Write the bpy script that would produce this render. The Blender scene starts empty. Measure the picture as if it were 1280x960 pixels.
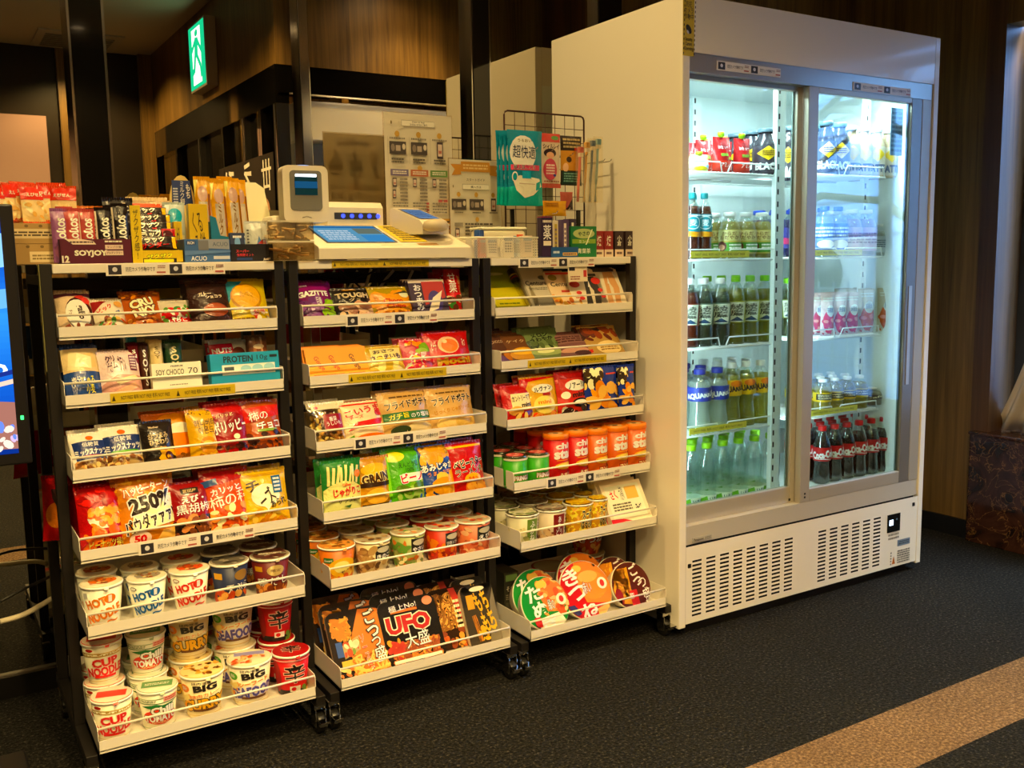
import bpy, bmesh, math, random
from mathutils import Vector, Matrix
SC = bpy.context.scene
COL = SC.collection
R = math.radians
PI = math.pi
rnd = random.Random(7)

# ------------------------------------------------------------------ camera
CAM = Vector((-1.9041, -2.1358, 1.1559))
YAW, PITCH, ROLL, FPX = 0.552606, 0.126974, -0.015521, 1197.6
_cy, _sy, _cp, _sp = math.cos(YAW), math.sin(YAW), math.cos(PITCH), math.sin(PITCH)
_f = Vector((_sy*_cp, _cy*_cp, -_sp)); _r0 = Vector((_cy, -_sy, 0)); _u0 = _r0.cross(_f)
_r = math.cos(ROLL)*_r0 + math.sin(ROLL)*_u0
_u = -math.sin(ROLL)*_r0 + math.cos(ROLL)*_u0
cd = bpy.data.cameras.new('camera'); cam = bpy.data.objects.new('camera', cd); COL.objects.link(cam)
m3 = Matrix((_r, _u, -_f)).transposed()
cam.matrix_world = Matrix.Translation(CAM) @ m3.to_4x4()
cd.sensor_width = 36; cd.lens = 36*FPX/1280; cd.clip_start = 0.02
SC.camera = cam

def at(px, py, x=None, y=None, z=None):
    """real place where the line of sight through a measured point meets a known plane"""
    d = _f + _r*((px-640)/FPX) - _u*((py-480)/FPX)
    if x is not None: t = (x-CAM.x)/d.x
    elif y is not None: t = (y-CAM.y)/d.y
    else: t = (z-CAM.z)/d.z
    return CAM + d*t
def xat(px, y, z):
    k = (px-640)/FPX; w = _r - _f*k
    return CAM.x - (w.y*(y-CAM.y)+w.z*(z-CAM.z))/w.x
def hat(py, x, y, z, lean):
    k = (480-py)/FPX; w = _u - _f*k
    dv = Vector((0, math.sin(lean), math.cos(lean)))
    return -w.dot(Vector((x, y, z))-CAM)/w.dot(dv)

# ------------------------------------------------------------------ materials
def lin(h):
    h = h.lstrip('#')
    if len(h) == 3: h = ''.join(c*2 for c in h)
    o = []
    for i in (0, 2, 4):
        c = int(h[i:i+2], 16)/255
        o.append(c/12.92 if c <= .04045 else ((c+.055)/1.055)**2.4)
    return (*o, 1)
_mats = {}
GAIN = [1.0, 1.0]       # printed packaging inks: lightness and saturation
WRINKLE = [False]       # soft creases of plastic film
def ink(col):
    r, g, b, _ = lin(col); k, s = GAIN
    if k == 1.0: return (r, g, b, 1)
    y = .3*r+.59*g+.11*b
    return tuple(max(0.002, min(.9, (y+(c-y)*s)*k)) for c in (r, g, b))+(1,)
def M(col, rough=.42, metal=0, name=None, coat=0, spec=.5):
    k = (col, rough, metal, coat, spec, GAIN[0], WRINKLE[0])
    if k in _mats: return _mats[k]
    m = bpy.data.materials.new(name or 'paint_'+col.strip('#')); m.use_nodes = True
    b = m.node_tree.nodes['Principled BSDF']
    b.inputs['Base Color'].default_value = ink(col); b.inputs['Roughness'].default_value = rough
    b.inputs['Metallic'].default_value = metal; b.inputs['Coat Weight'].default_value = coat
    b.inputs['Specular IOR Level'].default_value = spec
    if WRINKLE[0]:
        nt = m.node_tree; tc = nt.nodes.new('ShaderNodeTexCoord'); n = nt.nodes.new('ShaderNodeTexNoise'); bp = nt.nodes.new('ShaderNodeBump')
        n.inputs['Scale'].default_value = 34; n.inputs['Detail'].default_value = 2.5; n.inputs['Distortion'].default_value = 1.2
        bp.inputs['Strength'].default_value = .55; bp.inputs['Distance'].default_value = .006; b.inputs['Roughness'].default_value = min(rough, .26)
        nt.links.new(tc.outputs['Object'], n.inputs['Vector']); nt.links.new(n.outputs[0], bp.inputs['Height']); nt.links.new(bp.outputs[0], b.inputs['Normal'])
    m.diffuse_color = lin(col); _mats[k] = m
    return m
def nodes(name):
    m = bpy.data.materials.new(name); m.use_nodes = True; nt = m.node_tree
    return m, nt, nt.nodes['Principled BSDF'], nt.nodes['Material Output']
def emis(col, s, name):
    m = bpy.data.materials.new(name); m.use_nodes = True; nt = m.node_tree
    nt.nodes.remove(nt.nodes['Principled BSDF'])
    e = nt.nodes.new('ShaderNodeEmission'); e.inputs[0].default_value = lin(col); e.inputs[1].default_value = s
    nt.links.new(e.outputs[0], nt.nodes['Material Output'].inputs[0]); return m
def clear(name, tint='ffffff', gloss=.12, rough=.02, fres=True, gcol='ffffff', ior=1.45):
    """thin clear sheet: mostly transparent, with the surface's mirror reflection"""
    m = bpy.data.materials.new(name); m.use_nodes = True; nt = m.node_tree
    nt.nodes.remove(nt.nodes['Principled BSDF'])
    t = nt.nodes.new('ShaderNodeBsdfTransparent'); t.inputs[0].default_value = lin(tint)
    g = nt.nodes.new('ShaderNodeBsdfGlossy'); g.inputs['Roughness'].default_value = rough; g.inputs[0].default_value = lin(gcol)
    x = nt.nodes.new('ShaderNodeMixShader')
    if fres:
        f = nt.nodes.new('ShaderNodeLayerWeight'); f.inputs['Blend'].default_value = .5
        pw = nt.nodes.new('ShaderNodeMath'); pw.operation = 'POWER'; pw.inputs[1].default_value = 5
        a = nt.nodes.new('ShaderNodeMath'); a.operation = 'MULTIPLY_ADD'; a.inputs[1].default_value = 1-gloss; a.inputs[2].default_value = gloss; a.use_clamp = True
        nt.links.new(f.outputs['Facing'], pw.inputs[0]); nt.links.new(pw.outputs[0], a.inputs[0]); nt.links.new(a.outputs[0], x.inputs[0])
    else: x.inputs[0].default_value = gloss
    nt.links.new(t.outputs[0], x.inputs[1]); nt.links.new(g.outputs[0], x.inputs[2])
    nt.links.new(x.outputs[0], nt.nodes['Material Output'].inputs[0]); return m
def wood(name, c1, c2, scale=1.0, rough=.4):
    m, nt, b, o = nodes(name)
    tc = nt.nodes.new('ShaderNodeTexCoord'); mp = nt.nodes.new('ShaderNodeMapping')
    mp.inputs['Scale'].default_value = (26*scale, 26*scale, .9*scale)
    n = nt.nodes.new('ShaderNodeTexNoise'); n.inputs['Scale'].default_value = 1.5; n.inputs['Detail'].default_value = 6; n.inputs['Roughness'].default_value = .65
    n.inputs['Distortion'].default_value = .6
    mp2 = nt.nodes.new('ShaderNodeMapping'); mp2.inputs['Scale'].default_value = (6*scale, 6*scale, .05)
    n2 = nt.nodes.new('ShaderNodeTexNoise'); n2.inputs['Scale'].default_value = 1.3; n2.inputs['Detail'].default_value = 1
    ad = nt.nodes.new('ShaderNodeMath'); ad.operation = 'MULTIPLY_ADD'; ad.inputs[1].default_value = .55
    r = nt.nodes.new('ShaderNodeValToRGB'); r.color_ramp.elements[0].color = lin(c1); r.color_ramp.elements[1].color = lin(c2)
    r.color_ramp.elements[0].position = .42; r.color_ramp.elements[1].position = .88
    L = nt.links.new
    L(tc.outputs['Object'], mp.inputs[0]); L(tc.outputs['Object'], mp2.inputs[0]); L(mp.outputs[0], n.inputs[0]); L(mp2.outputs[0], n2.inputs[0])
    L(n2.outputs[0], ad.inputs[0]); L(n.outputs[0], ad.inputs[2])
    sb = nt.nodes.new('ShaderNodeMath'); sb.operation = 'SUBTRACT'; sb.inputs[1].default_value = .12
    L(ad.outputs[0], sb.inputs[0]); L(sb.outputs[0], r.inputs[0]); L(r.outputs[0], b.inputs['Base Color'])
    b.inputs['Roughness'].default_value = rough
    return m
def carpet(name, c1, c2, c3):
    m, nt, b, o = nodes(name)
    tc = nt.nodes.new('ShaderNodeTexCoord')
    v = nt.nodes.new('ShaderNodeTexVoronoi'); v.inputs['Scale'].default_value = 170
    n = nt.nodes.new('ShaderNodeTexNoise'); n.inputs['Scale'].default_value = 125; n.inputs['Detail'].default_value = 3; n.inputs['Roughness'].default_value = .7
    w = nt.nodes.new('ShaderNodeTexNoise'); w.inputs['Scale'].default_value = 3.0; w.inputs['Detail'].default_value = 3
    r = nt.nodes.new('ShaderNodeValToRGB'); e = r.color_ramp.elements
    e[0].color = lin(c1); e[1].color = lin(c2); e[0].position = .40; e[1].position = .58
    k = r.color_ramp.elements.new(.72); k.color = lin(c3)
    x = nt.nodes.new('ShaderNodeMixRGB'); x.blend_type = 'MULTIPLY'; x.inputs[0].default_value = .5
    r2 = nt.nodes.new('ShaderNodeValToRGB'); r2.color_ramp.elements[0].color = (.55, .55, .55, 1); r2.color_ramp.elements[0].position = .3; r2.color_ramp.elements[1].position = .7
    bp = nt.nodes.new('ShaderNodeBump'); bp.inputs['Strength'].default_value = .7; bp.inputs['Distance'].default_value = .004
    L = nt.links.new
    for q in (v, n, w): L(tc.outputs['Object'], q.inputs['Vector'])
    L(n.outputs[0], r.inputs[0]); L(r.outputs[0], x.inputs[1]); L(w.outputs[0], r2.inputs[0]); L(r2.outputs[0], x.inputs[2]); L(x.outputs[0], b.inputs['Base Color'])
    L(v.outputs['Distance'], bp.inputs['Height']); L(bp.outputs[0], b.inputs['Normal'])
    b.inputs['Roughness'].default_value = .95; b.inputs['Specular IOR Level'].default_value = .15
    return m
def marble(name):
    m, nt, b, o = nodes(name)
    tc = nt.nodes.new('ShaderNodeTexCoord')
    n = nt.nodes.new('ShaderNodeTexNoise'); n.inputs['Scale'].default_value = 7; n.inputs['Detail'].default_value = 8; n.inputs['Distortion'].default_value = 2.2
    v = nt.nodes.new('ShaderNodeTexVoronoi'); v.feature = 'DISTANCE_TO_EDGE'; v.inputs['Scale'].default_value = 13
    mx = nt.nodes.new('ShaderNodeMixRGB'); mx.inputs[0].default_value = .22
    r = nt.nodes.new('ShaderNodeValToRGB'); e = r.color_ramp.elements
    e[0].color = lin('1d120e'); e[0].position = .35; e[1].color = lin('4a2c22'); e[1].position = .62
    k = e.new(.72); k.color = lin('2a1813')
    r2 = nt.nodes.new('ShaderNodeValToRGB'); r2.color_ramp.elements[0].color = lin('a5763f'); r2.color_ramp.elements[1].color = (0, 0, 0, 1); r2.color_ramp.elements[1].position = .03
    ad = nt.nodes.new('ShaderNodeMixRGB'); ad.blend_type = 'ADD'; ad.inputs[0].default_value = .55
    L = nt.links.new
    L(tc.outputs['Object'], n.inputs[0]); L(tc.outputs['Object'], mx.inputs[1]); L(n.outputs[1], mx.inputs[2]); L(mx.outputs[0], v.inputs[0])
    L(n.outputs[0], r.inputs[0]); L(v.outputs[0], r2.inputs[0]); L(r.outputs[0], ad.inputs[1]); L(r2.outputs[0], ad.inputs[2])
    L(ad.outputs[0], b.inputs['Base Color']); b.inputs['Roughness'].default_value = .12
    return m

WHITE = M('e9e2d4', .35, name='white_powder_coat'); FRIDGE = M('ece6da', .16, name='white_enamel', coat=.4)
BLACK = M('14100f', .45, name='black_powder_coat'); DARK = M('0a0908', .3, name='dark_plastic')
CHROME = M('d8d6d0', .12, 1, name='chrome'); ALU = M('b9b4aa', .32, .75, name='brushed_aluminium')
KRAFT = M('a98b5c', .8, name='kraft_cardboard')
def paper():
    m, nt, b, o = nodes('paper'); b.inputs['Base Color'].default_value = lin('efe9da'); b.inputs['Roughness'].default_value = .7
    t = nt.nodes.new('ShaderNodeBsdfTranslucent'); t.inputs[0].default_value = lin('efe3c4'); x = nt.nodes.new('ShaderNodeMixShader'); x.inputs[0].default_value = .36
    nt.links.new(b.outputs[0], x.inputs[1]); nt.links.new(t.outputs[0], x.inputs[2]); nt.links.new(x.outputs[0], o.inputs[0]); return m
PAPER = paper()
FILM = clear('clear_film', 'fbf8ee', .08, .06); ACRYL = clear('clear_acrylic', 'f2ece0', .07, .05)
GLASS = clear('door_glass', 'e6f2f0', .10, 0.0)

# ------------------------------------------------------------------ objects
def tag(o, label=None, cat=None, group=None, kind=None):
    if label: o['label'] = label
    if cat: o['category'] = cat
    if group: o['group'] = group
    if kind: o['kind'] = kind
    return o
def empty(name, loc, label=None, cat=None, group=None, rz=0):
    o = bpy.data.objects.new(name, None); COL.objects.link(o); o.location = loc; o.rotation_euler = (0, 0, rz)
    o.empty_display_size = .05
    return tag(o, label, cat, group)
def copy_tree(o, parent=None):
    c = o.copy(); COL.objects.link(c)
    if parent is not None: c.parent = parent
    for ch in o.children: copy_tree(ch, c)
    return c

class MB:
    """collects faces of one part; build() links them as ONE mesh object"""
    def __init__(s): s.v = []; s.f = []; s.m = []; s.sm = []; s.mats = []
    def mi(s, m):
        if isinstance(m, str): m = M(m)
        if m not in s.mats: s.mats.append(m)
        return s.mats.index(m)
    def add(s, vs, fs, mat, smooth=False):
        o = len(s.v); k = s.mi(mat)
        s.v += [tuple(p) for p in vs]
        for f in fs: s.f.append(tuple(i+o for i in f)); s.m.append(k); s.sm.append(smooth)
        return s
    def box(s, x0, y0, z0, x1, y1, z1, mat, b=0):
        if b <= 0:
            vs = [(x, y, z) for x in (x0, x1) for y in (y0, y1) for z in (z0, z1)]
            return s.add(vs, [(0, 1, 3, 2), (4, 6, 7, 5), (0, 4, 5, 1), (2, 3, 7, 6), (0, 2, 6, 4), (1, 5, 7, 3)], mat)
        bm = bmesh.new(); bmesh.ops.create_cube(bm, size=1)
        for v in bm.verts: v.co = Vector(((x0+x1)/2+v.co.x*(x1-x0), (y0+y1)/2+v.co.y*(y1-y0), (z0+z1)/2+v.co.z*(z1-z0)))
        bmesh.ops.bevel(bm, geom=bm.edges[:], offset=b, segments=2, profile=.5, affect='EDGES')
        s.bm(bm, mat, False); bm.free(); return s
    def bm(s, bm, mat, smooth=False, T=None):
        bm.verts.index_update()
        return s.add([(T @ v.co if T else v.co[:]) for v in bm.verts], [[v.index for v in f.verts] for f in bm.faces], mat, smooth)
    def lathe(s, prof, mat, n=24, c=(0, 0, 0), smooth=True, caps=True):
        vs = []; fs = []
        for r, z in prof:
            for i in range(n):
                a = 2*PI*i/n; vs.append((c[0]+r*math.sin(a), c[1]-r*math.cos(a), c[2]+z))
        for j in range(len(prof)-1):
            for i in range(n):
                k = (i+1) % n; fs.append((j*n+i, j*n+k, (j+1)*n+k, (j+1)*n+i))
        if caps:
            if prof[0][0] > 1e-6: fs.append(tuple(range(n-1, -1, -1)))
            if prof[-1][0] > 1e-6: fs.append(tuple((len(prof)-1)*n+i for i in range(n)))
        return s.add(vs, fs, mat, smooth)
    def tube(s, pts, r, mat, n=6, closed=False):
        pts = [Vector(p) for p in pts]; N = len(pts); vs = []; fs = []
        for i, p in enumerate(pts):
            if closed: d = (pts[(i+1) % N]-pts[i-1])
            else: d = pts[min(i+1, N-1)]-pts[max(i-1, 0)]
            d.normalize(); a = d.cross(Vector((0, 0, 1)))
            if a.length < .05: a = d.cross(Vector((1, 0, 0)))
            a.normalize(); b = d.cross(a)
            for k in range(n):
                t = 2*PI*k/n; vs.append(p+a*(r*math.cos(t))+b*(r*math.sin(t)))
        for i in range(N if closed else N-1):
            j = (i+1) % N
            for k in range(n): fs.append((i*n+k, i*n+(k+1) % n, j*n+(k+1) % n, j*n+k))
        if not closed: fs += [tuple(range(n-1, -1, -1)), tuple((N-1)*n+k for k in range(n))]
        return s.add(vs, fs, mat, True)
    def prism(s, poly, y0, y1, mat, axis='y'):
        n = len(poly)
        if axis == 'y': vs = [(a, y0, b) for a, b in poly]+[(a, y1, b) for a, b in poly]
        elif axis == 'x': vs = [(y0, a, b) for a, b in poly]+[(y1, a, b) for a, b in poly]
        else: vs = [(a, b, y0) for a, b in poly]+[(a, b, y1) for a, b in poly]
        fs = [tuple(range(n)), tuple(range(2*n-1, n-1, -1))]+[(i, i+n, (i+1) % n+n, (i+1) % n) for i in range(n)]
        return s.add(vs, fs, mat)
    def build(s, name, parent=None, loc=None, rot=None):
        me = bpy.data.meshes.new(name); me.from_pydata(s.v, [], s.f); me.validate()
        for m in s.mats: me.materials.append(m)
        if len(me.polygons) == len(s.f):
            me.polygons.foreach_set('material_index', s.m); me.polygons.foreach_set('use_smooth', s.sm)
        bm = bmesh.new(); bm.from_mesh(me); 
        if s.fixn: bmesh.ops.recalc_face_normals(bm, faces=bm.faces)
        bm.to_mesh(me); bm.free()
        o = bpy.data.objects.new(name, me); COL.objects.link(o)
        if parent is not None: o.parent = parent
        if loc is not None: o.location = loc
        if rot is not None: o.rotation_euler = rot
        return o
    fixn = True
def rrect(w, h, r, n=4, cx=0, cy=0):
    o = []
    for (sx, sy, a0) in ((1, 1, 0), (-1, 1, 90), (-1, -1, 180), (1, -1, 270)):
        for i in range(n+1):
            a = R(a0+90*i/n); o.append((cx+sx*(w/2-r)+r*math.cos(a), cy+sy*(h/2-r)+r*math.sin(a)))
    return o

# ------------------------------------------------------------------ printed artwork as geometry laid on a surface
_txt = {}
def text2d(body, off=0.0):
    k = (body, off)
    if k in _txt: return _txt[k]
    c = bpy.data.curves.new('lettering', 'FONT'); c.body = body; c.offset = off; c.resolution_u = 2; c.align_x = 'CENTER'; c.space_line = .92
    o = bpy.data.objects.new('lettering', c); COL.objects.link(o)
    dg = bpy.context.evaluated_depsgraph_get(); dg.update()
    me = bpy.data.meshes.new_from_object(o.evaluated_get(dg))
    vs = [(v.co.x, v.co.y) for v in me.vertices]; fs = [tuple(p.vertices) for p in me.polygons]
    bpy.data.objects.remove(o); bpy.data.curves.remove(c); bpy.data.meshes.remove(me)
    _txt[k] = (vs, fs); return _txt[k]
def text_fit(body, cx, cy, w, h, rot, off, base=.006):
    bv, _ = text2d(body, base); vs, fs = text2d(body, off)
    if not bv: return [], []
    x0 = min(p[0] for p in bv); x1 = max(p[0] for p in bv); y0 = min(p[1] for p in bv); y1 = max(p[1] for p in bv)
    sx = w/max(x1-x0, 1e-6); sy = h/max(y1-y0, 1e-6); mx, my = (x0+x1)/2, (y0+y1)/2
    c, s = math.cos(R(rot)), math.sin(R(rot)); o = []
    for x, y in vs:
        a, b = (x-mx)*sx, (y-my)*sy; o.append((cx+a*c-b*s, cy+a*s+b*c))
    return o, fs
def art(mb, els, w, h, S, nu=0, nv=0, e0=.0005, de=.00022, clipr=None):
    """els in 0..1 of a w x h face; S(u, v, e) gives the 3D point on the real surface"""
    e = e0
    def put(vs, fs, col):
        nonlocal e
        if not vs: return
        bm = bmesh.new(); bv = [bm.verts.new((x, y, 0)) for x, y in vs]
        for f in fs:
            try: bm.faces.new([bv[i] for i in f])
            except ValueError: pass
        def cut(co, no, clear=False):
            bmesh.ops.bisect_plane(bm, geom=bm.verts[:]+bm.edges[:]+bm.faces[:], plane_co=co, plane_no=no, clear_outer=clear)
        if clipr != 'none':
            xs = [p[0] for p in vs]; ys = [p[1] for p in vs]
            if min(xs) < 0: cut((0, 0, 0), (-1, 0, 0), True)
            if max(xs) > w: cut((w, 0, 0), (1, 0, 0), True)
            if min(ys) < 0: cut((0, 0, 0), (0, -1, 0), True)
            if max(ys) > h: cut((0, h, 0), (0, 1, 0), True)
        for i in range(1, nu):
            x = w*i/nu
            if bm.verts and min(v.co.x for v in bm.verts) < x < max(v.co.x for v in bm.verts): cut((x, 0, 0), (1, 0, 0))
        for i in range(1, nv):
            y = h*i/nv
            if bm.verts and min(v.co.y for v in bm.verts) < y < max(v.co.y for v in bm.verts): cut((0, y, 0), (0, 1, 0))
        if nu or nv: bmesh.ops.triangulate(bm, faces=bm.faces[:])
        bm.verts.index_update()
        pts = [S(v.co.x/w, v.co.y/h, e) for v in bm.verts]
        fl = []
        for f in bm.faces:
            ids = [v.index for v in f.verts]
            if f.normal.z < 0: ids.reverse()
            fl.append(ids)
        mb.add(pts, fl, col, nu > 0); bm.free(); e += de
    for el in els:
        k = el[0]
        if k == 'r':
            _, col, u0, v0, u1, v1 = el
            put([(u0*w, v0*h), (u1*w, v0*h), (u1*w, v1*h), (u0*w, v1*h)], [(0, 1, 2, 3)], col)
        elif k == 'e':
            _, col, cu, cv, ru, rv = el[:6]; rot = R(el[6]) if len(el) > 6 else 0
            P = []
            for i in range(18):
                a = 2*PI*i/18; x, y = ru*w*math.cos(a), rv*h*math.sin(a)
                P.append((cu*w+x*math.cos(rot)-y*math.sin(rot), cv*h+x*math.sin(rot)+y*math.cos(rot)))
            put(P, [tuple(range(18))], col)
        elif k == 'p':
            P = [(a*w, b*h) for a, b in el[2]]
            A = sum(P[i-1][0]*P[i][1]-P[i][0]*P[i-1][1] for i in range(len(P)))
            if A < 0: P.reverse()
            put(P, [tuple(range(len(P)))], el[1])
        elif k == 't':
            # text, colour, cu, cv, w, h, rot, bold, outline colour, outline size
            _, tx, col, cu, cv, tw, th = el[:7]
            rot = el[7] if len(el) > 7 else 0; bo = el[8] if len(el) > 8 else .02
            oc = el[9] if len(el) > 9 else None; os_ = el[10] if len(el) > 10 else .07
            kj = any(0x4e00 <= ord(c) <= 0x9fff or 0xac00 <= ord(c) <= 0xd7a3 for c in tx); kn = any(ord(c) > 0x3000 for c in tx)
            bo = min(bo, .006 if kj else .03 if kn else .05); os_ = min(os_, .035 if kj else .06)
            if oc: vs, fs = text_fit(tx, cu*w, cv*h, tw*w, th*h, rot, bo+os_); put(vs, fs, oc)
            vs, fs = text_fit(tx, cu*w, cv*h, tw*w, th*h, rot, bo); put(vs, fs, col)
        elif k == 'n':
            _, cols, u0, v0, u1, v1, n, sz, sd = el; q = random.Random(sd)
            for ci, col in enumerate(cols):
                vs = []; fs = []
                for i in range(max(1, n//len(cols))):
                    cx, cy = (u0+(u1-u0)*q.random())*w, (v0+(v1-v0)*q.random())*h
                    a0 = q.random()*PI; rx = sz*w*(.6+.7*q.random()); ry = rx*(.35+.5*q.random()); o = len(vs)
                    for j in range(9):
                        a = 2*PI*j/9; x, y = rx*math.cos(a), ry*math.sin(a)
                        vs.append((cx+x*math.cos(a0)-y*math.sin(a0), cy+x*math.sin(a0)+y*math.cos(a0)))
                    fs.append(tuple(range(o, o+9)))
                put(vs, fs, col)
        elif k == 'l':      # squiggly strands of noodles
            _, cols, u0, v0, u1, v1, n, wd, sd = el; q = random.Random(sd)
            for col in cols:
                vs = []; fs = []
                for i in range(max(1, n//len(cols))):
                    x, y = (u0+(u1-u0)*q.random())*w, (v0+(v1-v0)*q.random())*h; a = q.random()*2*PI; t = wd*w
                    for s_ in range(7):
                        nx, ny = x+math.cos(a)*t*2.6, y+math.sin(a)*t*2.6
                        if not (u0*w <= nx <= u1*w and v0*h <= ny <= v1*h): a += 2; continue
                        px_, py_ = -math.sin(a)*t/2, math.cos(a)*t/2; o = len(vs)
                        vs += [(x+px_, y+py_), (x-px_, y-py_), (nx-px_, ny-py_), (nx+px_, ny+py_)]; fs.append((o, o+1, o+2, o+3))
                        x, y = nx, ny; a += (q.random()-.5)*1.3
                put(vs, fs, col)
        elif k == 'b':      # lines of small print
            _, col, u0, v0, u1, v1, n, sd = el; q = random.Random(sd); vs = []; fs = []
            for i in range(n):
                y = (v1-(v1-v0)*(i+.5)/n)*h; t = (v1-v0)/n*h*.28; x = u0*w
                while x < u1*w:
                    l = (u1-u0)*w*(.05+.16*q.random()); x2 = min(x+l, u1*w); o = len(vs)
                    vs += [(x, y-t), (x2, y-t), (x2, y+t), (x, y+t)]; fs.append((o, o+1, o+2, o+3)); x = x2+(u1-u0)*w*.025
            put(vs, fs, col)
def flatS(w, h, y, x0=0, z0=0):
    return lambda u, v, e=0: (x0+(u-.5)*w, y-e, z0+v*h)
LK, LF, LW, EXPO = 2.2, 1.9, 1.0, -0.2
# ------------------------------------------------------------------ product builders (base at local origin, front faces -y)
def pillowS(w, h, d, seed, fat=.22, side=.05):
    s1, s2 = seed*1.7, seed*2.3
    def S(u, v, e=0, back=False):
        a, b = 2*u-1, 2*v-1; A, B = min(1, abs(a)), min(1, abs(b))
        P = (1-A**2.6)*(1-B**4.5)*(1-fat*b)
        wr = .0016*math.sin(a*11+s1+b*3)*B**2*(1-A**2)+.0012*math.sin(b*9+s2+a*4)*(A**2)*(1-A)*4
        y = d/2*P+wr*(1 if P > .02 else P*50)
        x = a*w/2*(1-side*(1-B**3))
        return (x, (y if back else -y-e), v*h)
    return S
def grid(mb, S, mat, nu, nv, flip=False, **k):
    vs = [S(i/nu, j/nv, **k) for j in range(nv+1) for i in range(nu+1)]; W = nu+1
    fs = []
    for j in range(nv):
        for i in range(nu):
            f = (j*W+i, j*W+i+1, (j+1)*W+i+1, (j+1)*W+i)
            fs.append(f[::-1] if flip else f)
    mb.add(vs, fs, mat, True)
def foil(col, rough=.3): return M(col, rough, 0, None, .25)
def seal(parent, w, z0, z1, col, name):
    mb = MB(); mb.fixn = False; n = 26; vs = []; fs = []
    for i in range(n+1):
        x = (i/n-.5)*w; y = .0007*(1 if i % 2 else -1)
        zt = z1+(.0012 if i % 2 else 0) if z1 > z0 else z1-(.0012 if i % 2 else 0)
        vs += [(x, y-.0012, z0), (x, y-.0012, zt), (x, y+.0012, zt), (x, y+.0012, z0)]
    for i in range(n):
        a, b = i*4, i*4+4
        fs += [(a, b, b+1, a+1), (a+1, b+1, b+2, a+2), (a+2, b+2, b+3, a+3), (a+3, b+3, b, a)]
    fs += [(0, 1, 2, 3), (4*n+3, 4*n+2, 4*n+1, 4*n)]
    mb.add(vs, fs, foil(col)); mb.fixn = True
    return mb.build(name, parent)
def mk_bag(w, h, d, body, els, seed=1, name='snack_bag', sealc=None, back=None, fat=.22, seals=True):
    WRINKLE[0] = True
    mb = MB(); mb.fixn = False; S = pillowS(w, h, d, seed, fat)
    grid(mb, S, foil(body) if isinstance(body, str) else body, 14, 12)
    grid(mb, lambda u, v: S(u, v, 0, True), foil(back or body) if isinstance(body, str) else body, 14, 12, True)
    art(mb, els, w, h, S, 12, 12, .0009, .0003)
    o = mb.build(name)
    if seals:
        sc = sealc or (body if isinstance(body, str) else 'd8cfae')
        seal(o, w*.995, h*.965, h*1.02, sc, 'top_seal'); seal(o, w*.995, h*.03, 0, sc, 'bottom_seal')
    WRINKLE[0] = False
    return o
def mk_box(w, h, d, body, els, name='snack_box', side=None, rough=.4, flap=None):
    mb = MB(); m = M(body, rough); ms = M(side, rough) if side else m
    mb.box(-w/2, -d/2, 0, w/2, d/2, h, ms, min(.0015, d*.2))
    mb.add([(-w/2+.0004, -d/2-.0003, .0004), (w/2-.0004, -d/2-.0003, .0004), (w/2-.0004, -d/2-.0003, h-.0004), (-w/2+.0004, -d/2-.0003, h-.0004)], [(0, 1, 2, 3)], m)
    mb.fixn = False
    art(mb, els, w, h, flatS(w, h, -d/2), e0=.0007)
    o = mb.build(name)
    if flap:
        f = MB(); f.box(-w/2, -d/2-.0005, h-.0002, w/2, d/2, h+.0012, flap); f.build('top_flap', o)
    return o
def coneS(rb, rt, h, span=PI):
    def S(u, v, e=0):
        t = (u-.5)*span; r = rb+(rt-rb)*v+e
        return (r*math.sin(t), -r*math.cos(t), v*h)
    return S
def mk_cup(rt, h, body, els, lid, lidart, name='noodle_cup', rb=None, foot=None, clearc=False, n=28, turn=0):
    rb = rb or rt*.74; mb = MB()
    bm_ = body if not isinstance(body, str) else M(body, .45)
    mb.lathe([(rb*.93, 0), (rb*.97, .001), (rb, .006), (rb+(rt-rb)*.97, h*.965)], bm_, n)
    mb.fixn = False
    els = [e for e in els]
    art(mb, els, PI*(rb+rt)/2, h*.965, lambda u, v, e=0: coneS(rb, rt*.995, h*.965)(u, v, e), 14, 0, .0006, .0002)
    o = mb.build(name)
    r = MB(); r.lathe([(rt*.985, h*.945), (rt*1.035, h*.95), (rt*1.05, h*.97), (rt*1.045, h*.99), (rt*1.0, h)], M('ece4d2', .4), n, caps=False); r.build('rim', o)
    l = MB(); lm = lid if not isinstance(lid, str) else M(lid, .3)
    l.lathe([(rt*1.03, h*.992), (rt*.985, h*1.004), (rt*.5, h*1.002), (0, h*1.0)], lm, n, caps=False); l.fixn = False
    art(l, lidart, 2*rt, 2*rt, lambda u, v, e=0: ((u-.5)*2*rt, (v-.5)*2*rt, h*1.004+e*1.5), e0=.0006, de=.0003)
    l.add([(rt*.2, -rt*.99, h*.995), (rt*.45, -rt*.93, h*.995), (rt*.42, -rt*1.09, h*.95), (rt*.25, -rt*1.12, h*.95)], [(0, 1, 2, 3)], lm)
    l.build('lid', o)
    return o
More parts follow.
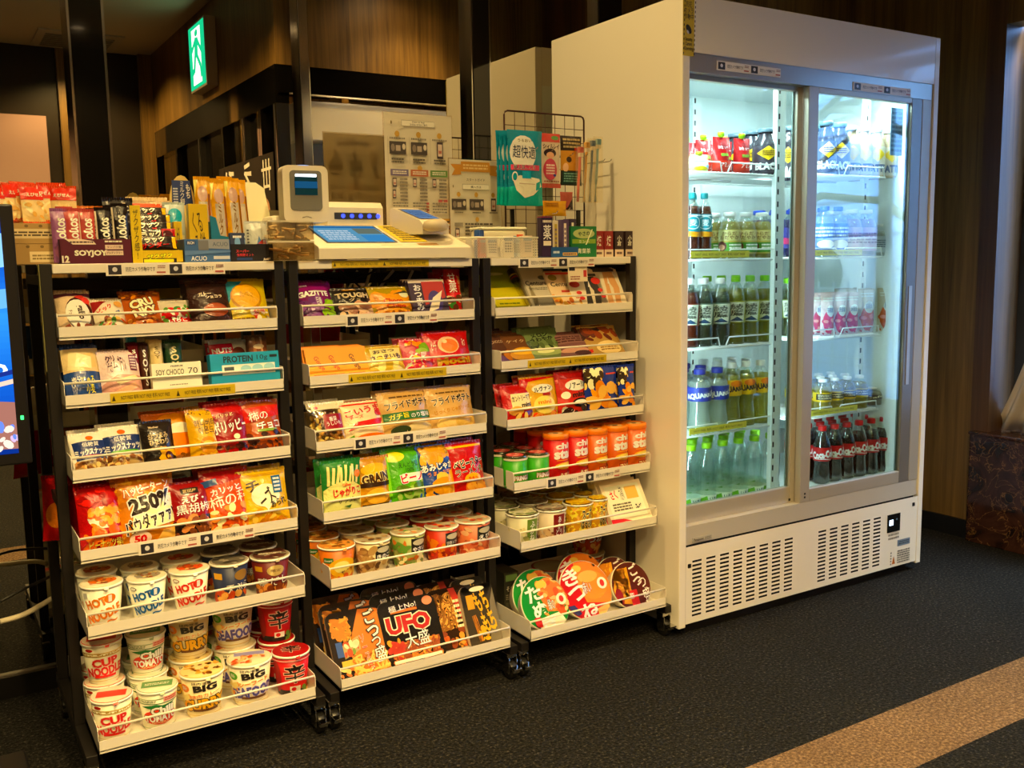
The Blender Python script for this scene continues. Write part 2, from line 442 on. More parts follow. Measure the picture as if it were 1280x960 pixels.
def mk_can(r, h, body, els, lid, name='chip_can', lidart=()):
    mb = MB(); mb.lathe([(r*.97, 0), (r, .002), (r, h*.93)], M(body, .35), 26); mb.fixn = False
    art(mb, els, PI*r, h*.93, lambda u, v, e=0: coneS(r, r, h*.93)(u, v, e), 14, 0, .0006, .0002)
    o = mb.build(name)
    l = MB(); l.lathe([(r*1.03, h*.915), (r*1.045, h*.925), (r*1.045, h*.985), (r*.99, h), (r*.8, h), (r*.78, h*.985), (0, h*.985)], lid if not isinstance(lid, str) else M(lid, .35), 26, caps=False); l.fixn = False
    art(l, list(lidart), 1.5*r, 1.5*r, lambda u, v, e=0: ((u-.5)*1.5*r, (v-.5)*1.5*r, h*.985+e), e0=.0006)
    l.build('lid', o)
    b = MB(); b.lathe([(r*.985, -.0), (r*1.02, .001), (r*1.02, .004), (r*1.0, .005)], M('c9c2b0', .3, .8), 26, caps=False); b.build('bottom_rim', o)
    return o
def mk_bowl(r, depth, lid, els, side, name='noodle_bowl'):
    """bowl standing on its edge: the printed lid faces -y"""
    mb = MB(); n = 40; prof = [(r*.99, 0), (r*.98, .006), (r*.86, depth*.75), (r*.8, depth), (0, depth)]
    vs = []; fs = []
    for q, (rr, y) in enumerate(prof):
        for i in range(n):
            a = 2*PI*i/n; vs.append((rr*math.cos(a), y, r+rr*math.sin(a)))
    for j in range(len(prof)-1):
        for i in range(n): k = (i+1) % n; fs.append((j*n+i, j*n+k, (j+1)*n+k, (j+1)*n+i))
    mb.add(vs, fs, M(side, .4), True)
    o = mb.build(name)
    l = MB(); l.fixn = False
    l.add([(r*math.cos(2*PI*i/n), -.0015, r+r*math.sin(2*PI*i/n)) for i in range(n)], [tuple(range(n))], foil(lid))
    l.add([(r*s*math.cos(2*PI*i/n), y, r+r*s*math.sin(2*PI*i/n)) for s, y in ((1, -.0015), (1.025, .0005), (1.02, .004)) for i in range(n)],
          [(j*n+i, (j+1)*n+i, (j+1)*n+(i+1) % n, j*n+(i+1) % n) for j in range(2) for i in range(n)], M('e6dcc4', .4), True)
    def S(u, v, e=0):
        x, z = (u-.5)*2*r, (v-.5)*2*r; q = math.hypot(x, z)
        if q > r*.99: x, z = x*r*.99/q, z*r*.99/q
        return (x, -.0018-e, r+z)
    art(l, els, 2*r, 2*r, S, 10, 10, .0004, .0003); l.build('lid', o)
    return o
def mk_tray(w, h, d, body, els, name='noodle_tray', film=True, side='d8cfb8'):
    """square instant-noodle tray standing on its edge, shrink-wrapped"""
    mb = MB(); P = rrect(w, h, w*.14, 4, 0, h/2); Q = rrect(w*.82, h*.82, w*.1, 4, 0, h/2); n = len(P)
    vs = [(x, 0, z) for x, z in P]+[(x, .006, z) for x, z in P]+[(x, d, z) for x, z in Q]
    fs = [tuple(range(2*n, 3*n))]+[(j*n+i, j*n+(i+1) % n, (j+1)*n+(i+1) % n, (j+1)*n+i) for j in range(2) for i in range(n)]
    mb.add(vs, fs, M(side, .4)); o = mb.build(name)
    l = MB(); l.fixn = False; l.add([(x, -.002, z) for x, z in P], [tuple(range(n))], M(body, .22, 0, None, .5))
    l.add([(x, y, z) for y in (-.002, .003) for x, z in P], [(i, n+i, n+(i+1) % n, (i+1) % n) for i in range(n)], M(body, .3), True)
    def S(u, v, e=0):
        x, z = (u-.5)*w, (v-.5)*h; rr = w*.14; ax, az = abs(x)-(w/2-rr), abs(z)-(h/2-rr)
        if ax > 0 and az > 0:
            q = math.hypot(ax, az)
            if q > rr*.98: x = math.copysign(w/2-rr+ax*rr*.98/q, x); z = math.copysign(h/2-rr+az*rr*.98/q, z)
        return (x, -.0023-e, h/2+z)
    art(l, els, w, h, S, 10, 10, .0004, .0003); l.build('printed_lid', o)
    return o
BPROF = {  # bottle outlines as (radius fraction, height fraction)
 'tea': [(.86, 0), (.97, .015), (1, .04), (1, .30), (.97, .32), (1, .34), (1, .66), (.98, .70), (.80, .80), (.50, .88), (.40, .905), (.40, .93)],
 'water': [(.85, 0), (.97, .015), (1, .05), (.95, .12), (1, .2), (.95, .28), (1, .36), (.95, .44), (1, .52), (1, .66), (.9, .75), (.6, .86), (.42, .90), (.42, .93)],
 'sport': [(.84, 0), (.96, .015), (1, .06), (1, .2), (.86, .34), (.84, .42), (.96, .5), (1, .54), (1, .72), (.88, .8), (.55, .88), (.42, .905), (.42, .93)],
 'cola': [(.8, 0), (.92, .02), (.98, .08), (.92, .2), (.84, .32), (.9, .42), (1, .5), (1, .64), (.92, .72), (.66, .82), (.44, .89), (.4, .93)],
 'square': [(.9, 0), (1, .02), (1, .06), (1, .62), (.98, .66), (.84, .76), (.6, .84), (.48, .88), (.48, .93)],
 'coffee': [(.88, 0), (.98, .02), (1, .05), (1, .6), (.96, .66), (.72, .78), (.56, .84), (.54, .93)],
}
_bm = {}
def plastic(col, fac=.14, name='clear_bottle'): 
    k = ('p', col, fac)
    if k not in _bm: _bm[k] = clear(name, col, fac, .08, True, 'ffffff', 1.35)
    return _bm[k]
def liquid(col):
    k = ('l', col)
    if k not in _bm:
        m, nt, b, o = nodes('drink'); t = nt.nodes.new('ShaderNodeBsdfTranslucent'); t.inputs[0].default_value = lin(col)
        d = nt.nodes.new('ShaderNodeBsdfTransparent'); d.inputs[0].default_value = lin(col)
        x = nt.nodes.new('ShaderNodeMixShader'); x.inputs[0].default_value = .45
        x2 = nt.nodes.new('ShaderNodeMixShader'); x2.inputs[0].default_value = .4
        b.inputs['Base Color'].default_value = lin(col); b.inputs['Roughness'].default_value = .2
        L = nt.links.new; L(t.outputs[0], x.inputs[1]); L(d.outputs[0], x.inputs[2]); L(x.outputs[0], x2.inputs[1]); L(b.outputs[0], x2.inputs[2]); L(x2.outputs[0], o.inputs[0]); _bm[k] = m
    return _bm[k]
def mk_bottle(r, h, prof, drink, cap, lab, els, band=(.36, .66), shell='f4faf8', fill=.8, opaque=None, name='drink_bottle', capw=None):
    P = [(a*r, b*h) for a, b in BPROF[prof]]; n = 18
    def rad(z):
        for (r0, z0), (r1, z1) in zip(P, P[1:]):
            if z0 <= z <= z1: return r0+(r1-r0)*(z-z0)/(z1-z0+1e-9)
        return P[-1][0]
    mb = MB(); mb.lathe(P, M(opaque, .2, 0, None, .3) if opaque else plastic(shell), n); o = mb.build(name)
    if drink and not opaque:
        q = [(a*.95, z if z > 0 else .002) for a, z in P if z < fill*h]+[(rad(fill*h)*.95, fill*h)]
        l = MB(); l.lathe(q, liquid(drink), n); l.build('drink', o)
    c = MB(); cr = P[-1][0]*1.2; c.lathe([(cr, h*.915), (cr*1.02, h*.925), (cr*1.02, h*.985), (cr*.92, h), (0, h)], M(cap, .4), n, caps=False); c.build('cap', o)
    if lab:
        z0, z1 = band[0]*h, band[1]*h; S = lambda u, v, e=0: (lambda t, rr: (rr*math.sin(t), -rr*math.cos(t), z0+v*(z1-z0)))((u-.5)*PI, rad(z0+v*(z1-z0))+.0012+e)
        g = MB(); k = 6
        g.lathe([(rad(z0+(z1-z0)*i/k)+.0011, z0+(z1-z0)*i/k) for i in range(k+1)], M(lab, .35), n, caps=False); g.fixn = False
        art(g, els, PI*r, z1-z0, S, 10, 6, .0012, .0003); g.build('label_sleeve', o)
    return o
def mk_spout(w, h, d, body, els, cap, name='spout_pouch'):
    mb = MB(); mb.fixn = False; S = pillowS(w, h*.88, d, 3, .55, .02)
    grid(mb, S, foil(body), 12, 10); grid(mb, lambda u, v: S(u, v, 0, True), foil(body), 12, 10, True)
    art(mb, els, w, h*.88, S, 10, 10, .0009, .0003); o = mb.build(name)
    c = MB(); c.lathe([(.006, h*.87), (.006, h*.9), (.0105, h*.9), (.011, h*.985), (.009, h), (0, h)], M(cap, .4), 14, caps=False); c.build('cap', o)
    return o
def mk_pouch(w, h, d, els, tint='f2ead2', name='snack_pouch', fillc=('c9a05a', 'e3c88a', 'a8763a'), seed=3):
    """clear bag showing its contents"""
    o = mk_bag(w, h, d, clear('clear_bag_film', tint, .10, .12), els, seed, name, 'e8dfc6')
    g = MB(); g.fixn = False; S = pillowS(w*.92, h*.78, d*.86, seed, .5)
    q = random.Random(seed); 
    for i in range(40):
        u, v = .1+.8*q.random(), .05+.8*q.random(); x, y, z = S(u, v); s = w*.075*(.7+.6*q.random())
        b = bmesh.new(); bmesh.ops.create_icosphere(b, subdivisions=1, radius=1)
        T = Matrix.Translation((x, y*.72, z+.01)) @ Matrix.Rotation(q.random()*3, 4, 'Y') @ Matrix.Diagonal((s, s*.5, s*.6, 1))
        g.bm(b, M(fillc[i % len(fillc)], .6), True, T); b.free()
    c = g.build('contents', o); c['kind'] = 'stuff'
    return o

# ------------------------------------------------------------------ racks: measured tray fronts
TYZ = [(.1868, .9984), (.1595, .8490), (.1319, .6861), (.1007, .5110), (.0691, .3480), (.0237, .1025)]
RX = [(-1.6457, -1.1499), (-1.0851, -.5896), (-.5243, -.0300)]
RN = ['left rack', 'middle rack', 'right rack']
TN = ['tray one', 'tray two', 'tray three', 'tray four', 'tray five', 'tray six']
ORDN = ['behind its front twin', 'last of its row']
def put(o, x, y, z, lean=0, rz=0):
    o.location = (x, y, z); o.rotation_euler = (-lean, 0, rz); return o
def geom(r, t, xl, xr, top, lean, d=.03, dy0=0):
    yb = TYZ[t][0]+.014+d/2+dy0; zb = TYZ[t][1]+.0075
    x0, x1 = xat(xl, yb, zb+.03), xat(xr, yb, zb+.03); w = x1-x0
    if x0 < RX[r][0]+.006: x0 = RX[r][0]+.006; x1 = max(x1, x0+w*.9)
    if x1 > RX[r][1]-.006: x1 = RX[r][1]-.006; x0 = min(x0, x1-w*.9)
    xc = (x0+x1)/2; w = x1-x0
    ln = R(lean); h = hat(top, xc, yb, zb, ln)
    return xc, yb, zb, w, h, ln
def stock(o, r, t, xc, yb, zb, lean, desc, n, dy, cat, rz=0, dz=0, first=True):
    loc = f'{RN[r]} {TN[t]}'
    g = f'{desc} on the {loc}'
    put(o, xc, yb, zb, lean, rz); tag(o, f'{desc}, front one, {loc}' if n else f'{desc}, {loc}', cat, g if n else None)
    for i in range(n):
        c = copy_tree(o); put(c, xc+rnd.uniform(-.004, .004), yb+dy*(i+1), zb+dz*(i+1), lean*(.92 if i == 0 else .85), rz+rnd.uniform(-.02, .02))
        c['label'] = f'{desc}, {["second", "third", "fourth"][i]} back, {loc}'
    return o
def bag(r, t, xl, xr, top, lean, desc, body, els, d=.036, n=1, dy=.045, rz=0, kind='bag', cat='snack bag', dy0=0, name='snack_bag', **k):
    xc, yb, zb, w, h, ln = geom(r, t, xl, xr, top, lean, d*.5, dy0)
    if kind == 'bag': o = mk_bag(w, h, d, body, els, seed=xl % 13, name=name, **k)
    elif kind == 'pouch': o = mk_pouch(w, h, d, els, name=name, seed=xl % 13, **k)
    else: o = mk_box(w, h, d, body, els, name=name, **k); zb += d/2*math.sin(ln)
    return stock(o, r, t, xc, yb, zb, ln, desc, n, dy, cat, R(rz if rz or kind == 'box' else 3))
def cup(r, t, xl, xr, lidy, desc, body, els, lid, lidart, n=1, dy=None, turn=-14, name='noodle_cup', cat='instant noodle cup', rbf=.76, dy0=0, h=None):
    yb0, zb = TYZ[t][0]+.012, TYZ[t][1]+.0075
    w = xat(xr, yb0+.045, zb+.09)-xat(xl, yb0+.045, zb+.09); rt = w/2*.93/1.04
    yb = yb0+rt*1.02+dy0
    xc = (xat(xl, yb, zb+.09)+xat(xr, yb, zb+.09))/2
    if h is None: h = hat(lidy, xc, yb, zb, 0)
    o = mk_cup(rt, h, body, els, lid, lidart, name, rb=rt*rbf)
    return stock(o, r, t, xc, yb, zb, 0, desc, n, dy or rt*2.12, cat, R(turn))
# ------------------------------------------------------------------ room shell
WALLW = wood('oak_panelling', '4d3714', '8c6a30', 1.0, .38); WALLD = wood('walnut_panelling', '3a2716', '6b4a2a', .9, .4)
CARP = carpet('dark_carpet', '08080a', '252422', '5c5750'); TAN = carpet('tan_carpet', '5a4532', '876c50', 'a88c6a')
MIR = M('cfc9b8', .0, 1, name='tinted_mirror'); GLB = M('0b0a09', .06, 0, name='black_gloss', coat=.5)
VX = -.10; MY = .714; XR = 1.69; XL = -3.7; YB = -5.05; ZC = 2.9
def struct(name, mb, **k): return tag(mb.build(name, **k), kind='structure')
m = MB(); m.box(XL-.1, -.655, -.1, XR+.2, .9, 0, CARP); m.box(XL-.1, YB-.1, -.1, XR+.2, -.865, 0, CARP); struct('floor', m)
m = MB(); m.box(XL-.1, -.865, -.1, XR+.2, -.655, .0005, TAN); struct('floor_stripe', m)
m = MB(); m.box(XL-.1, YB-.1, ZC, XR+.2, .9, ZC+.1, M('c2b69c', .8)); struct('ceiling', m)
m = MB(); m.box(XL-.1, MY+.012, 0, XR+.2, MY+.1, ZC, WALLW); struct('wall_back', m)
m = MB(); m.box(XL-.1, YB-.1, 0, XL, .9, ZC, M('231a14', .6)); struct('wall_left', m)
m = MB(); m.box(XL-.1, YB-.1, 0, XR+.2, YB, ZC, M('2a221a', .3)); m.box(-3.2, YB, .3, -.85, YB+.05, 1.74, WALLW); m.box(-.82, YB, 0, -.76, YB+.06, ZC, WALLW); m.box(VX-.1, YB, 0, VX, YB+.06, ZC, WALLW); struct('wall_front', m)
WY0, WY1, WZ0, WZ1 = -1.35, .075, .452, 2.02      # window in the right wall
m = MB(); m.box(XR, WY1+.075, .0, XR+.1, .9, ZC, WALLW); m.box(XR-.004, WY1, .0, XR+.22, WY1+.075, ZC, WALLD)
m.box(XR, YB, 0, XR+.1, WY0, ZC, WALLD); m.box(XR, WY0, 0, XR+.1, WY1, WZ0-.01, WALLD); m.box(XR, WY0, WZ1, XR+.1, WY1, ZC, WALLW)
struct('wall_right', m)
m = MB(); m.box(XR-.012, .135, 0, XR, MY, .075, M('0c0a09', .5)); struct('baseboard_right', m)
m = MB()
for y in (WY0, -.72, WY1-.05): m.box(XR+.16, y, WZ0, XR+.2, y+.05, WZ1, M('4b4a48', .4, .5))
for z in (WZ0, WZ1-.05): m.box(XR+.16, WY0, z, XR+.2, WY1, z+.05, M('4b4a48', .4, .5))
w1 = struct('window_1', m)
m = MB(); m.box(XR+.175, WY0, WZ0, XR+.181, WY1, WZ1, clear('window_glass', 'e9f3f6', .03, 0)); m.build('pane', w1)
m = MB(); m.box(1.652, WY0-.1, 0, XR+.22, .129, .442, marble('brown_marble'), .004); m.box(1.645, WY0-.1, .440, XR+.22, .132, .452, marble('brown_marble_top'), .003)
tag(m.build('window_plinth'), 'polished brown veined marble plinth under the window', 'plinth')
# curtain gathered beside the window, its hem spread on the sill
def curtain(name, y_edge, y_in, lab, col, flare):
    m = MB(); vs = []; fs = []; nz, nw = 24, 60
    for j in range(nz+1):
        z = .458+(WZ1-.04-.458)*j/nz; s = flare*max(0, 1-(z-.458)/.75)**1.6
        for i in range(nw+1):
            t = i/nw; y = y_edge+s+(y_in-y_edge-s)*t
            x = XR+.075+.022*math.sin(t*2*PI*7)*(1-.4*s)+.008*math.sin(t*31+z*4)
            vs.append((x, y, z))
    W = nw+1
    for j in range(nz):
        for i in range(nw): fs.append((j*W+i, j*W+i+1, (j+1)*W+i+1, (j+1)*W+i))
    m.fixn = False; m.add(vs, fs, M(col, .8), True)
    o = m.build(name); md = o.modifiers.new('cloth', 'SOLIDIFY'); md.thickness = .002
    return tag(o, lab, 'curtain')
curtain('curtain', -.12, -.42, 'pale gathered curtain resting on the marble plinth beside the fridge', 'd8cbb8', .22)
curtain('curtain', WY0+.28, WY0+.02, 'dark red-brown curtain at the far side of the window', '5a2a24', 0)
# outside the window (seen as the reflection in the right glass door)
m = MB(); m.box(5.4, -7, -.3, 5.6, 5, 4.4, M('7fa6d8', .8))
for k in range(14): m.box(5.385, -7, .15+k*.3, 5.4, 5, .165+k*.3, M('5f7fae', .8))
tag(m.build('neighbouring_building'), 'pale blue-grey boarded building outside the window', 'building')
m = MB(); m.box(XR+.3, -6, -.4, 8, 4, -.3, M('58616a', .9)); struct('ground_outside', m)
tr = empty('street_tree', (3.2, -2.55, -.3), 'bare branching tree outside the window', 'tree')
m = MB(); m.tube([(0, 0, 0), (.03, .02, .9), (-.03, .05, 1.7), (.04, .02, 2.3)], .11, M('3b3228', .9), 8); m.build('trunk', tr)
q = random.Random(5); m = MB()
for k in range(11):
    a = q.random()*2*PI; z = 1.1+q.random()*1.2; p = Vector((0, 0, z)); pts = [p]
    d = Vector((.3*math.cos(a), math.sin(a), .25+.5*q.random())).normalized()
    for s in range(5): p = p+d*.24; d = (d+Vector((q.uniform(-.2, .2), q.uniform(-.4, .4), q.uniform(-.35, .3)))).normalized(); pts.append(p)
    m.tube(pts, .03-.0015*k, M('3b3228', .9), 6)
br = m.build('branches', tr); br['kind'] = 'stuff'
ac = empty('air_conditioner', (5.1, -3.6, .7), 'outdoor air conditioner unit by the building', 'air conditioner')
m = MB(); m.box(-.15, -.4, 0, .2, .4, .62, M('b9c0c4', .5), .02); m.build('housing', ac)
m = MB(); m.lathe([(.24, 0), (.24, .02), (.05, .02), (.05, .03), (0, .03)], M('20262c', .5), 24); o = m.build('fan_grille', ac, (-.155, -.08, .31)); o.rotation_euler = (0, -PI/2, 0)
m = MB()
for k in range(27): m.box(-.006, -2+k*.15, 0, .006, -1.99+k*.15, 1.25, M('8a97a5', .5, .6))
for k in range(7): m.box(-.006, -2, .05+k*.19, .006, 1.9, .06+k*.19, M('8a97a5', .5, .6))
tag(m.build('wire_fence', None, (4.6, -2.6, -.3)), 'grey wire mesh fence outside the window', 'fence')

# mirror panels with their black and chrome mullions on the back wall
def xm(px): return xat(px, MY, 1.65)
edges = [(-3.62, xm(85)), (xm(131), xm(371)), (xm(384), xm(583)), (xm(607), xm(741)), (xm(772), .76)]
MN = ['behind the blue screen', 'behind the left snack rack', 'behind the self-checkout', 'between the fridge side and the black column', 'above the fridge']
for i, (a, b) in enumerate(edges):
    m = MB(); m.box(a, MY, .04, b, MY+.01, ZC-.02, MIR)
    tag(m.build('mirror_panel'), f'tall tinted mirror panel {MN[i]}', 'mirror', 'mirror panels on the back wall')
for k, (a, b, pr) in enumerate(((85, 131, .055), (583, 607, .04), (741, 772, .03))):
    m = MB(); x0, x1 = xm(a), xm(b); t = .012
    m.box(x0, MY-pr, 0, x0+t*.5, MY+.012, ZC, CHROME); m.box(x1-t*.6, MY-pr, 0, x1, MY+.012, ZC, CHROME); m.box(x0+t*.5, MY-pr-.004, 0, x1-t*.6, MY+.012, ZC, GLB)
    struct(f'trim_{k+1}', m)
m = MB(); m.box(xm(371), MY-.035, 0, xm(384), MY+.012, ZC, CHROME, .003); struct('trim_4', m)
m = MB(); m.box(XL, MY-.02, 0, XR, MY+.011, .06, M('0d0b0a', .4)); struct('baseboard_back', m)

# glazed entrance lobby behind the viewer, seen in the mirrors
VX, VY = -.10, -1.82
m = MB(); m.box(VX, YB, 2.27, VX+.06, VY-.06, ZC, WALLW); m.box(VX, VY-.06, 2.27, XR, VY, ZC, WALLW); struct('trim_5', m)
lob = empty('glazed_lobby_screen', (VX, VY, 0), 'black framed glazed lobby screen reflected under the oak header', 'glass screen')
m = MB(); m.box(-.008, YB-VY+.08, 2.06, .07, 0, 2.27, GLB); m.box(0, -.07, 2.12, XR-VX, .008, 2.27, GLB); m.build('head_beam', lob)
for k, y in enumerate((0, -.28, -.62, -1.1, -1.7, -2.4)):
    m = MB(); m.box(-.006, y-.06, 0, .066, y, 2.06, GLB if k % 2 else BLACK); m.box(-.012, y-.012, 0, -.004, y-.002, 2.06, CHROME); m.build('mullion', lob)
m = MB(); m.box(.03, -3.1, .02, .036, -.06, 2.06, clear('lobby_glass', '8f948a', .25, 0)); m.build('glass_pane', lob)
m = MB(); m.box(VX+.75, YB, 0, VX+.8, VY-.9, 2.3, WALLW); m.box(VX+.1, -3.6, 0, XR, -3.55, 2.4, WALLW); struct('wall_lobby', m)
sh = empty('roller_shutter', (.05, VY-.02, 0), 'pale roller shutter box hanging under the lobby header', 'shutter')
m = MB(); m.box(-.02, -.2, 1.86, 1.2, 0, 2.09, M('d9d2c0', .4), .012); m.build('shutter_box', sh)
m = MB(); m.box(-.02, -.16, 1.74, 1.2, -.1, 1.86, M('a9a59a', .45)); m.build('curtain_slats', sh)
m = MB(); m.box(.05, VY-.3, .9, 1.3, VY-.24, 1.74, WALLW); m.box(.2, VY-.235, 1.37, 1.3, VY-.2, 1.42, DARK); struct('trim_6', m)
pl = MB(); pl.box(VX-.012, -3.05, 1.2, VX-.008, -1.9, 1.8, M('14110f', .4)); pl.fixn = False
art(pl, [('t', '丗', 'efe9dc', .12, .80, .16, .3), ('t', 'え', 'efe9dc', .45, .82, .18, .3), ('t', 'ひ', 'efe9dc', .8, .8, .2, .28), ('e', '2a221e', .14, .2, .12, .3), ('e', '1d1714', .14, .5, .07, .14), ('e', 'b98a6a', .14, .42, .06, .16), ('e', '2b1d16', .12, .45, .009, .01), ('e', '2b1d16', .16, .45, .009, .01), ('p', '96684c', [(.138, .43), (.132, .38), (.148, .38)]), ('e', '7a3f35', .14, .33, .02, .012), ('b', 'c9c0b0', .45, .1, .9, .35, 5, 3)],
    1.15, .6, lambda u, v, e=0: (VX-.012-e, -1.9-1.15*u, 1.2+.6*v))
tag(pl.build('portrait_poster'), 'black poster with white characters and a man\'s portrait on the lobby screen', 'poster')
# exit sign on the oak header
def run_man(c):
    return [('e', c, .5, .86, .10, .055), ('p', c, [(.40, .78), (.60, .80), (.66, .52), (.44, .50)]), ('p', c, [(.42, .78), (.36, .72), (.16, .55), (.22, .50), (.42, .66)]), ('p', c, [(.58, .79), (.86, .64), (.82, .56), (.60, .68)]),
            ('p', c, [(.44, .52), (.60, .54), (.34, .30), (.30, .12), (.20, .14), (.24, .34)]), ('p', c, [(.52, .54), (.66, .52), (.74, .34), (.95, .26), (.92, .18), (.64, .26)])]
ey = 2*MY-xat(268, 0, 0)*0
es = empty('exit_sign', (VX-.001, -3.2, 2.34), 'glowing green emergency exit sign with running figure on the oak header', 'exit sign')
m = MB(); m.box(-.075, -.21, 0, 0, .21, .44, M('b8ad98', .45), .004); m.build('housing', es)
g = MB(); g.fixn = False; GG = emis('12b886', 2.8, 'exit_green_light'); GW = emis('dffcf0', 4.2, 'exit_white_light')
art(g, [('r', GG, 0, 0, 1, 1), ('r', GW, .24, .06, .80, .94)]+[tuple([e[0], GG]+list(e[2:])) if e[0] == 'p' else ('e', GG)+e[2:] for e in run_man('x')], .40, .41, lambda u, v, e=0: (-.0756-e, .2-.40*u, .015+.41*v))
g.build('lit_face', es)
# far notice board and paper banner at the back left of the room
m = MB(); m.box(-2.9, YB+.01, 1.78, -.92, YB+.03, 2.36, M('b08d84', .8)); m.fixn = False
art(m, [('p', 'd9c3a8', [(.12, 0), (.2, .12), (.24, .3), (.3, .25), (.4, 0)]), ('t', 'つ', '241a18', .24, .4, .06, .4), ('t', 'る', '241a18', .36, .42, .07, .5), ('t', '焼', '241a18', .24, .85, .03, .12)], 1.9, .58, lambda u, v, e=0: (-.92-1.9*u, YB+.03+e, 1.78+.58*v))
tag(m.build('wall_banner'), 'faded pink calligraphy banner on the far wall in reflection', 'banner')
# ceiling fittings seen in the mirrors
DL = [(-2.15, -1.5), (-1.4, -1.5), (-.4, -1.5), (.75, -1.5), (-2.4, -2.0), (-1.1, -1.7), (-1.2, -3.2), (-2.4, -3.6), (-.75, -4.4), (.8, -2.4), (-1.1, .12)]
DN = ['above the blue screen', 'above the left snack rack', 'above the right snack rack', 'in front of the fridge', 'far left behind the viewer', 'left of the exit sign', 'beside the exit sign', 'at the back left of the room', 'in the far back corner', 'inside the glazed lobby', 'directly over the self-checkout']
for i, (x, y) in enumerate(DL):
    d = empty('ceiling_downlight', (x, y, ZC), f'recessed warm ceiling downlight {DN[i]}', 'downlight', 'ceiling downlights')
    m = MB(); m.lathe([(.055, -.001), (.062, -.006), (.048, -.005), (.045, .0)], M('cfc6b2', .4), 20, caps=False); m.build('trim_ring', d)
    m = MB(); m.lathe([(0, -.0025), (.045, -.0025)], emis('ffd9a0', 9, 'downlight_glow') if i == 0 else bpy.data.materials['downlight_glow'], 20, caps=False); m.build('lamp', d)
for x, y in ((-1.75, -3.5), (-.7, -4.7)):
    v = empty('air_grille', (x, y, ZC), f'square ceiling air grille {"near the exit sign" if x > -1 else "further left in the ceiling"} in reflection', 'air grille')
    m = MB(); m.box(-.3, -.3, -.012, .3, .3, 0, M('b9ae98', .5), .003); m.build('frame', v)
    m = MB()
    for k in range(7): m.box(-.24, -.22+k*.065, -.018, .24, -.19+k*.065, -.0125, M('7c7362', .5))
    m.build('louvre', v)

# ------------------------------------------------------------------ fridge
FW, FD, FH = 1.1783, .6637, 1.9
fr = empty('drinks_fridge', (FW/2, FD/2, 0), 'tall white two-door glass drinks fridge on the grey carpet', 'fridge')
def fp(m, name, parent=None): return m.build(name, fr if parent is None else parent, (-FW/2, -FD/2, 0) if parent is None else None)
INT = M('e8f1f1', .4, name='fridge_liner')
m = MB(); m.box(0, 0, .028, .028, FD, FH, FRIDGE, .003); fp(m, 'side_panel')
m = MB(); m.box(1.152, 0, .028, FW, FD, FH, FRIDGE, .003); fp(m, 'side_panel')
m = MB(); m.box(.028, .0, 1.742, 1.152, .03, FH, FRIDGE, .002); m.box(.028, .03, 1.77, 1.152, FD, FH, FRIDGE); fp(m, 'header')
m = MB(); m.box(.028, .006, 1.690, 1.152, .06, 1.742, ALU); fp(m, 'upper_door_track')
m = MB(); m.box(.03, .008, .287, 1.152, .075, .345, M('cfc8ba', .35, .3)); lt_ = fp(m, 'lower_door_track')
m = MB(); m.box(.028, .62, .03, 1.152, FD, 1.77, INT); fp(m, 'back_panel')
m = MB(); m.box(.028, .075, .30, 1.152, .62, .345, INT); fp(m, 'base_deck')
m = MB(); m.box(.0285, .075, .345, .034, .62, 1.77, INT); m.box(1.146, .075, .345, 1.1515, .62, 1.77, INT); m.box(.034, .075, 1.755, 1.146, .62, 1.769, INT); fp(m, 'liner')
# front grille with real slots
m = MB(); xs = [.0285]; ok = []
def slots(x0, x1, n, rows, z0, z1): return [(x0+(x1-x0)*(i+.5)/n, [z0+(z1-z0)*(j+.5)/rows for j in range(rows)]) for i in range(n)]
cells = []
for x, zs in slots(.045, .507, 8, 14, .055, .240): cells += [(x-.019, z-.0032, x+.019, z+.0032) for z in zs]
for x, zs in slots(.612, .955, 6, 14, .055, .240): cells += [(x-.019, z-.0032, x+.019, z+.0032) for z in zs]
X_ = sorted({.0285, 1.1515}|{round(c[i], 5) for c in cells for i in (0, 2)}); Z_ = sorted({.05-.012, .283}|{round(c[i], 5) for c in cells for i in (1, 3)})
CS = {(round(c[0], 5), round(c[1], 5)) for c in cells}
for i in range(len(X_)-1):
    for j in range(len(Z_)-1):
        if (X_[i], Z_[j]) in CS: continue
        m.add([(X_[i], .002, Z_[j]), (X_[i+1], .002, Z_[j]), (X_[i+1], .002, Z_[j+1]), (X_[i], .002, Z_[j+1])], [(0, 1, 2, 3)], FRIDGE)
m.fixn = False; gp = fp(m, 'ventilation_grille')
m = MB(); m.box(.03, .02, .04, 1.15, .07, .286, M('0b0b0c', .7)); m.box(.05, .03, 0, 1.13, .1, .04, BLACK); fp(m, 'machine_compartment')
for x, z in ((.055, .268), (1.135, .268)):
    pass
m = MB(); m.fixn = False
fs_ = flatS(.12, .115, .0015, 1.06, .04)
art(m, [('r', '6f8297', .35, .62, .95, .82), ('b', '2f3a48', .42, .66, .9, .78, 2, 1), ('p', 'b5651d', [(.12, .08), (.27, .08), (.195, .34)]), ('b', '6c6a66', .36, .06, .95, .5, 6, 2), ('b', '6c6a66', .03, .05, .09, .5, 5, 4)], .12, .115, fs_)
art(m, [('b', '8a867e', 0, 0, 1, 1, 3, 3)], .06, .04, flatS(.06, .04, .0015, 1.02, .185-.045))
fp(m, 'rating_stickers')
m = MB(); m.box(.982, -.0005, .171, 1.052, .004, .236, M('101418', .2)); m.lathe([(0, 0), (.010, 0)], emis('cfe9ff', 4, 'display_white'), 14, (1.003, -.002, .205)) if 0 else None
m.box(.992, -.0012, .196, 1.012, 0, .216, emis('cfe6ff', 3.5, 'control_display')); m.box(1.028, -.001, .212, 1.036, 0, .218, M('4d6a86', .4)); fp(m, 'control_panel')
m = MB()
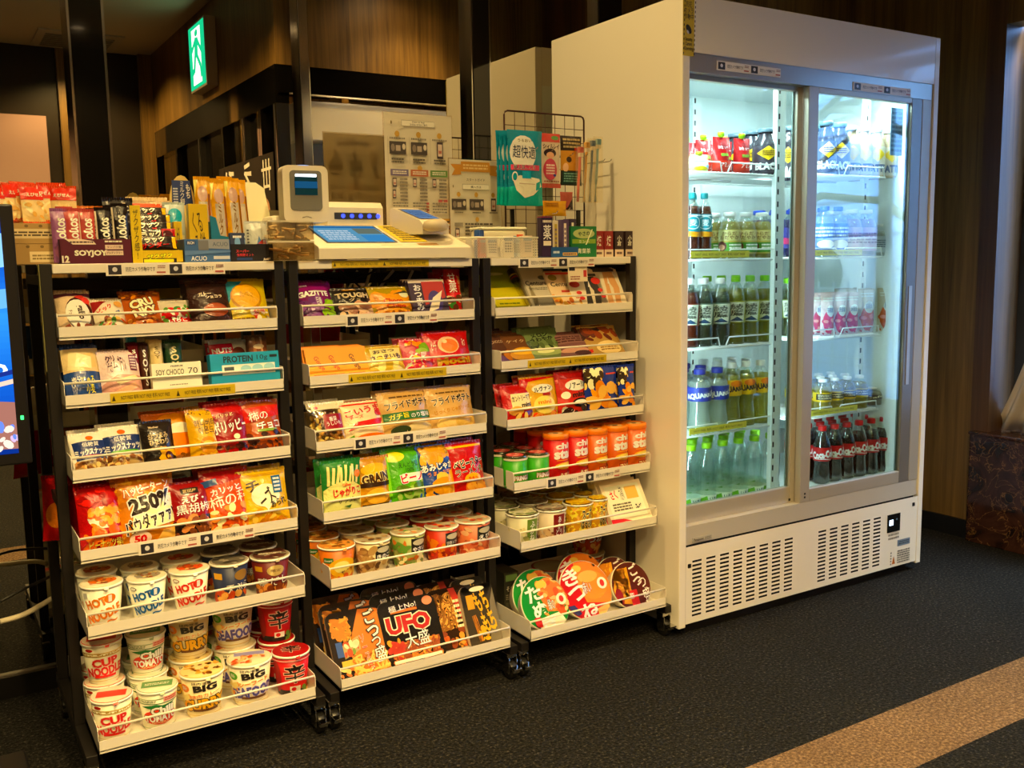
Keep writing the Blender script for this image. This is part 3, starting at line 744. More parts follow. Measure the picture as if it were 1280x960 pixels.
for x, z in ((.043, .222), (1.128, .255)): m.box(x-.007, .0008, z-.007, x+.007, .004, z+.007, DARK, .003)
fp(m, 'screw_plug')
m = MB(); m.box(.055, .0025, .293, .135, .004, .308, M('b6b0a4', .5)); m.fixn = False; art(m, [('t', 'Panasonic', '2a2b2e', .32, .5, .5, .55), ('b', '77746c', .64, .2, .95, .8, 2, 1)], .08, .015, flatS(.08, .015, .0025, .095, .293)); fp(m, 'maker_plate')
# strips stuck on the fridge
def strip_art(): return [('r', 'efe7da', 0, 0, 1, 1), ('r', '2c2a33', .02, .1, .125, .9), ('e', 'd8d8e0', .072, .52, .02, .2), ('t', '防犯カメラ作動中です', '2b2730', .28, .52, .24, .4, 0, .02), ('r', 'b8584c', .41, .16, .485, .3), ('b', '9b6a5c', .42, .55, .485, .85, 2, 1),
    ('r', '2c2a33', .52, .1, .625, .9), ('e', 'd8d8e0', .572, .52, .02, .2), ('t', '防犯カメラ作動中です', '2b2730', .78, .52, .24, .4, 0, .02), ('r', 'b8584c', .91, .16, .985, .3), ('b', '9b6a5c', .92, .55, .985, .85, 2, 2)]
def warn_art(): return [('r', 'd2b414', 0, 0, 1, 1)]+sum([[('p', '3a3008', [(o+.012, .2), (o+.04, .2), (o+.026, .8)]), ('t', 'NOT FREE 有料 NOT FREE 有料 NOT FREE', '2b2408', o+.27, .5, .38, .5, 0, .015)] for o in (.0, .5)], [])
for x0, x1, z in ((.135, .40, 1.716), (.735, 1.03, 1.705)):
    m = MB(); m.box(x0, .0045, z-.013, x1, .006, z+.013, PAPER); m.fixn = False; art(m, strip_art(), x1-x0, .026, flatS(x1-x0, .026, .0045, (x0+x1)/2, z-.013)); fp(m, 'camera_notice_strip')
m = MB(); a, b = .004, .044; m.box(-.0006, -.0008, 1.655+.075, .062-.02, .0, 1.93-.04, M('c8ad12', .5)) ; m.fixn = False
art(m, [('t', '防犯\nカメラ\n作動中', '1d1a10', .5, .78, .8, .32), ('e', '1d1a10', .5, .46, .2, .09, 35), ('e', 'cfc9b8', .42, .41, .08, .035, 35), ('t', 'Security\nCamera\nOperating', '2e2910', .5, .2, .78, .24)]+[('r', '1d1a10', u, .02+k*.08, u+.07, .06+k*.08) for k in range(12) for u in (0, .93)], .0426, .16, flatS(.0426, .16, -.0008, .0207, 1.73)); fp(m, 'security_sticker')
# sliding doors
FRM = M('b7afa0', .35, .35, name='door_frame'); FRM2 = M('8d8880', .3, .5)
def door(x0, x1, y, sl, sr, z0, z1, gz0, gz1, handle):
    m = MB(); t = .024
    m.box(x0, y, z0, x0+sl, y+t, z1, FRM, .002); m.box(x1-sr, y, z0, x1, y+t, z1, FRM2 if handle else FRM, .002)
    m.box(x0+sl, y, z0, x1-sr, y+t, gz0, FRM, .002); m.box(x0+sl, y, gz1, x1-sr, y+t, z1, FRM, .002)
    d = fp(m, 'sliding_door')
    g = MB(); g.box(x0+sl, y+.008, gz0, x1-sr, y+.013, gz1, GLASS); g.build('glass_pane', d)
    g = MB(); g.box(x0+sl, y+.0135, gz0, x0+sl+.006, y+.018, gz1, M('5b6a68', .4)); g.box(x1-sr-.006, y+.0135, gz0, x1-sr, y+.018, gz1, M('5b6a68', .4)); g.build('gasket', d)
    return d
dl = door(.03, .545, .034, .003, .034, .345, 1.692, .40, 1.676, False)
dr = door(.532, 1.100, .007, .046, .055, .345, 1.69, .388, 1.672, True)
m = MB(); m.box(1.060, .0045, .70, 1.078, .0075, 1.05, M('c9c2b4', .3, .6), .001); m.build('finger_grip', dr)
m = MB(); m.box(.508, .0325, .352, .516, .0345, .36, DARK); m.box(.552, .0055, .36, .558, .0072, .366, DARK); m.box(.552, .0055, .372, .558, .0072, .378, DARK); m.build('screw', dr)
m = MB(); m.box(1.10, .006, .345, 1.152, .05, 1.69, FRM, .002); fp(m, 'door_jamb')
# interior fittings: pilasters, shelves, lights
for x0, x1, y in ((.508, .548, .115), (1.05, 1.075, .2), (.0345, .05, .56), (.56, .60, .57)):
    m = MB(); m.box(x0, y, .35, x1, y+.018, 1.74, INT)
    for k in range(34): m.box(x0+.006, y-.0006, .40+k*.04, x0+.013, y, .418+k*.04, DARK)
    fp(m, 'shelf_standard')
SZL = [1.425, 1.154, .874, .597]; SZR = [1.436, 1.155, .875, .601]
WIRE = M('eef0ee', .35, name='white_coated_wire')
def shelf(x0, x1, z, yellow):
    m = MB(); y0, y1 = .125, .56
    for y in (y0, (y0+y1)/2, y1): m.tube([(x0, y, z-.004), (x1, y, z-.004)], .0035, WIRE)
    n = int((x1-x0)/.016)
    for i in range(n+1): x = x0+(x1-x0)*i/n; m.tube([(x, y0, z), (x, y1, z)], .0014, WIRE, 4)
    s = fp(m, 'wire_shelf')
    r = MB(); xm_ = (x0+x1)/2
    for a, b in ((x0+.005, xm_-.012), (xm_+.012, x1-.005)):
        r.tube([(a, y0, z), (a+.012, y0-.004, z+.03), (b-.012, y0-.004, z+.03), (b, y0, z)], .0026, WIRE)
    r.build('front_guard', s)
    if yellow:
        r = MB(); r.box(x0+.09, y0-.009, z+.005, x0+.34, y0-.0075, z+.025, M('e6d84a', .5)); r.fixn = False; art(r, [('r', 'eadb48', 0, 0, 1, 1), ('t', 'NOT FREE 有料 NOT FREE 有料 NOT FREE', '6a5f14', .5, .5, .85, .45)], .25, .02, flatS(.25, .02, y0-.009, x0+.215, z+.005)); r.build('warning_label', s)
for i in range(4): shelf(.052, .528, SZL[i], i in (1, 3)); shelf(.605, 1.07, SZR[i], i in (1, 3))
LED = emis('e6fbff', 3, 'led_tube')
m = MB(); m.box(.06, .085, 1.735, .46, .11, 1.75, LED); m.box(.62, .085, 1.735, 1.04, .11, 1.75, LED); fp(m, 'led_strip')
m = MB(); m.box(1.075, .52, .46, 1.14, .6, 1.2, M('c8d4d4', .5)); m.box(.18, .59, 1.60, .42, .62, 1.68, M('c8d4d4', .5)); fp(m, 'cooling_duct')
m = MB(); m.box(.985, .045, 1.50, 1.05, .046, 1.66, M('8fb4d8', .5)); m.fixn = False; art(m, [('b', '42668e', .08, .06, .92, .94, 9, 5)], .065, .16, flatS(.065, .16, .045, 1.017, 1.5)); fp(m, 'instruction_sheet')

# ------------------------------------------------------------------ display racks
def make_rack(r, strips):
    x0, x1 = RX[r]; xc = (x0+x1)/2; hw = (x1-x0)/2
    rk = empty('display_rack', (xc, .35, 0), ['black wheeled display rack on the left, with snack boxes on top', 'black wheeled display rack in the middle, under the self-checkout', 'black wheeled display rack next to the fridge side'][r], 'display rack', 'wheeled snack racks')
    P = lambda m, name, par=None: m.build(name, rk if par is None else par, (-xc, -.35, 0) if par is None else None)
    for sx in (-1, 1):
        a = xc+sx*(hw+.002); b = xc+sx*(hw+.026); a, b = min(a, b), max(a, b)
        for y in (.203, .50):
            m = MB(); m.box(a, y, .1, b, y+.022, 1.167, BLACK, .0015); P(m, 'post')
        m = MB(); m.box(a, .03, .075, b, .56, .1, BLACK, .0015); P(m, 'base_foot')
        for z_ in (1.12, .62): m = MB(); m.box(a, .225, z_, b, .50, z_+.022, BLACK, .0015); P(m, 'side_rail')
        for y in (.055, .50):
            c = MB(); cx = (a+b)/2; q = 1 if y < .3 else -1
            c.box(cx-.015, y-.015, .062, cx+.015, y+.015, .0755, CHROME, .002); c.box(cx-.014, y-.02, .018, cx-.011, y+.014, .064, CHROME, .001); c.box(cx+.011, y-.02, .018, cx+.014, y+.014, .064, CHROME, .001)
            c.lathe([(.006, 0), (.006, .034)], CHROME, 10, (cx, y-.004, .008)) if 0 else None
            cs = P(c, 'caster')
            w = MB(); vs = []; n = 20
            for xx, rr in ((-.010, .018), (-.010, .0235), (-.007, .025), (.007, .025), (.010, .0235), (.010, .018)):
                for i in range(n): vs.append((cx+xx, y-.006+rr*math.cos(2*PI*i/n), .0252+rr*math.sin(2*PI*i/n)))
            w.add(vs, [(j*n+i, j*n+(i+1) % n, (j+1)*n+(i+1) % n, (j+1)*n+i) for j in range(5) for i in range(n)]+[tuple(range(n)), tuple(range(5*n, 6*n))], M('1a1917', .35), True); w.build('wheel', cs)
            k = MB(); k.box(cx-.012, y-.05, .036, cx+.012, y-.02, .041, CHROME, .001); k.box(cx-.010, y-.04, .026, cx+.010, y-.022, .034, CHROME, .001); k.build('brake_lever', cs)
    for z_ in (1.10, .1): m = MB(); m.box(xc-hw, .503, z_, xc+hw, .515, z_+.03, BLACK); P(m, 'cross_bar')
    m = MB(); m.box(x0-.0012, .198, 1.1455, x1+.0012, .54, 1.166, WHITE, .0015); top = P(m, 'top_board')
    for t, (y, z) in enumerate(TYZ):
        m = MB(); yb = .495; k = .0015
        m.box(x0, y, z+.004, x1, yb, z+.0065, WHITE); m.box(x0, y, z, x1, y+k, z+.029, WHITE); m.box(x0, yb-k, z+.004, x1, yb, z+.05, WHITE)
        for xs_ in (x0, x1-k):
            m.prism([(y+.0, z), (y, z+.052), (y+.006, z+.059), (yb, z+.059), (yb, z+.004), (y+.004, z+.004)], xs_, xs_+k, WHITE, 'x')
        tr_ = P(m, 'tray')
        m = MB(); m.tube([(x0+.001, y+.004, z+.055), (x1-.001, y+.004, z+.055)], .0028, WHITE, 8); m.build('front_rail', tr_)
        if t in strips:
            kind, a, b = strips[t]; yy = y-.0012
            xa, xb = xat(a, yy, z+.012), xat(b, yy, z+.012); g = MB(); hh = .021 if kind == 'w' else .024; z0 = z-.002 if kind == 'w' else z+.004; hh = .028 if kind == 'w' else .022
            g.box(xa, yy, z0, xb, y-.0002, z0+hh, PAPER if kind == 'w' else M('d2b414', .5)); g.fixn = False
            art(g, strip_art() if kind == 'w' else warn_art(), xb-xa, hh, flatS(xb-xa, hh, yy, (xa+xb)/2, z0)); g.build('camera_notice_strip' if kind == 'w' else 'warning_label', tr_)
    if 'top' in strips:
        kind, a, b = strips['top']; yy = .1965; xa, xb = xat(a, yy, 1.155), xat(b, yy, 1.155); g = MB()
        z0, hh = (1.138, .027) if kind == 'w' else (1.1475, .0175)
        g.box(xa, yy, z0, xb, .1979, z0+hh, PAPER if kind == 'w' else M('d2b414', .5)); g.fixn = False
        art(g, strip_art() if kind == 'w' else warn_art(), xb-xa, hh, flatS(xb-xa, hh, yy, (xa+xb)/2, z0)); g.build('camera_notice_strip' if kind == 'w' else 'warning_label', top)
    return rk
make_rack(0, {'top': ('w', 132, 281), 1: ('y', 138, 294), 3: ('w', 173, 318)})
make_rack(1, {'top': ('y', 415, 536), 0: ('w', 432, 547), 1: ('y', 436, 558), 2: ('w', 442, 558)})
make_rack(2, {'top': ('w', 648, 743), 1: ('y', 660, 758), 3: ('w', 683, 775)})
# yellow security tape on the outer post
m = MB(); m.box(-1.6735, .2015, .93, -1.6722, .2255, 1.165, M('8f8a4a', .5)); m.fixn = False
art(m, [('t', '防\n犯\nカ\nメ\nラ\n作\n動\n中', '2c2a18', .5, .6, .5, .6), ('b', '2c2a18', .2, .05, .8, .2, 4, 2)], .024, .235, lambda u, v, e=0: (-1.6735-e, .2255-.024*u, .93+.235*v))
o = m.build('security_tape', bpy.data.objects['display_rack']); o.location = (-(RX[0][0]+RX[0][1])/2, -.35, 0)
GAIN[:] = [1.3, 1.15]
# ------------------------------------------------------------------ goods on the trays
WH, BK, RD, GO, CR = 'f2ebdd', '17120f', 'b8161a', 'c9942c', 'efe3c4'
# --- left rack, top tray
bag(0, 0, 74, 121, 366, 34, 'beige candy bag with dark-brown lettering and strawberry', 'cdb89a', [('r', '5b2f3a', 0, .86, 1, .95), ('e', '3a1d16', .62, .42, .42, .40), ('e', 'ede3d0', .56, .42, .36, .33), ('t', 'galbo', '2b1510', .62, .44, .48, .17, -90, .03), ('t', 'チョコ', '6d4a36', .34, .42, .22, .07, -90), ('p', 'b03a34', [(.5, .82), (.95, .62), (.78, .88)]), ('e', 'c8433c', .84, .74, .12, .09), ('n', ['4a241a', '6d3826'], .05, .02, .95, .14, 14, .08, 2)], sealc='b9a283')
bag(0, 0, 119, 161, 376, 34, 'white and red candy bag with brown choco lettering', 'd9d0bd', [('p', '8a2a2a', [(0, .6), (.5, .95), (0, .95)]), ('t', 'ピック', 'c23b2c', .35, .66, .5, .14, 28, .04), ('t', 'アップ', '3a4f7a', .6, .48, .5, .14, 20, .04), ('n', ['b0452c', '7a3b22', 'd8b36a', '4f7a3a'], .1, .05, .95, .35, 26, .1, 4), ('e', 'c99a5a', .8, .8, .14, .1)])
bag(0, 0, 158, 209, 367, 32, 'orange-brown candy bag with cream stacked lettering', '9a4f1d', [('t', 'CRU', 'efdcb4', .45, .68, .6, .2, 14, .05, '4a1f10', .06), ('t', 'NKY', 'efdcb4', .5, .44, .6, .2, 14, .05, '4a1f10', .06), ('n', ['b5672a', 'd18f4a', '6a3114'], .02, .02, .98, .26, 22, .09, 8), ('n', ['5f2c12', 'c17a34'], .02, .8, .98, .98, 10, .09, 9)])
bag(0, 0, 201, 243, 377, 30, 'small red and white candy bag with green leaves', 'c7bfae', [('r', 'a82222', 0, .0, 1, .35), ('e', 'b02a2a', .3, .5, .25, .2), ('e', '3f7a34', .55, .62, .14, .1), ('e', '7d2b2b', .8, .5, .2, .16), ('n', ['cf3b30', 'efd9c8', '5d8a3c'], .05, .1, .95, .75, 30, .08, 5), ('t', 'いちご', WH, .5, .24, .6, .14, 6, .04)])
bag(0, 0, 240, 296, 350, 26, 'dark brown packet with small cocoa cookie', '2c1712', [('r', '3d2219', 0, .9, 1, .98), ('t', 'ガトー', 'd8cbb4', .36, .66, .3, .08, 4, .03), ('t', 'ショコラ', 'd8cbb4', .56, .6, .4, .06, 4, .03), ('e', '7a3a22', .55, .33, .3, .14), ('e', '93482a', .55, .36, .24, .09), ('b', 'bfa98c', .12, .03, .9, .12, 3, 1)], dy0=-.012)
bag(0, 0, 283, 345, 351, 24, 'yellow and blue bag with big round biscuit', 'c4ae3c', [('p', '2f7f96', [(0, .98), (0, .3), (.2, .7), (.5, .98)]), ('e', 'a97a26', .5, .6, .36, .3), ('e', 'd2a03c', .5, .62, .32, .26), ('t', 'たべっ', 'b5842c', .5, .66, .3, .12, 0, .04), ('n', ['b0402c', 'e0d8c4'], .55, .05, .95, .3, 10, .07, 3), ('t', 'お得', 'c23020', .72, .28, .3, .12, 20, .05, WH, .06), ('b', '6c4a12', .1, .06, .6, .16, 2, 5)])
b0 = mk_box(.055, .07, .03, '3a2f2a', [('r', 'b4532a', 0, .55, 1, .8), ('b', 'dcd2c0', .1, .1, .9, .45, 3, 3)], name='snack_box')
stock(b0, 0, 0, xat(215, .40, 1.05), .40, 1.006, 0, 'small dark box with orange band behind the red candy bag', 0, .05, 'snack box')
# --- left rack, second tray
bag(0, 1, 77, 131, 434, 24, 'blue bag with cream crackers pictured on top', '26407c', [('r', 'cdb98e', 0, .52, 1, .96), ('p', 'e2cda0', [(.1, .56), (.5, .54), (.62, .84), (.2, .9)]), ('p', 'd2b57e', [(.4, .55), (.9, .6), (.85, .88), (.5, .82)]), ('p', 'ead8b0', [(.3, .6), (.75, .56), (.78, .78), (.4, .86)]), ('t', '塩分', 'ece4d4', .3, .36, .26, .14, 8, .03), ('t', 'にゅる\n小麦', 'dcd24a', .62, .27, .34, .3, 6, .04), ('t', 'クラッカー', WH, .22, .2, .12, .3, 8, .03), ('b', 'b9c4dc', .1, .03, .9, .1, 2, 3)])
bag(0, 1, 127, 180, 440, 22, 'pale pink bran biscuit bag with dark violet lettering', 'd9c3c4', [('t', 'クリーム玄米', '4a2440', .24, .72, .14, .44, 0, .02), ('t', 'クリ\nーム', '3d1c34', .3, .76, .24, .3, 8, .03), ('t', 'ブラン', '3d1c34', .55, .72, .16, .34, 8, .03), ('r', '6b3a58', .74, .56, .93, .9), ('b', 'e0cdd0', .76, .58, .91, .88, 5, 2), ('p', 'b98d86', [(0, .0), (1, .0), (1, .45), (.4, .48), (0, .3)]), ('p', 'd8a98c', [(.1, .08), (.8, .3), (.9, .2), (.25, 0)]), ('p', 'e7c6a4', [(.3, .36), (.85, .46), (.95, .38), (.4, .26)])])
for k, (a, b, col, tx, tc) in enumerate(((165, 178, '6d1d22', 'SNICKERS', WH), (178, 190, '42261e', 'SOYS', WH), (192, 208, 'cdbb8c', 'SOY CHOCO', '7a6a42'), (211, 232, '1f3a26', 'SOY C', 'c9c09a'))):
    bag(0, 1, a, b, 431-4*(k > 1), 10, ['red and white bar standing beside the pink bag', 'brown bar standing beside the red bar', 'pale gold bar standing in the white box', 'dark green bar standing in the white box'][k], col, [('t', tx, tc, .5, .56, .75, .62, 0, .03) if 0 else ('t', '\n'.join(tx), tc, .5, .55, .5, .7, 0, .03)], d=.018, n=2, dy=.02, dy0=.03, name='snack_bar', cat='snack bar')
def tray_box(r, t, xl, xr, top, lean, d, body, els, desc, side=None):
    return bag(r, t, xl, xr, top, lean, desc, body, els, d=d, n=0, kind='box', cat='display box', name='display_box', side=side, dy0=-.002)
tray_box(0, 1, 190, 252, 454, 6, .022, 'ddd6c6', [('t', 'PREMIUM', '3a3632', .5, .90, .24, .05), ('t', 'SOY CHOCO', '2e2b29', .36, .72, .56, .17, 0, .01), ('t', '70', '2e2b29', .82, .73, .2, .19, 0, .0), ('b', '8a8378', .34, .3, .7, .35, 1, 1)], 'white open box with thin grey lettering holding soy bars')
tray_box(0, 1, 263, 351, 442, 8, .03, '2f86ad', [('t', 'PROTEIN', '15232e', .4, .83, .42, .17, 0, .03), ('t', '10g', '15232e', .75, .83, .16, .17, 0, .0), ('r', '15232e', .86, .83, .97, .9), ('r', 'c9d3cc', .16, .40, .93, .68), ('r', '3f4a50', .19, .48, .33, .62), ('e', '8fb8c4', .5, .54, .08, .11), ('e', '8fb8c4', .67, .55, .08, .11), ('e', '8fb8c4', .84, .56, .08, .11)], 'bright blue open box for protein bars')
bag(0, 1, 266, 314, 427, 14, 'red and white nut bag behind the blue box', 'b3a79a', [('r', 'a32430', 0, .55, .6, .95), ('t', 'NUTS', WH, .3, .8, .5, .1, 0, .03), ('e', '5a2a1c', .75, .72, .2, .14), ('e', '7d3a22', .6, .6, .2, .1)], dy0=.05)
bag(0, 1, 314, 338, 421, 8, 'brown striped bar behind the blue box', '7a4a34', [('r', '9d6a4a', .2, 0, .35, 1), ('r', 'b98a6a', .6, 0, .72, 1), ('e', 'd0b89a', .5, .8, .3, .05)], d=.02, dy0=.05, dy=.025, name='snack_bar', cat='snack bar')
# --- left rack, third tray
for k, (a, b, tp, uc) in enumerate(((83, 139, 542, 'b82a34'), (130, 184, 534, '4f8a2c'))):
    bag(0, 2, a, b, tp, 27, f'blue and white mixed nut bag with {"red" if k == 0 else "green"} underline', 'd8d3c8', [('e', 'c4622c', .5, .86, .1, .06), ('p', '1d2d64', [(.04, .78), (.96, .78), (.9, .34), (.1, .34)]), ('t', '低糖質', WH, .5, .7, .44, .11, 0, .04), ('t', 'ミックスナッツ', WH, .5, .52, .84, .15, 3, .05), ('r', uc, .18, .38, .84, .43), ('r', '9a8258', .04, .05, .96, .31), ('n', ['b98a52', '7a4f2c', 'd8b67c', '5d3a22'], .08, .06, .92, .30, 36, .07, k+3)])
bag(0, 2, 179, 222, 527, 20, 'black sunflower-seed bag with large orange sunflower', '1b1512', [('t', 'Mother', 'bdb098', .4, .86, .3, .05), ('t', 'おつまみ\nひまわり', 'b5a482', .5, .6, .62, .26, 4, .02), ('n', ['d98a1e', 'e0a53a'], .52, .1, .98, .36, 30, .1, 4), ('e', '4a2412', .75, .22, .13, .09), ('b', '9a8a6a', .1, .36, .6, .42, 2, 2)])
bag(0, 2, 182, 246, 517, 16, 'orange bag with foaming beer glass pictured', 'c26a1c', [('e', 'd98a2c', .6, .5, .5, .5), ('p', 'd97a14', [(.6, .12), (.86, .12), (.92, .62), (.54, .62)]), ('p', 'f0e2c0', [(.53, .58), (.93, .58), (.94, .74), (.52, .74)]), ('e', 'f4e9cc', .73, .74, .2, .05), ('n', ['6d4420', '8f5a2c'], .3, .02, .98, .14, 14, .07, 5)], dy0=.035)
bag(0, 2, 238, 281, 512, 17, 'gold bag with black Korean lettering and an almond', 'c49a2a', [('n', ['3a2a14'], .05, .88, .95, .97, 22, .02, 3), ('t', '허니버터\n아몬드', '332312', .5, .66, .62, .28, 3, .03), ('e', 'b37a2c', .52, .3, .26, .17), ('e', 'd8a85c', .5, .34, .14, .05), ('n', ['a06a24', 'd2a64a'], .05, .02, .95, .14, 14, .1, 6)])
bag(0, 2, 262, 318, 505, 18, 'red bag with white katakana and fried peanuts', 'a31a20', [('e', '7d1216', .5, .5, .5, .34), ('t', 'ポリッピー', WH, .52, .58, .84, .22, 6, .05, '5a0f10', .08), ('t', 'カリッと', 'e8c8a0', .4, .78, .4, .06, 6, .02), ('e', 'd8cbb0', .62, .38, .08, .05), ('n', ['4a1e14', '7a3a22', '2e120c'], .02, .02, .98, .26, 40, .06, 5)])
bag(0, 2, 307, 357, 502, 18, 'orange-brown chocolate rice cracker bag with white lettering', '9c4a1c', [('p', 'b8301e', [(0, .6), (1, .72), (1, .92), (0, .88)]), ('t', '柿の', WH, .4, .72, .5, .17, 6, .05, '7a1410', .06), ('t', 'チョコ', WH, .66, .54, .6, .15, 6, .05, '7a1410', .06), ('r', '6f8a3a', .3, .42, .85, .47), ('n', ['3d1c14', '5a2c1e', '2a120c'], .05, .02, .98, .4, 44, .075, 7)])
# --- left rack, fourth tray
bag(0, 3, 90, 158, 607, 17, 'large red bag with white dish of orange sticks', '9f1a16', [('e', 'e6dccb', .53, .52, .36, .16), ('n', ['d87a2c', 'c25c1e', 'e89a4c'], .25, .42, .82, .64, 46, .10, 3), ('n', ['d87a2c', 'c25c1e'], .05, .1, .98, .35, 16, .12, 4), ('n', ['c2302a', '8a1512'], .05, .7, .95, .95, 14, .1, 9), ('t', 'ピーナッツ揚げ', 'f0d268', .55, .14, .8, .12, 2, .05, '7a1410', .05)], d=.05)
bag(0, 3, 146, 227, 593, 17, 'large orange bag with bold 250 percent and katakana lettering', 'b87420', [('n', ['c98a34', 'd9a24a', 'a5641a'], 0, .55, 1, .98, 70, .05, 3), ('t', 'ハッピーターン', 'f0e4cc', .52, .80, .76, .13, 8, .07, 'a81e1a', .11), ('p', 'e9d9b0', [(.2, .2), (.95, .3), (1, .7), (.3, .66)]), ('t', '250%', '20140e', .56, .60, .68, .20, 10, .09, 'f2ead8', .10), ('t', 'パウダァァァ!!', '20140e', .54, .36, .88, .20, 14, .06, 'f2ead8', .11), ('e', 'e2bfae', .33, .12, .17, .10), ('t', '50', 'b8281e', .33, .12, .18, .09, 0, .06), ('p', 'cda45a', [(.55, .02), (.98, .02), (.98, .22), (.7, .2)])], d=.05)
bag(0, 3, 215, 273, 603, 17, 'dark red bag with black pepper shrimp sticks', '7d1418', [('r', '1c1210', .26, .80, .66, .90), ('t', '宮田屋', 'c9b184', .46, .85, .3, .06), ('t', 'えび・', WH, .5, .70, .5, .12, 2, .03), ('t', '黒胡椒', WH, .5, .54, .78, .17, 2, .04), ('p', '1a0f0d', [(.02, .04), (.98, .04), (.98, .42), (.02, .34)]), ('n', ['9c5a34', 'b97a4a', '6a3a22'], .08, .05, .95, .34, 24, .12, 6)], d=.045)
bag(0, 3, 257, 320, 587, 17, 'orange-red rice cracker bag with blue corner flash', 'b54a24', [('p', '8f1c20', [(0, .72), (1, .86), (1, .98), (0, .98)]), ('p', '28457a', [(0, .74), (.3, .78), (.3, .88), (0, .84)]), ('t', 'カリッと', WH, .46, .68, .62, .1, 8, .03), ('t', '柿の種', 'f0e4d0', .52, .53, .84, .2, 8, .03), ('n', ['d2662c', 'b84a1c', 'e08a4a', 'e8d2a4'], .03, .03, .97, .42, 56, .08, 7)], d=.045)
bag(0, 3, 302, 367, 588, 15, 'yellow cheese cracker bag with handwritten black lettering', 'cba63c', [('r', 'a8832c', .02, .9, .98, .95), ('e', 'e8ddc0', .5, .56, .3, .2), ('p', 'e8ddc0', [(.3, .5), (.5, .3), (.7, .5)]), ('t', 'チ', '2a2018', .26, .74, .26, .18, 10, .02), ('t', 'ーズ', '2a2018', .5, .52, .34, .26, 35, .02), ('r', '24527c', .66, .58, .86, .88), ('b', 'dfe4e6', .69, .6, .83, .86, 4, 2), ('t', 'あられ', '2a2018', .74, .42, .36, .12, 14, .02), ('n', ['c88a34', 'e2b45c', 'b3742a'], .1, .04, .9, .28, 18, .11, 8)], d=.045)
x_ = mk_bag(.09, .15, .04, 'a11c18', [('e', 'd87a2c', .4, .4, .3, .2)], 4, sealc='8e1815'); put(x_, -1.655, .30, .52, R(10), R(-18)); tag(x_, 'red bag poking out past the left rack post, fourth tray', 'snack bag')
# --- left rack, fifth tray: tall cups
def hot(col): return [('e', col, .66, .74, .10, .11), ('r', WH, .63, .66, .69, .82), ('t', 'HOT', col, .42, .66, .36, .19, 16, .07), ('t', 'NOODLE', col, .55, .38, .64, .22, 16, .07), ('p', 'efe7d8', [(.2, .75), (.3, .78), (.29, .9), (.2, .88)]), ('t', '♨' if 0 else '~', col, .7, .2, .2, .05), ('b', col, .3, .08, .6, .13, 1, 2)]
def hotlid(c): return [('e', 'd9cfb6', .5, .5, .49, .49), ('e', c, .52, .56, .34, .28), ('n', [c, 'e0c48c', '8a4a1c'], .25, .3, .75, .75, 30, .06, 3)]
cup(0, 4, 97, 156, 727, 'white tall noodle cup with slanted orange lettering', 'e4dccb', hot('d07a1e'), 'd8cdb4', hotlid('c86a1e'), n=1)
cup(0, 4, 156, 210, 720, 'white tall noodle cup with slanted blue lettering', 'e4dccb', hot('1f5aa0')+[('e', '2b2622', .27, .84, .07, .05), ('e', 'efe7d8', .27, .84, .055, .035)], 'cfc6b0', hotlid('8d8474'), n=1)
cup(0, 4, 209, 263, 710, 'white tall noodle cup with slanted red lettering', 'e4dccb', hot('c03a2c')+[('e', '8a3a30', .27, .84, .07, .05), ('e', 'efe7d8', .27, .84, .055, .035)], 'd8cdb4', hotlid('c8542e'), n=1)
cup(0, 4, 260, 312, 700, 'navy tall noodle cup with tempura lettering', '1f2748', [('r', 'c89a3a', .18, .66, .36, .82), ('e', '8a6a3a', .72, .74, .14, .14), ('t', '天ぷら', 'efe8da', .66, .42, .46, .24, 6, .05, '14110f', .08), ('n', ['c2632e', 'e2a35c', 'b5482a'], .1, .05, .9, .3, 26, .08, 4), ('p', 'b4472c', [(.15, .3), (.35, .46), (.3, .2)])], '9a9180', [('e', '5a5448', .5, .5, .44, .44), ('n', ['8d8474', '37332c'], .15, .15, .85, .85, 20, .1, 3)], n=1)
cup(0, 4, 311, 363, 693, 'maroon tall noodle cup with duck broth lettering', '5e1c1a', [('r', 'c89a3a', .18, .7, .34, .84), ('e', 'b5a06c', .58, .72, .16, .15), ('t', '限定', '4a1512', .58, .72, .18, .08), ('t', '鴨だし', 'efe8da', .54, .42, .62, .26, 5, .04, '14110f', .09), ('n', ['a5622e', 'c98a4a', '7a3a1c'], .1, .04, .9, .26, 24, .08, 6)], '8f8672', [('e', '4f3028', .5, .5, .44, .44), ('n', ['8d8474', '5a2c20'], .15, .15, .85, .85, 20, .1, 3), ('b', 'd8cdb4', .2, .45, .8, .6, 3, 2)], n=1)
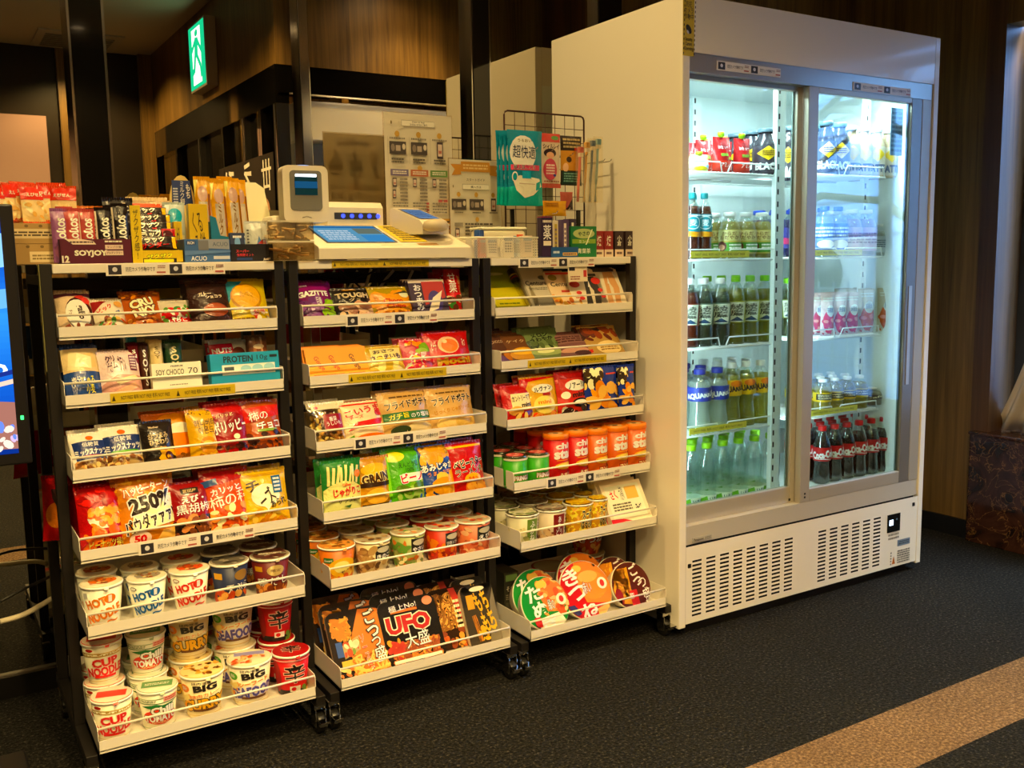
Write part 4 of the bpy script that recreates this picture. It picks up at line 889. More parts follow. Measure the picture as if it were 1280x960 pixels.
# --- left rack, bottom tray: stacked cups
def noodle(tx1, tx2, col, green=None):
    a = [('r', 'c2ab6e', 0, .80, 1, .83), ('r', 'b59a5a', 0, .73, 1, .76), ('n', ['a68c4c'], 0, .765, 1, .80, 60, .012, 2), ('e', 'a83228', .3, .9, .07, .04), ('r', 'c2ab6e', 0, .1, 1, .115)]
    return a+[('t', tx1, col, .56, .58, .44, .19, 5, .07, 'e9c9bc', .05), ('t', tx2, col, .56, .36, .66, .21, 5, .06, 'e9c9bc', .05), ('r', col, .36, .19, .76, .25)]
def chili(): return [('r', '8a9a74', 0, .84, 1, .86), ('r', '5f7a54', 0, .72, 1, .745), ('b', '4d6a44', .1, .76, .5, .83, 2, 1), ('r', 'd8a79c', .62, .76, .9, .9), ('b', 'b5483c', .64, .78, .88, .88, 2, 2), ('p', '256a34', [(.22, .66), (.55, .56), (.86, .72), (.6, .68), (.5, .72)]), ('e', 'c8401c', .56, .38, .32, .2), ('t', 'Chili', WH, .6, .56, .38, .17, 4, .06, '1c4a26', .09), ('t', 'TOMATO', WH, .57, .36, .58, .17, 4, .08, '8a1c10', .05), ('t', 'NOODLE', 'f0c89a', .56, .24, .3, .05), ('r', '7d8f68', 0, .09, 1, .105)]
def big(t2, col, c2, oc): return [('e', col, .2, .76, .10, .1), ('t', '新', WH, .2, .76, .1, .1, 0, .03), ('t', '謎肉増量', '2c2420', .5, .9, .3, .07, 0, .03), ('t', 'BIG', '211b18', .56, .78, .36, .15, 4, .08), ('t', '謎肉カレー' if t2 == 'CURRY' else 'シーフード', 'd86a2c', .56, .6, .5, .1, 8, .03, 'f0dcae', .06), ('t', t2, c2, .54, .38, .74, .24, 5, .08, oc, .08), ('r', '5a3a22', .34, .2, .78, .26), ('n', ['d98a2c', 'e8c88a'], .02, .3, .3, .6, 12, .05, 2), ('r', 'c2ab6e', 0, .1, 1, .12)]
def shin(): return [('r', '1a1311', .0, .02, 1, .16), ('t', '辛', '17100f', .55, .58, .42, .48, 3, .05, 'd8a898', .06), ('e', '8a0f10', .15, .5, .12, .4), ('r', 'efe2d0', .44, .12, .66, .26), ('e', 'b8161a', .52, .19, .05, .05), ('n', ['d8a43c', '5a7a34'], .7, .04, .98, .2, 8, .06, 2), ('r', 'd8a0a0', .0, .9, 1, .93)]
cl = {'a': ('e2d6c0', noodle('CUP', 'NOODLE', 'c0302c'), 'd0584a', [('e', 'd8c3ae', .5, .5, .49, .49), ('r', 'cf4a40', .14, .34, .86, .70), ('b', 'e7d3c0', .2, .72, .8, .84, 2, 1)], 'red-lettered cream noodle cup'),
      'b': ('dfd6c2', chili(), '8a9a78', [('e', 'd8cdb4', .5, .5, .49, .49), ('r', '5f8a58', .12, .34, .88, .72), ('b', 'e7ddc6', .2, .45, .8, .6, 2, 1)], 'cream noodle cup with red tomato oval'),
      'c': ('dccba4', big('CURRY', 'd07a2c', 'd9a32a', '3a2312'), 'c9b07a', [('e', 'd9c48c', .5, .5, .48, .48), ('n', ['a8742c', 'c99a4a', '7a4a1c'], .12, .2, .88, .85, 34, .07, 3)], 'tan big noodle cup with yellow curry lettering'),
      'd': ('ddd2bb', big('SEAFOOD', '4f9a34', '4a4690', 'd8d0e4'), 'cfbfa0', [('e', 'd9ccb0', .5, .5, .48, .48), ('r', '8a86b4', .15, .62, .85, .82), ('n', ['c98a5a', 'd8b67c', 'c2582e'], .15, .15, .85, .6, 26, .07, 4)], 'cream big noodle cup with violet seafood lettering'),
      'e': ('b01a18', shin(), '9c1a18', [('e', '8f1a18', .5, .5, .49, .49), ('t', '辛', '1a1110', .5, .5, .5, .5, 0, .04, 'c99a8a', .05)], 'red spicy noodle cup with black brush character')}
spots = [('a', 110, 168, 868, 928, 101, 156, 813, .0), ('b', 168, 224, 856, 913, 156, 210, 800, 0), ('c', 222, 282, 837, 900, 210, 263, 770, 0), ('d', 282, 341, 822, 886, 267, 315, 763, 0), ('e', 339, 388, 812, 872, 322, 366, 752, 0)]
yb0, zb0 = TYZ[5][0]+.012, TYZ[5][1]+.0075
for key, xl, xr, ly, by, xl2, xr2, ly2, _ in spots:
    body, els, lid, la, desc = cl[key]
    w = xat(xr, yb0+.05, zb0+.09)-xat(xl, yb0+.05, zb0+.09); rt = w/2*.93/1.04; yb = yb0+rt*1.02
    xc = (xat(xl, yb, zb0+.09)+xat(xr, yb, zb0+.09))/2; h = hat(ly, xc, yb, zb0, 0)
    o = mk_cup(rt, h, body, els, lid, la, 'noodle_cup', rb=rt*.76); put(o, xc, yb, zb0, 0, R(-16)); tag(o, f'{desc}, front row, left rack tray six', 'instant noodle cup', f'{desc}s on the left rack bottom tray')
    y2 = yb+rt*2.14; x2 = xat((xl2+xr2)/2, y2, zb0+h*1.5)
    for i, (yy, zz, lab) in enumerate(((y2, zb0, f'{desc}, second row, carrying another cup, left rack'), (y2, zb0+h*1.012, f'{desc} stacked on top of its twin, left rack'), (y2+rt*2.14, zb0, f'{desc}, rear row of the left rack bottom tray'))):
        c = copy_tree(o); put(c, x2 if i < 2 else x2+.004, yy, zz, 0, R((-20, -12, -16)[i])); c['label'] = lab
# --- middle rack, top tray
bag(1, 0, 372, 425, 353, 30, 'purple gummy bag with white lettering and grapes', '6a2058', [('r', '7d1f66', 0, .74, 1, .97), ('t', 'GAZITTE', WH, .42, .66, .8, .12, 0, .06), ('n', ['3c1a4a', '5d2d6a', '7d4a86'], .0, .05, .55, .5, 26, .13, 3), ('n', ['6d9a2c', '8fb83c'], .55, .05, .98, .5, 14, .15, 5), ('t', '巨峰', WH, .5, .46, .14, .2, 0, .03), ('b', 'd8b8d0', .05, .82, .3, .9, 1, 2)])
bag(1, 0, 419, 472, 362, 26, 'black nut bag with grey capital lettering', '191412', [('t', 'TOUGH', 'b9ab8e', .48, .76, .8, .16, 0, .05), ('t', 'グミ', 'b9ab8e', .5, .6, .3, .1, 0, .02), ('n', ['b98a6a', 'd8b492', '8a5f4a'], .1, .02, .95, .48, 20, .16, 5), ('r', 'a37a3a', .28, .92, .62, .985)])
bag(1, 0, 466, 522, 360, 26, 'olive yellow cookie bag with orange cloud panel', 'a08c28', [('e', 'd8921e', .5, .42, .44, .34), ('n', ['d8921e'], .1, .15, .9, .7, 16, .16, 3), ('t', 'Choco', 'b84a20', .48, .52, .44, .14, 0, .05), ('t', 'Chips', 'b84a20', .52, .34, .46, .14, 0, .05), ('e', 'efe2b4', .78, .72, .12, .1), ('p', '3a3a2a', [(.5, .72), (.85, .86), (.9, .78)]), ('n', ['a5642a', '7d4a1e'], .05, .02, .95, .14, 12, .1, 6)])
bag(1, 0, 517, 562, 353, 24, 'dark purple and silver pack with white Japanese column', '2c1a34', [('r', 'c9bdb0', 0, .92, 1, 1), ('t', 'お\nつ\nま\nみ', WH, .22, .52, .2, .7, 0, .03), ('p', '9c2f2a', [(.36, .3), (.96, .5), (.96, .95), (.36, .95)]), ('e', '3a2a6a', .66, .4, .2, .3), ('p', 'd8cdb8', [(.4, .1), (.6, .5), (.9, .7), (.7, .2)]), ('b', 'd9cfc0', .4, .02, .95, .1, 2, 1)], d=.016, n=3, dy=.016, kind='box', name='snack_pack')
bag(1, 0, 559, 583, 338, 8, 'narrow red chestnut bag with tall white characters', 'a3161c', [('t', '甘\n栗', WH, .36, .72, .4, .42, 0, .05), ('t', 'むいちゃい\nました', 'c9ae6e', .78, .68, .22, .4, 0, .02), ('r', 'c02a30', .05, .4, .95, .5), ('n', ['3f7a34', 'd8c49a', '5a3220'], .05, .06, .95, .4, 14, .2, 3)], n=2, dy=.03, dy0=.03)
bag(1, 0, 545, 560, 342, 8, 'second narrow red chestnut bag left of its twin', 'a3161c', [('t', '甘\n栗', 'e8d9c9', .6, .66, .5, .5, 0, .05)], n=1, dy=.03, dy0=.06)
# --- middle rack, second tray
for k, (a, b, tp) in enumerate(((378, 413, 438), (404, 437, 437), (429, 463, 436))):
    bag(1, 1, a, b, tp, 27, f'orange thin box with slanted script, {["leftmost","middle","rightmost"][k]} of three', 'cf861c', [('r', 'd9932a', .03, .02, .97, .98), ('t', 'Gorge', '5a3a14' if k == 2 else 'a8461c', .5, .52, .62, .18, -62, .02), ('b', 'a8661c', .2, .1, .8, .2, 2, k)], d=.014, n=3, dy=.0172, kind='box', name='snack_box', cat='snack box')
bag(1, 1, 454, 511, 434, 22, 'gold sweet potato chip bag with dark lettering', 'b5962c', [('p', 'd8ca8c', [(.15, .05), (.9, .05), (.9, .93), (.2, .93)]), ('t', 'おさつ', '2c1c30', .5, .82, .5, .12, 4, .04), ('t', 'さつまいも', '3a1f3a', .52, .62, .72, .17, 4, .05), ('n', ['c9b05a', 'e0cf86', 'b59a44'], .15, .05, .9, .46, 26, .12, 4)])
bag(1, 1, 506, 548, 425, 22, 'pink and green candy bag with scattered fruit', 'b54a5a', [('e', '6f9a34', .72, .74, .24, .14), ('e', '8fae4a', .55, .62, .2, .1), ('t', 'グミ', WH, .4, .5, .6, .16, 8, .06, 'a8203a', .07), ('n', ['d8b24a', 'd86a5a', 'efe0d0', 'b02a3a'], .05, .05, .95, .45, 34, .09, 4), ('n', ['c22a3a', 'd8842c'], .05, .75, .6, .97, 12, .09, 6)])
bag(1, 1, 535, 596, 416, 20, 'red bag with big peach and gold lettering', 'a5151c', [('e', 'e0b08a', .48, .66, .24, .22), ('e', 'd8703a', .5, .64, .19, .17), ('e', 'ecc79c', .4, .75, .06, .05), ('t', 'ピーチ', 'e6bfae', .16, .66, .1, .22, 0, .02), ('t', 'みつ', 'e6bfae', .85, .7, .09, .2, 0, .02), ('b', 'e8d0c0', .25, .36, .75, .4, 1, 2), ('t', 'Mochi', 'a8802c', .55, .26, .76, .17, 3, .07), ('p', 'c93a34', [(.3, .02), (.98, .02), (.98, .12), (.5, .16)]), ('e', 'ead0b4', .5, .08, .2, .05)])
# --- middle rack, third tray
bag(1, 2, 386, 437, 504, 20, 'clear bag of dried sweet potato with dark red label', None, [('r', 'cfc3ac', .05, .84, .95, .97), ('e', 'b2566a', .16, .9, .06, .04), ('r', '7d1a22', .28, .36, .82, .72), ('t', '香深\nうしいも', WH, .55, .56, .44, .2, 4, .03)], kind='pouch', n=1)
bag(1, 2, 428, 487, 503, 20, 'cream snack bag with red Japanese lettering and chili', 'd3bf9c', [('r', 'b8302a', .02, .93, .98, .97), ('t', 'こいうま', 'a8201e', .5, .78, .8, .17, 8, .05), ('t', 'チーズ', 'a8201e', .32, .62, .3, .08, 6, .02), ('p', 'a8281e', [(.1, .3), (.3, .5), (.9, .56), (.96, .66), (.86, .42), (.3, .36)]), ('e', 'a82a20', .84, .7, .1, .08), ('e', 'c96a34', .6, .12, .34, .08), ('p', '5d8a34', [(.0, .1), (.2, .2), (.25, .04)])])
for k, (a, b, tp, els) in enumerate(((477, 545, 490, [('r', '2b5a2c', .03, .38, .97, .55), ('t', 'ガチ旨', 'dfc84a', .3, .465, .36, .12, 3, .05), ('t', 'のり塩味', WH, .72, .465, .4, .11, 3, .03), ('e', 'cdbb8c', .68, .16, .28, .14), ('e', '2f3a24', .3, .16, .18, .1)]), (537, 597, 485, [('t', 'じっくり じゃがソース', 'a5742c', .5, .5, .8, .09, 5, .03), ('e', 'd6b878', .4, .2, .3, .16), ('e', 'c9a55c', .72, .22, .24, .14)]))):
    bag(1, 2, a, b, tp, 17, f'tan fried potato bag {"with green band" if k == 0 else "without the green band"}', 'b3905a', [('b', '5d4526', .2, .86, .85, .92, 1, k), ('t', 'フライドポテト', '221810', .52, .73, .86, .17, 4, .05, 'd8c49a', .04)]+els, d=.045)
# --- middle rack, fourth tray
bag(1, 3, 391, 449, 576, 4, 'green pouch picturing pale potato sticks', '2a6a30', [('p', 'cfd08a', [(.02, .0), (.98, .0), (.98, .5), (.8, .6), (.5, .65), (.2, .6), (.02, .5)]), ]+[('p', 'd9c98a', [(.1+.1*i, .58+.04*math.sin(i)), (.16+.1*i, .58), (.2+.1*i+.03*(i % 3), .92-.03*(i % 2)), (.14+.1*i+.03*(i % 3), .93-.03*(i % 2))]) for i in range(8)]+[('e', 'd0782a', .88, .75, .09, .07), ('t', 'Calbee', 'c0482a', .56, .58, .22, .05, 0, .03), ('t', 'じゃがりこ', 'b8281e', .58, .46, .72, .15, 2, .07), ('t', 'サラダbits', '3a3a24', .6, .31, .6, .09, 2, .02), ('p', '3a5a2c', [(.45, .2), (.65, .22), (.6, .16)]), ('e', 'e3d9a4', .6, .06, .3, .07)], d=.035)
bag(1, 3, 449, 492, 572, 10, 'gold grain snack bag with dark lettering', 'a8782a', [('e', 'd2a23c', .5, .78, .4, .12), ('t', 'GRAIN', '3a2412', .5, .62, .8, .16, 6, .06, 'e8d29a', .05), ('r', '2c1c12', .05, .46, .95, .54), ('e', 'd8a04a', .5, .28, .36, .15), ('r', '231812', .05, .04, .95, .14), ('b', 'c9b084', .1, .06, .9, .12, 1, 3), ('e', '8f9ac0', .9, .1, .08, .06)])
bag(1, 3, 483, 537, 560, 14, 'lime green pea snack bag with red lettering', '4f9a2c', [('e', 'c2c84a', .26, .86, .24, .09), ('t', 'えんどう豆\n100%', '1f3a1c', .56, .66, .5, .17, 2, .03), ('r', 'dce0c8', .36, .40, .88, .55), ('t', 'ビーノ', 'b8202a', .6, .475, .56, .15, 4, .07, WH, .06), ('n', ['6a9a34', '8fae5a', '4a6a24'], .2, .08, .9, .36, 20, .13, 5), ('r', '7cc244', .02, .2, .1, .9), ('n', ['2f5a9a'], .75, .12, .98, .3, 5, .07, 2)], d=.045)
bag(1, 3, 526, 573, 557, 13, 'blue potato lattice bag with white lettering', '1f3a86', [('n', ['d8a84a', 'c98f34'], .1, .74, .9, .97, 12, .18, 2), ('t', 'あみじゃが', WH, .5, .62, .9, .14, 4, .06, '14204a', .06), ('t', 'うましお味', 'e08a2c', .5, .5, .66, .08, 4, .04), ('n', ['e0b45c', 'd09a3c', 'c2872e'], .12, .1, .88, .44, 14, .2, 5)], d=.042)
bag(1, 3, 563, 612, 553, 12, 'red noodle snack bag with black and white lettering', 'a5151a', [('r', 'd8a83c', .02, .91, .98, .95), ('t', 'ベビースター', '1a1110', .52, .62, .84, .15, 6, .06, 'efe2d0', .09), ('t', 'ラーメン丸', '1a1110', .52, .47, .8, .14, 6, .05, 'efe2d0', .09), ('e', 'd89a34', .55, .32, .24, .1), ('t', 'チキン', 'a51a1a', .55, .32, .28, .07, 0, .04), ('n', ['c96a2c', 'd89a4a'], .4, .03, .95, .2, 12, .12, 3)], d=.045)
# --- middle rack, fifth tray: soup cups
def knorr(c, e, food, q): return [('r', '14110f', .5, .48, .86, .9), ('e', 'b5b09c', .68, .78, .15, .09), ('t', e, WH, .68, .58, .3, .14, 2, .03), ('n', food, .02, .05, .98, .42, 46, .06, q), ('n', food[:2], .04, .42, .46, .85, 12, .09, q+1)]
cup(1, 4, 396, 444, 680, 'orange soup cup with green maker badge', 'b5642c', [('r', '2f6a34', .2, .6, .4, .76), ('t', 'Knorr', WH, .3, .68, .16, .07, 4, .03), ('e', 'd8a83c', .6, .45, .3, .3), ('e', 'ecd28a', .56, .48, .16, .18), ('t', 'サクサク', '5a2412', .72, .36, .36, .12, 14, .03), ('n', ['d88a3c', 'e8b45c', 'b5542c'], .02, .04, .98, .3, 30, .07, 3)], 'b87a44', [('e', 'c98a4a', .5, .5, .46, .46), ('n', ['e0b46a', '8a5a2c'], .15, .15, .85, .85, 24, .1, 3)], n=2, cat='soup cup', name='soup_cup', rbf=.82)
for a, b, ly, d, body, txt, food, q in ((442, 488, 672, 'beige mushroom soup cup with black panel', 'c2b08a', 'きのこ', ['8a6a44', 'a88a5c', '5a3f28'], 4), (488, 531, 663, 'olive green vegetable soup cup with black panel', '8a9058', 'やさい', ['c2703a', '5f8a3c', 'e0cfa4'], 5), (531, 572, 656, 'red tomato soup cup with black panel', 'a8341e', '完熟トマト', ['c8401e', 'e07a3c', '7d1c12'], 6), (569, 612, 648, 'pink-orange shrimp soup cup with black panel', 'b8664a', 'えび', ['d8825a', 'e8b08a', 'a8442c'], 7)):
    cup(1, 4, a, b, ly, d, body, knorr(body, txt, food, q), 'b3a892', [('e', 'a59a80', .5, .5, .45, .45), ('n', food, .15, .15, .85, .85, 20, .1, 3)], n=2, cat='soup cup', name='soup_cup', rbf=.84)
# --- middle rack, bottom tray: shrink-wrapped noodle trays
def flat_tray(xl, xr, top, lean, desc, body, els, n=1, dy=.062, dy0=0):
    xc, yb, zb, w, h, ln = geom(1, 5, xl, xr, top, lean, .03, dy0)
    o = mk_tray(w, h, .05, body, els); return stock(o, 1, 5, xc, yb, zb, ln, desc, n, dy, 'instant noodle tray')
flat_tray(418, 490, 762, 32, 'black and orange square noodle tray with white brush lettering', '1f1613', [('p', 'c8721e', [(.35, 0), (1, 0), (1, .95), (.62, .98), (.4, .6)]), ('l', ['d89a4a', 'c07a2c'], .05, .55, .42, .92, 26, .035, 3), ('r', '28488a', .08, .34, .2, .56), ('p', 'a89468', [(.2, .30), (.52, .4), (.52, .6), (.2, .5)]), ('n', ['6a8a3a', 'c24a2c', 'e0d2b0'], .22, .36, .5, .52, 12, .06, 2), ('r', 'c2a44a', .12, .2, .56, .28), ('n', ['d8923c', 'b5642a', 'e8c07a'], .05, .02, .5, .2, 20, .06, 5), ('l', ['e0a050', 'b8702c', 'e8b868'], .3, .02, .98, .34, 40, .03, 8), ('t', 'ソ\nー\nス\n焼', 'e0402c', .6, .34, .10, .52, 6, .05, 'efe2cc', .08), ('t', 'ご\nつ', WH, .8, .74, .22, .4, 8, .10, '17100e', .1), ('t', 'っ\n盛', WH, .84, .34, .22, .36, 8, .08, '17100e', .1)], n=2)
flat_tray(488, 560, 748, 30, 'black square noodle tray with big red letters', '15110f', [('l', ['b5642c', 'd8904a', '8a431c'], .08, .02, .95, .36, 60, .03, 3), ('r', 'c96a2c', .2, .80, .66, .84), ('t', '極上No!', WH, .42, .88, .48, .1, 4, .05, '3a2a6a', .08), ('e', 'd9866a', .86, .9, .09, .07), ('t', 'UFO', 'a3201e', .46, .62, .72, .24, 0, .14, 'e8d9c4', .05), ('t', '大盛', WH, .55, .36, .42, .22, 3, .08, '17100e', .09), ('n', ['c98f3c', 'a8341e'], .02, .12, .28, .42, 14, .09, 6), ('r', 'd8cfc0', .08, .05, .9, .1)], n=2)
flat_tray(548, 598, 735, 26, 'dark noodle tray with red slanted stripe', '2b1a12', dy0=.03, els=[('l', ['b98142', 'd8a862', '8a5a2a'], .02, .3, .62, .92, 60, .035, 4), ('p', 'a8342c', [(.52, .98), (.68, .98), (.98, .16), (.84, .12)]), ('n', ['c2602c', '7a3a1c', 'c98f4a'], .05, .02, .95, .3, 24, .08, 3), ('b', 'efd9c0', .58, .3, .9, .8, 6, 2)])
flat_tray(590, 632, 731, 24, 'grey-black noodle tray with yellow wavy lettering', '3a342c', [('p', '6b6457', [(.6, 0), (1, 0), (1, .9), (.85, .7)]), ('n', ['17120f'], .0, .75, .9, .98, 10, .2, 2), ('r', 'c98f2c', .12, .62, .34, .85), ('t', 'もち\nもち', 'd2a22c', .62, .56, .4, .66, 12, .12), ('t', 'WILD', 'b5742c', .3, .3, .14, .4, 6, .04), ('n', ['d2a22c'], .3, .1, .8, .3, 10, .08, 4), ('e', 'd8cfbc', .5, .93, .24, .04)])
# --- right rack, top tray: cosmetics
bag(2, 0, 619, 669, 342, 46, 'lime green cloth pack lying tilted', '93992a', [('r', 'b8b03a', 0, 0, 1, .46), ('r', '8a9430', 0, .46, 1, .86), ('e', 'cfcf9a', .3, .8, .28, .04), ('b', '5d6a24', .1, .04, .6, .1, 1, 2)], d=.03, n=0, kind='box', name='cloth_pack', cat='hygiene pack', dy0=.02)
for k, px in enumerate((661, 672)):
    mb = MB(); mb.lathe([(.010, 0), (.011, .004), (.011, .11)], clear('clear_tube', 'e8e4d4', .25, .08) if k == 0 else bpy.data.materials['clear_tube'], 14); o = mb.build('cosmetic_tube')
    c = MB(); c.lathe([(.0125, .105), (.0125, .15), (.010, .154), (0, .154)], M('1c1a17', .3), 14, caps=False); c.lathe([(.0127, .115), (.0127, .12)], M('8a2a30', .3), 14, caps=False); c.lathe([(.0127, .125), (.0127, .13)], M('b59a5a', .3), 14, caps=False); c.build('cap', o)
    put(o, xat(px-2, .22, 1.02), .205, 1.02, R(44)); tag(o, f'clear cosmetic tube with dark cap, {["left","right"][k]} of the pair on the right rack', 'cosmetic tube')
bag(2, 0, 666, 699, 336, 38, 'grey silver cosmetic pack with black script', '8f8a7e', [('r', 'b5afa0', .06, .3, .94, .95), ('e', '5a5a58', .8, .72, .14, .05), ('t', 'Centura', '26221f', .5, .6, .8, .1, 0, .02), ('b', '5a564c', .15, .44, .85, .5, 2, 1), ('r', '6d6a62', .1, .05, .9, .25)], d=.014, n=1, kind='box', name='cosmetic_pack', cat='cosmetic pack')
bag(2, 0, 695, 729, 343, 34, 'cream cosmetic pack with orange flowers', 'd8c0a0', [('r', 'c9483a', .05, .92, .95, .98), ('e', '8a7a3a', .25, .84, .16, .08), ('t', 'Centura', '2c2420', .5, .66, .8, .11, 0, .02), ('r', 'b8483a', .4, .44, .75, .5), ('n', ['d8923c', 'e0b05c', 'b5642c'], .02, .02, .98, .36, 24, .1, 3)], d=.014, n=1, kind='box', name='cosmetic_pack', cat='cosmetic pack')
def tights(c): return [('r', '2c2a28', .2, .93, .9, 1), ('p', c, [(.5, .92), (.82, .92), (.9, .5), (.8, .14), (.98, .06), (.62, .08), (.7, .5), (.6, .7), (.56, .14), (.72, .04), (.36, .06), (.46, .5)]), ('p', 'efe6d6', [(.56, .62), (.62, .8), (.64, .6)]), ('e', 'b8342c', .18, .7, .15, .09), ('e', 'b8342c', .24, .46, .08, .05), ('e', 'b8342c', .28, .3, .08, .05), ('r', 'c98a94', 0, 0, 1, .06)]
bag(2, 0, 719, 761, 345, 30, 'white tights packet picturing black legs', 'd9cdb8', tights('2a2622'), d=.012, n=2, dy=.0152, kind='box', name='tights_packet', cat='tights packet')
bag(2, 0, 753, 794, 339, 30, 'white tights packet picturing beige legs', 'd9cdb8', tights('c99a6a'), d=.012, n=2, dy=.0152, kind='box', name='tights_packet', cat='tights packet')
pt = mk_box(.07, .045, .0015, 'd8cbb4', [('r', '23202a', .05, .72, .35, .95), ('b', '8a4a40', .1, .1, .6, .4, 2, 1), ('r', 'a83a34', .78, .3, .95, .75)], name='price_ticket'); put(pt, xat(725, .19, 1.13), .2, 1.094, R(4)); tag(pt, 'white price ticket hanging under the right rack top board', 'price ticket')
# --- right rack, second tray
for a, b, tp, d, body, els, ln in ((617, 648, 415, 'dark brown cake packet with purple corner', '4a2c22', [('t', 'CHOCOLAT', 'a89078', .5, .66, .8, .08), ('p', '4a2a5a', [(0, 0), (.9, 0), (0, .4)]), ('e', 'a5642c', .7, .26, .3, .14)], 40),
    (632, 680, 417, 'brown cake packet with golden sponge pictured', '5d3a24', [('t', 'ケイク', 'b59a72', .45, .7, .5, .09), ('e', 'b5822c', .55, .3, .38, .2), ('e', 'd8a84a', .55, .36, .3, .1), ('b', 'e8d8c0', .1, .03, .5, .12, 1, 2)], 38),
    (662, 714, 412, 'sage green cake packet with dark brush lettering', '61724a', [('t', 'メロン\nさわやか', '1f2a18', .48, .72, .6, .24, 6, .03), ('e', '8fa06a', .5, .32, .42, .14), ('e', 'cfd2a0', .45, .3, .22, .06), ('n', ['2c3a24', '4a5a34'], .1, .42, .9, .56, 12, .08, 3)], 38),
    (699, 751, 418, 'mauve cake packet with berry slice pictured', '6d4a4a', [('r', '7d5a56', 0, .6, 1, .98), ('b', '4a2c2c', .1, .64, .9, .9, 3, 2), ('e', 'b58a7a', .45, .34, .36, .1), ('e', '3a1c24', .6, .22, .22, .08), ('r', 'd8c2b4', .0, .02, .4, .12)], 40),
    (738, 787, 409, 'tan dried fruit packet with dark top', 'a5844a', [('p', '3a2420', [(0, .6), (.8, .98), (0, .98)]), ('n', ['5a2c20', '7d3a24'], .1, .6, .9, .9, 12, .12, 3), ('e', 'd8c08a', .55, .3, .34, .2), ('b', '8a6a3a', .3, .2, .8, .4, 3, 1), ('r', 'b8342c', 0, .2, .1, .3)], 38)):
    bag(2, 1, a, b, tp, ln, d, body, els, d=.024, n=1, dy=.03, dy0=.01)
# --- right rack, third tray
bag(2, 2, 619, 667, 482, 14, 'red cookie bag with cream label and purple flash', '9f1a1c', [('r', 'd9c89c', .2, .4, .9, .78), ('t', 'カントリーマアム', '2a1c12', .55, .66, .66, .14, 3, .05), ('t', 'mini', '2a1c12', .62, .48, .3, .1, 3, .04), ('e', 'c9924a', .3, .34, .2, .12), ('p', '5a3a86', [(.5, .3), (.95, .36), (.95, .2), (.6, .2)]), ('n', ['c9823c', '7a3a1c', 'e0b46a'], .2, .03, .9, .2, 16, .09, 2)], d=.04)
bag(2, 2, 655, 703, 471, 14, 'yellow biscuit bag with red shoulders', 'c2962c', [('p', 'a81a1c', [(0, .98), (0, .6), (.2, .9), (1, .96), (1, .98)]), ('p', 'a81a1c', [(1, .0), (1, .5), (.85, .1)]), ('e', 'efe2c4', .52, .72, .3, .1), ('t', 'ルヴァン', '2a1c12', .52, .72, .5, .11, 6, .04), ('r', '8f2c1c', .48, .56, .7, .62), ('e', 'e0c46a', .5, .36, .3, .2), ('t', 'mini', 'c2702c', .5, .42, .36, .08, 0, .03), ('n', ['c9482c', 'd8904a'], .2, .02, .95, .14, 16, .08, 3)], d=.04)
bag(2, 2, 698, 740, 465, 12, 'red cocoa cookie bag with white oval title', 'b0342c', [('r', '8f1f1c', 0, .86, 1, .98), ('e', 'f0e6d4', .55, .70, .34, .12), ('t', 'ノアール', '1f1512', .55, .70, .52, .12, 5, .05), ('e', 'e8d8c4', .2, .5, .12, .08), ('t', 'mini', '2a1a16', .58, .5, .4, .1, 3, .04), ('e', '1c1412', .6, .32, .26, .1), ('e', 'efe6d6', .6, .33, .2, .05), ('n', ['e8d8c8', '2a1a16'], .1, .02, .95, .2, 18, .09, 3)], d=.04)
for k, (a, b, tp) in enumerate(((730, 774, 459), (773, 795, 457))):
    bag(2, 2, a, b, tp, 4, 'blue biscuit bag with golden biscuits' if k == 0 else 'narrow blue biscuit bag at the right tray end', '1c2f86', [('p', '2a2118', [(0, .98), (.55, .98), (.1, .62), (0, .66)]), ('n', ['d8b86a', 'efe0b4', '3a2c1c'], .0, .62, .5, .95, 18, .1, 2), ('r', 'b8483a', .6, .84, .95, .87), ('n', ['d8923c', 'c97c2a', 'e0a85a'], .15, .22, .98, .6, 18, .16, 4), ('n', ['d8923c'], .5, .04, .9, .2, 5, .14, 5)], d=.03, n=2, dy=.033)
# --- right rack, fourth tray: cans
def pcan(xl, xr, top, body, els, lid, desc, n, lidart=()):
    yb0, zb = TYZ[3][0]+.012, TYZ[3][1]+.0075
    r = (xat(xr, yb0+.03, zb+.05)-xat(xl, yb0+.03, zb+.05))/2*.95/1.04; yb = yb0+r*1.03; xc = (xat(xl, yb, zb+.05)+xat(xr, yb, zb+.05))/2
    h = hat(top, xc, yb, zb, 0); o = mk_can(r, h, body, els, lid, lidart=lidart)
    return stock(o, 2, 3, xc, yb, zb, 0, desc, n, r*2.12, 'chip can')
for k, (a, b, tp) in enumerate(((629, 658, 568), (658, 685, 564))):
    pcan(a, b, tp, '3a8a2c', [('t', 'PRINGLES', WH, .58, .34, .54, .14, 0, .06, 'a3201c', .08), ('r', '2c6a24', 0, 0, 1, .05), ('t', 'SOUR CREAM', WH, .5, .14, .6, .09, 0, .03), ('r', 'c9c2b0', 0, .93, 1, 1)], clear('clear_lid', 'd8b0a0', .3, .15) if k == 0 else bpy.data.materials['clear_lid'], f'short green chip can, {["left","right"][k]} of the green pair', 2, [('e', 'b84a44', .5, .5, .48, .48), ('n', ['d8b0a0'], .2, .2, .8, .8, 8, .1, 2)])
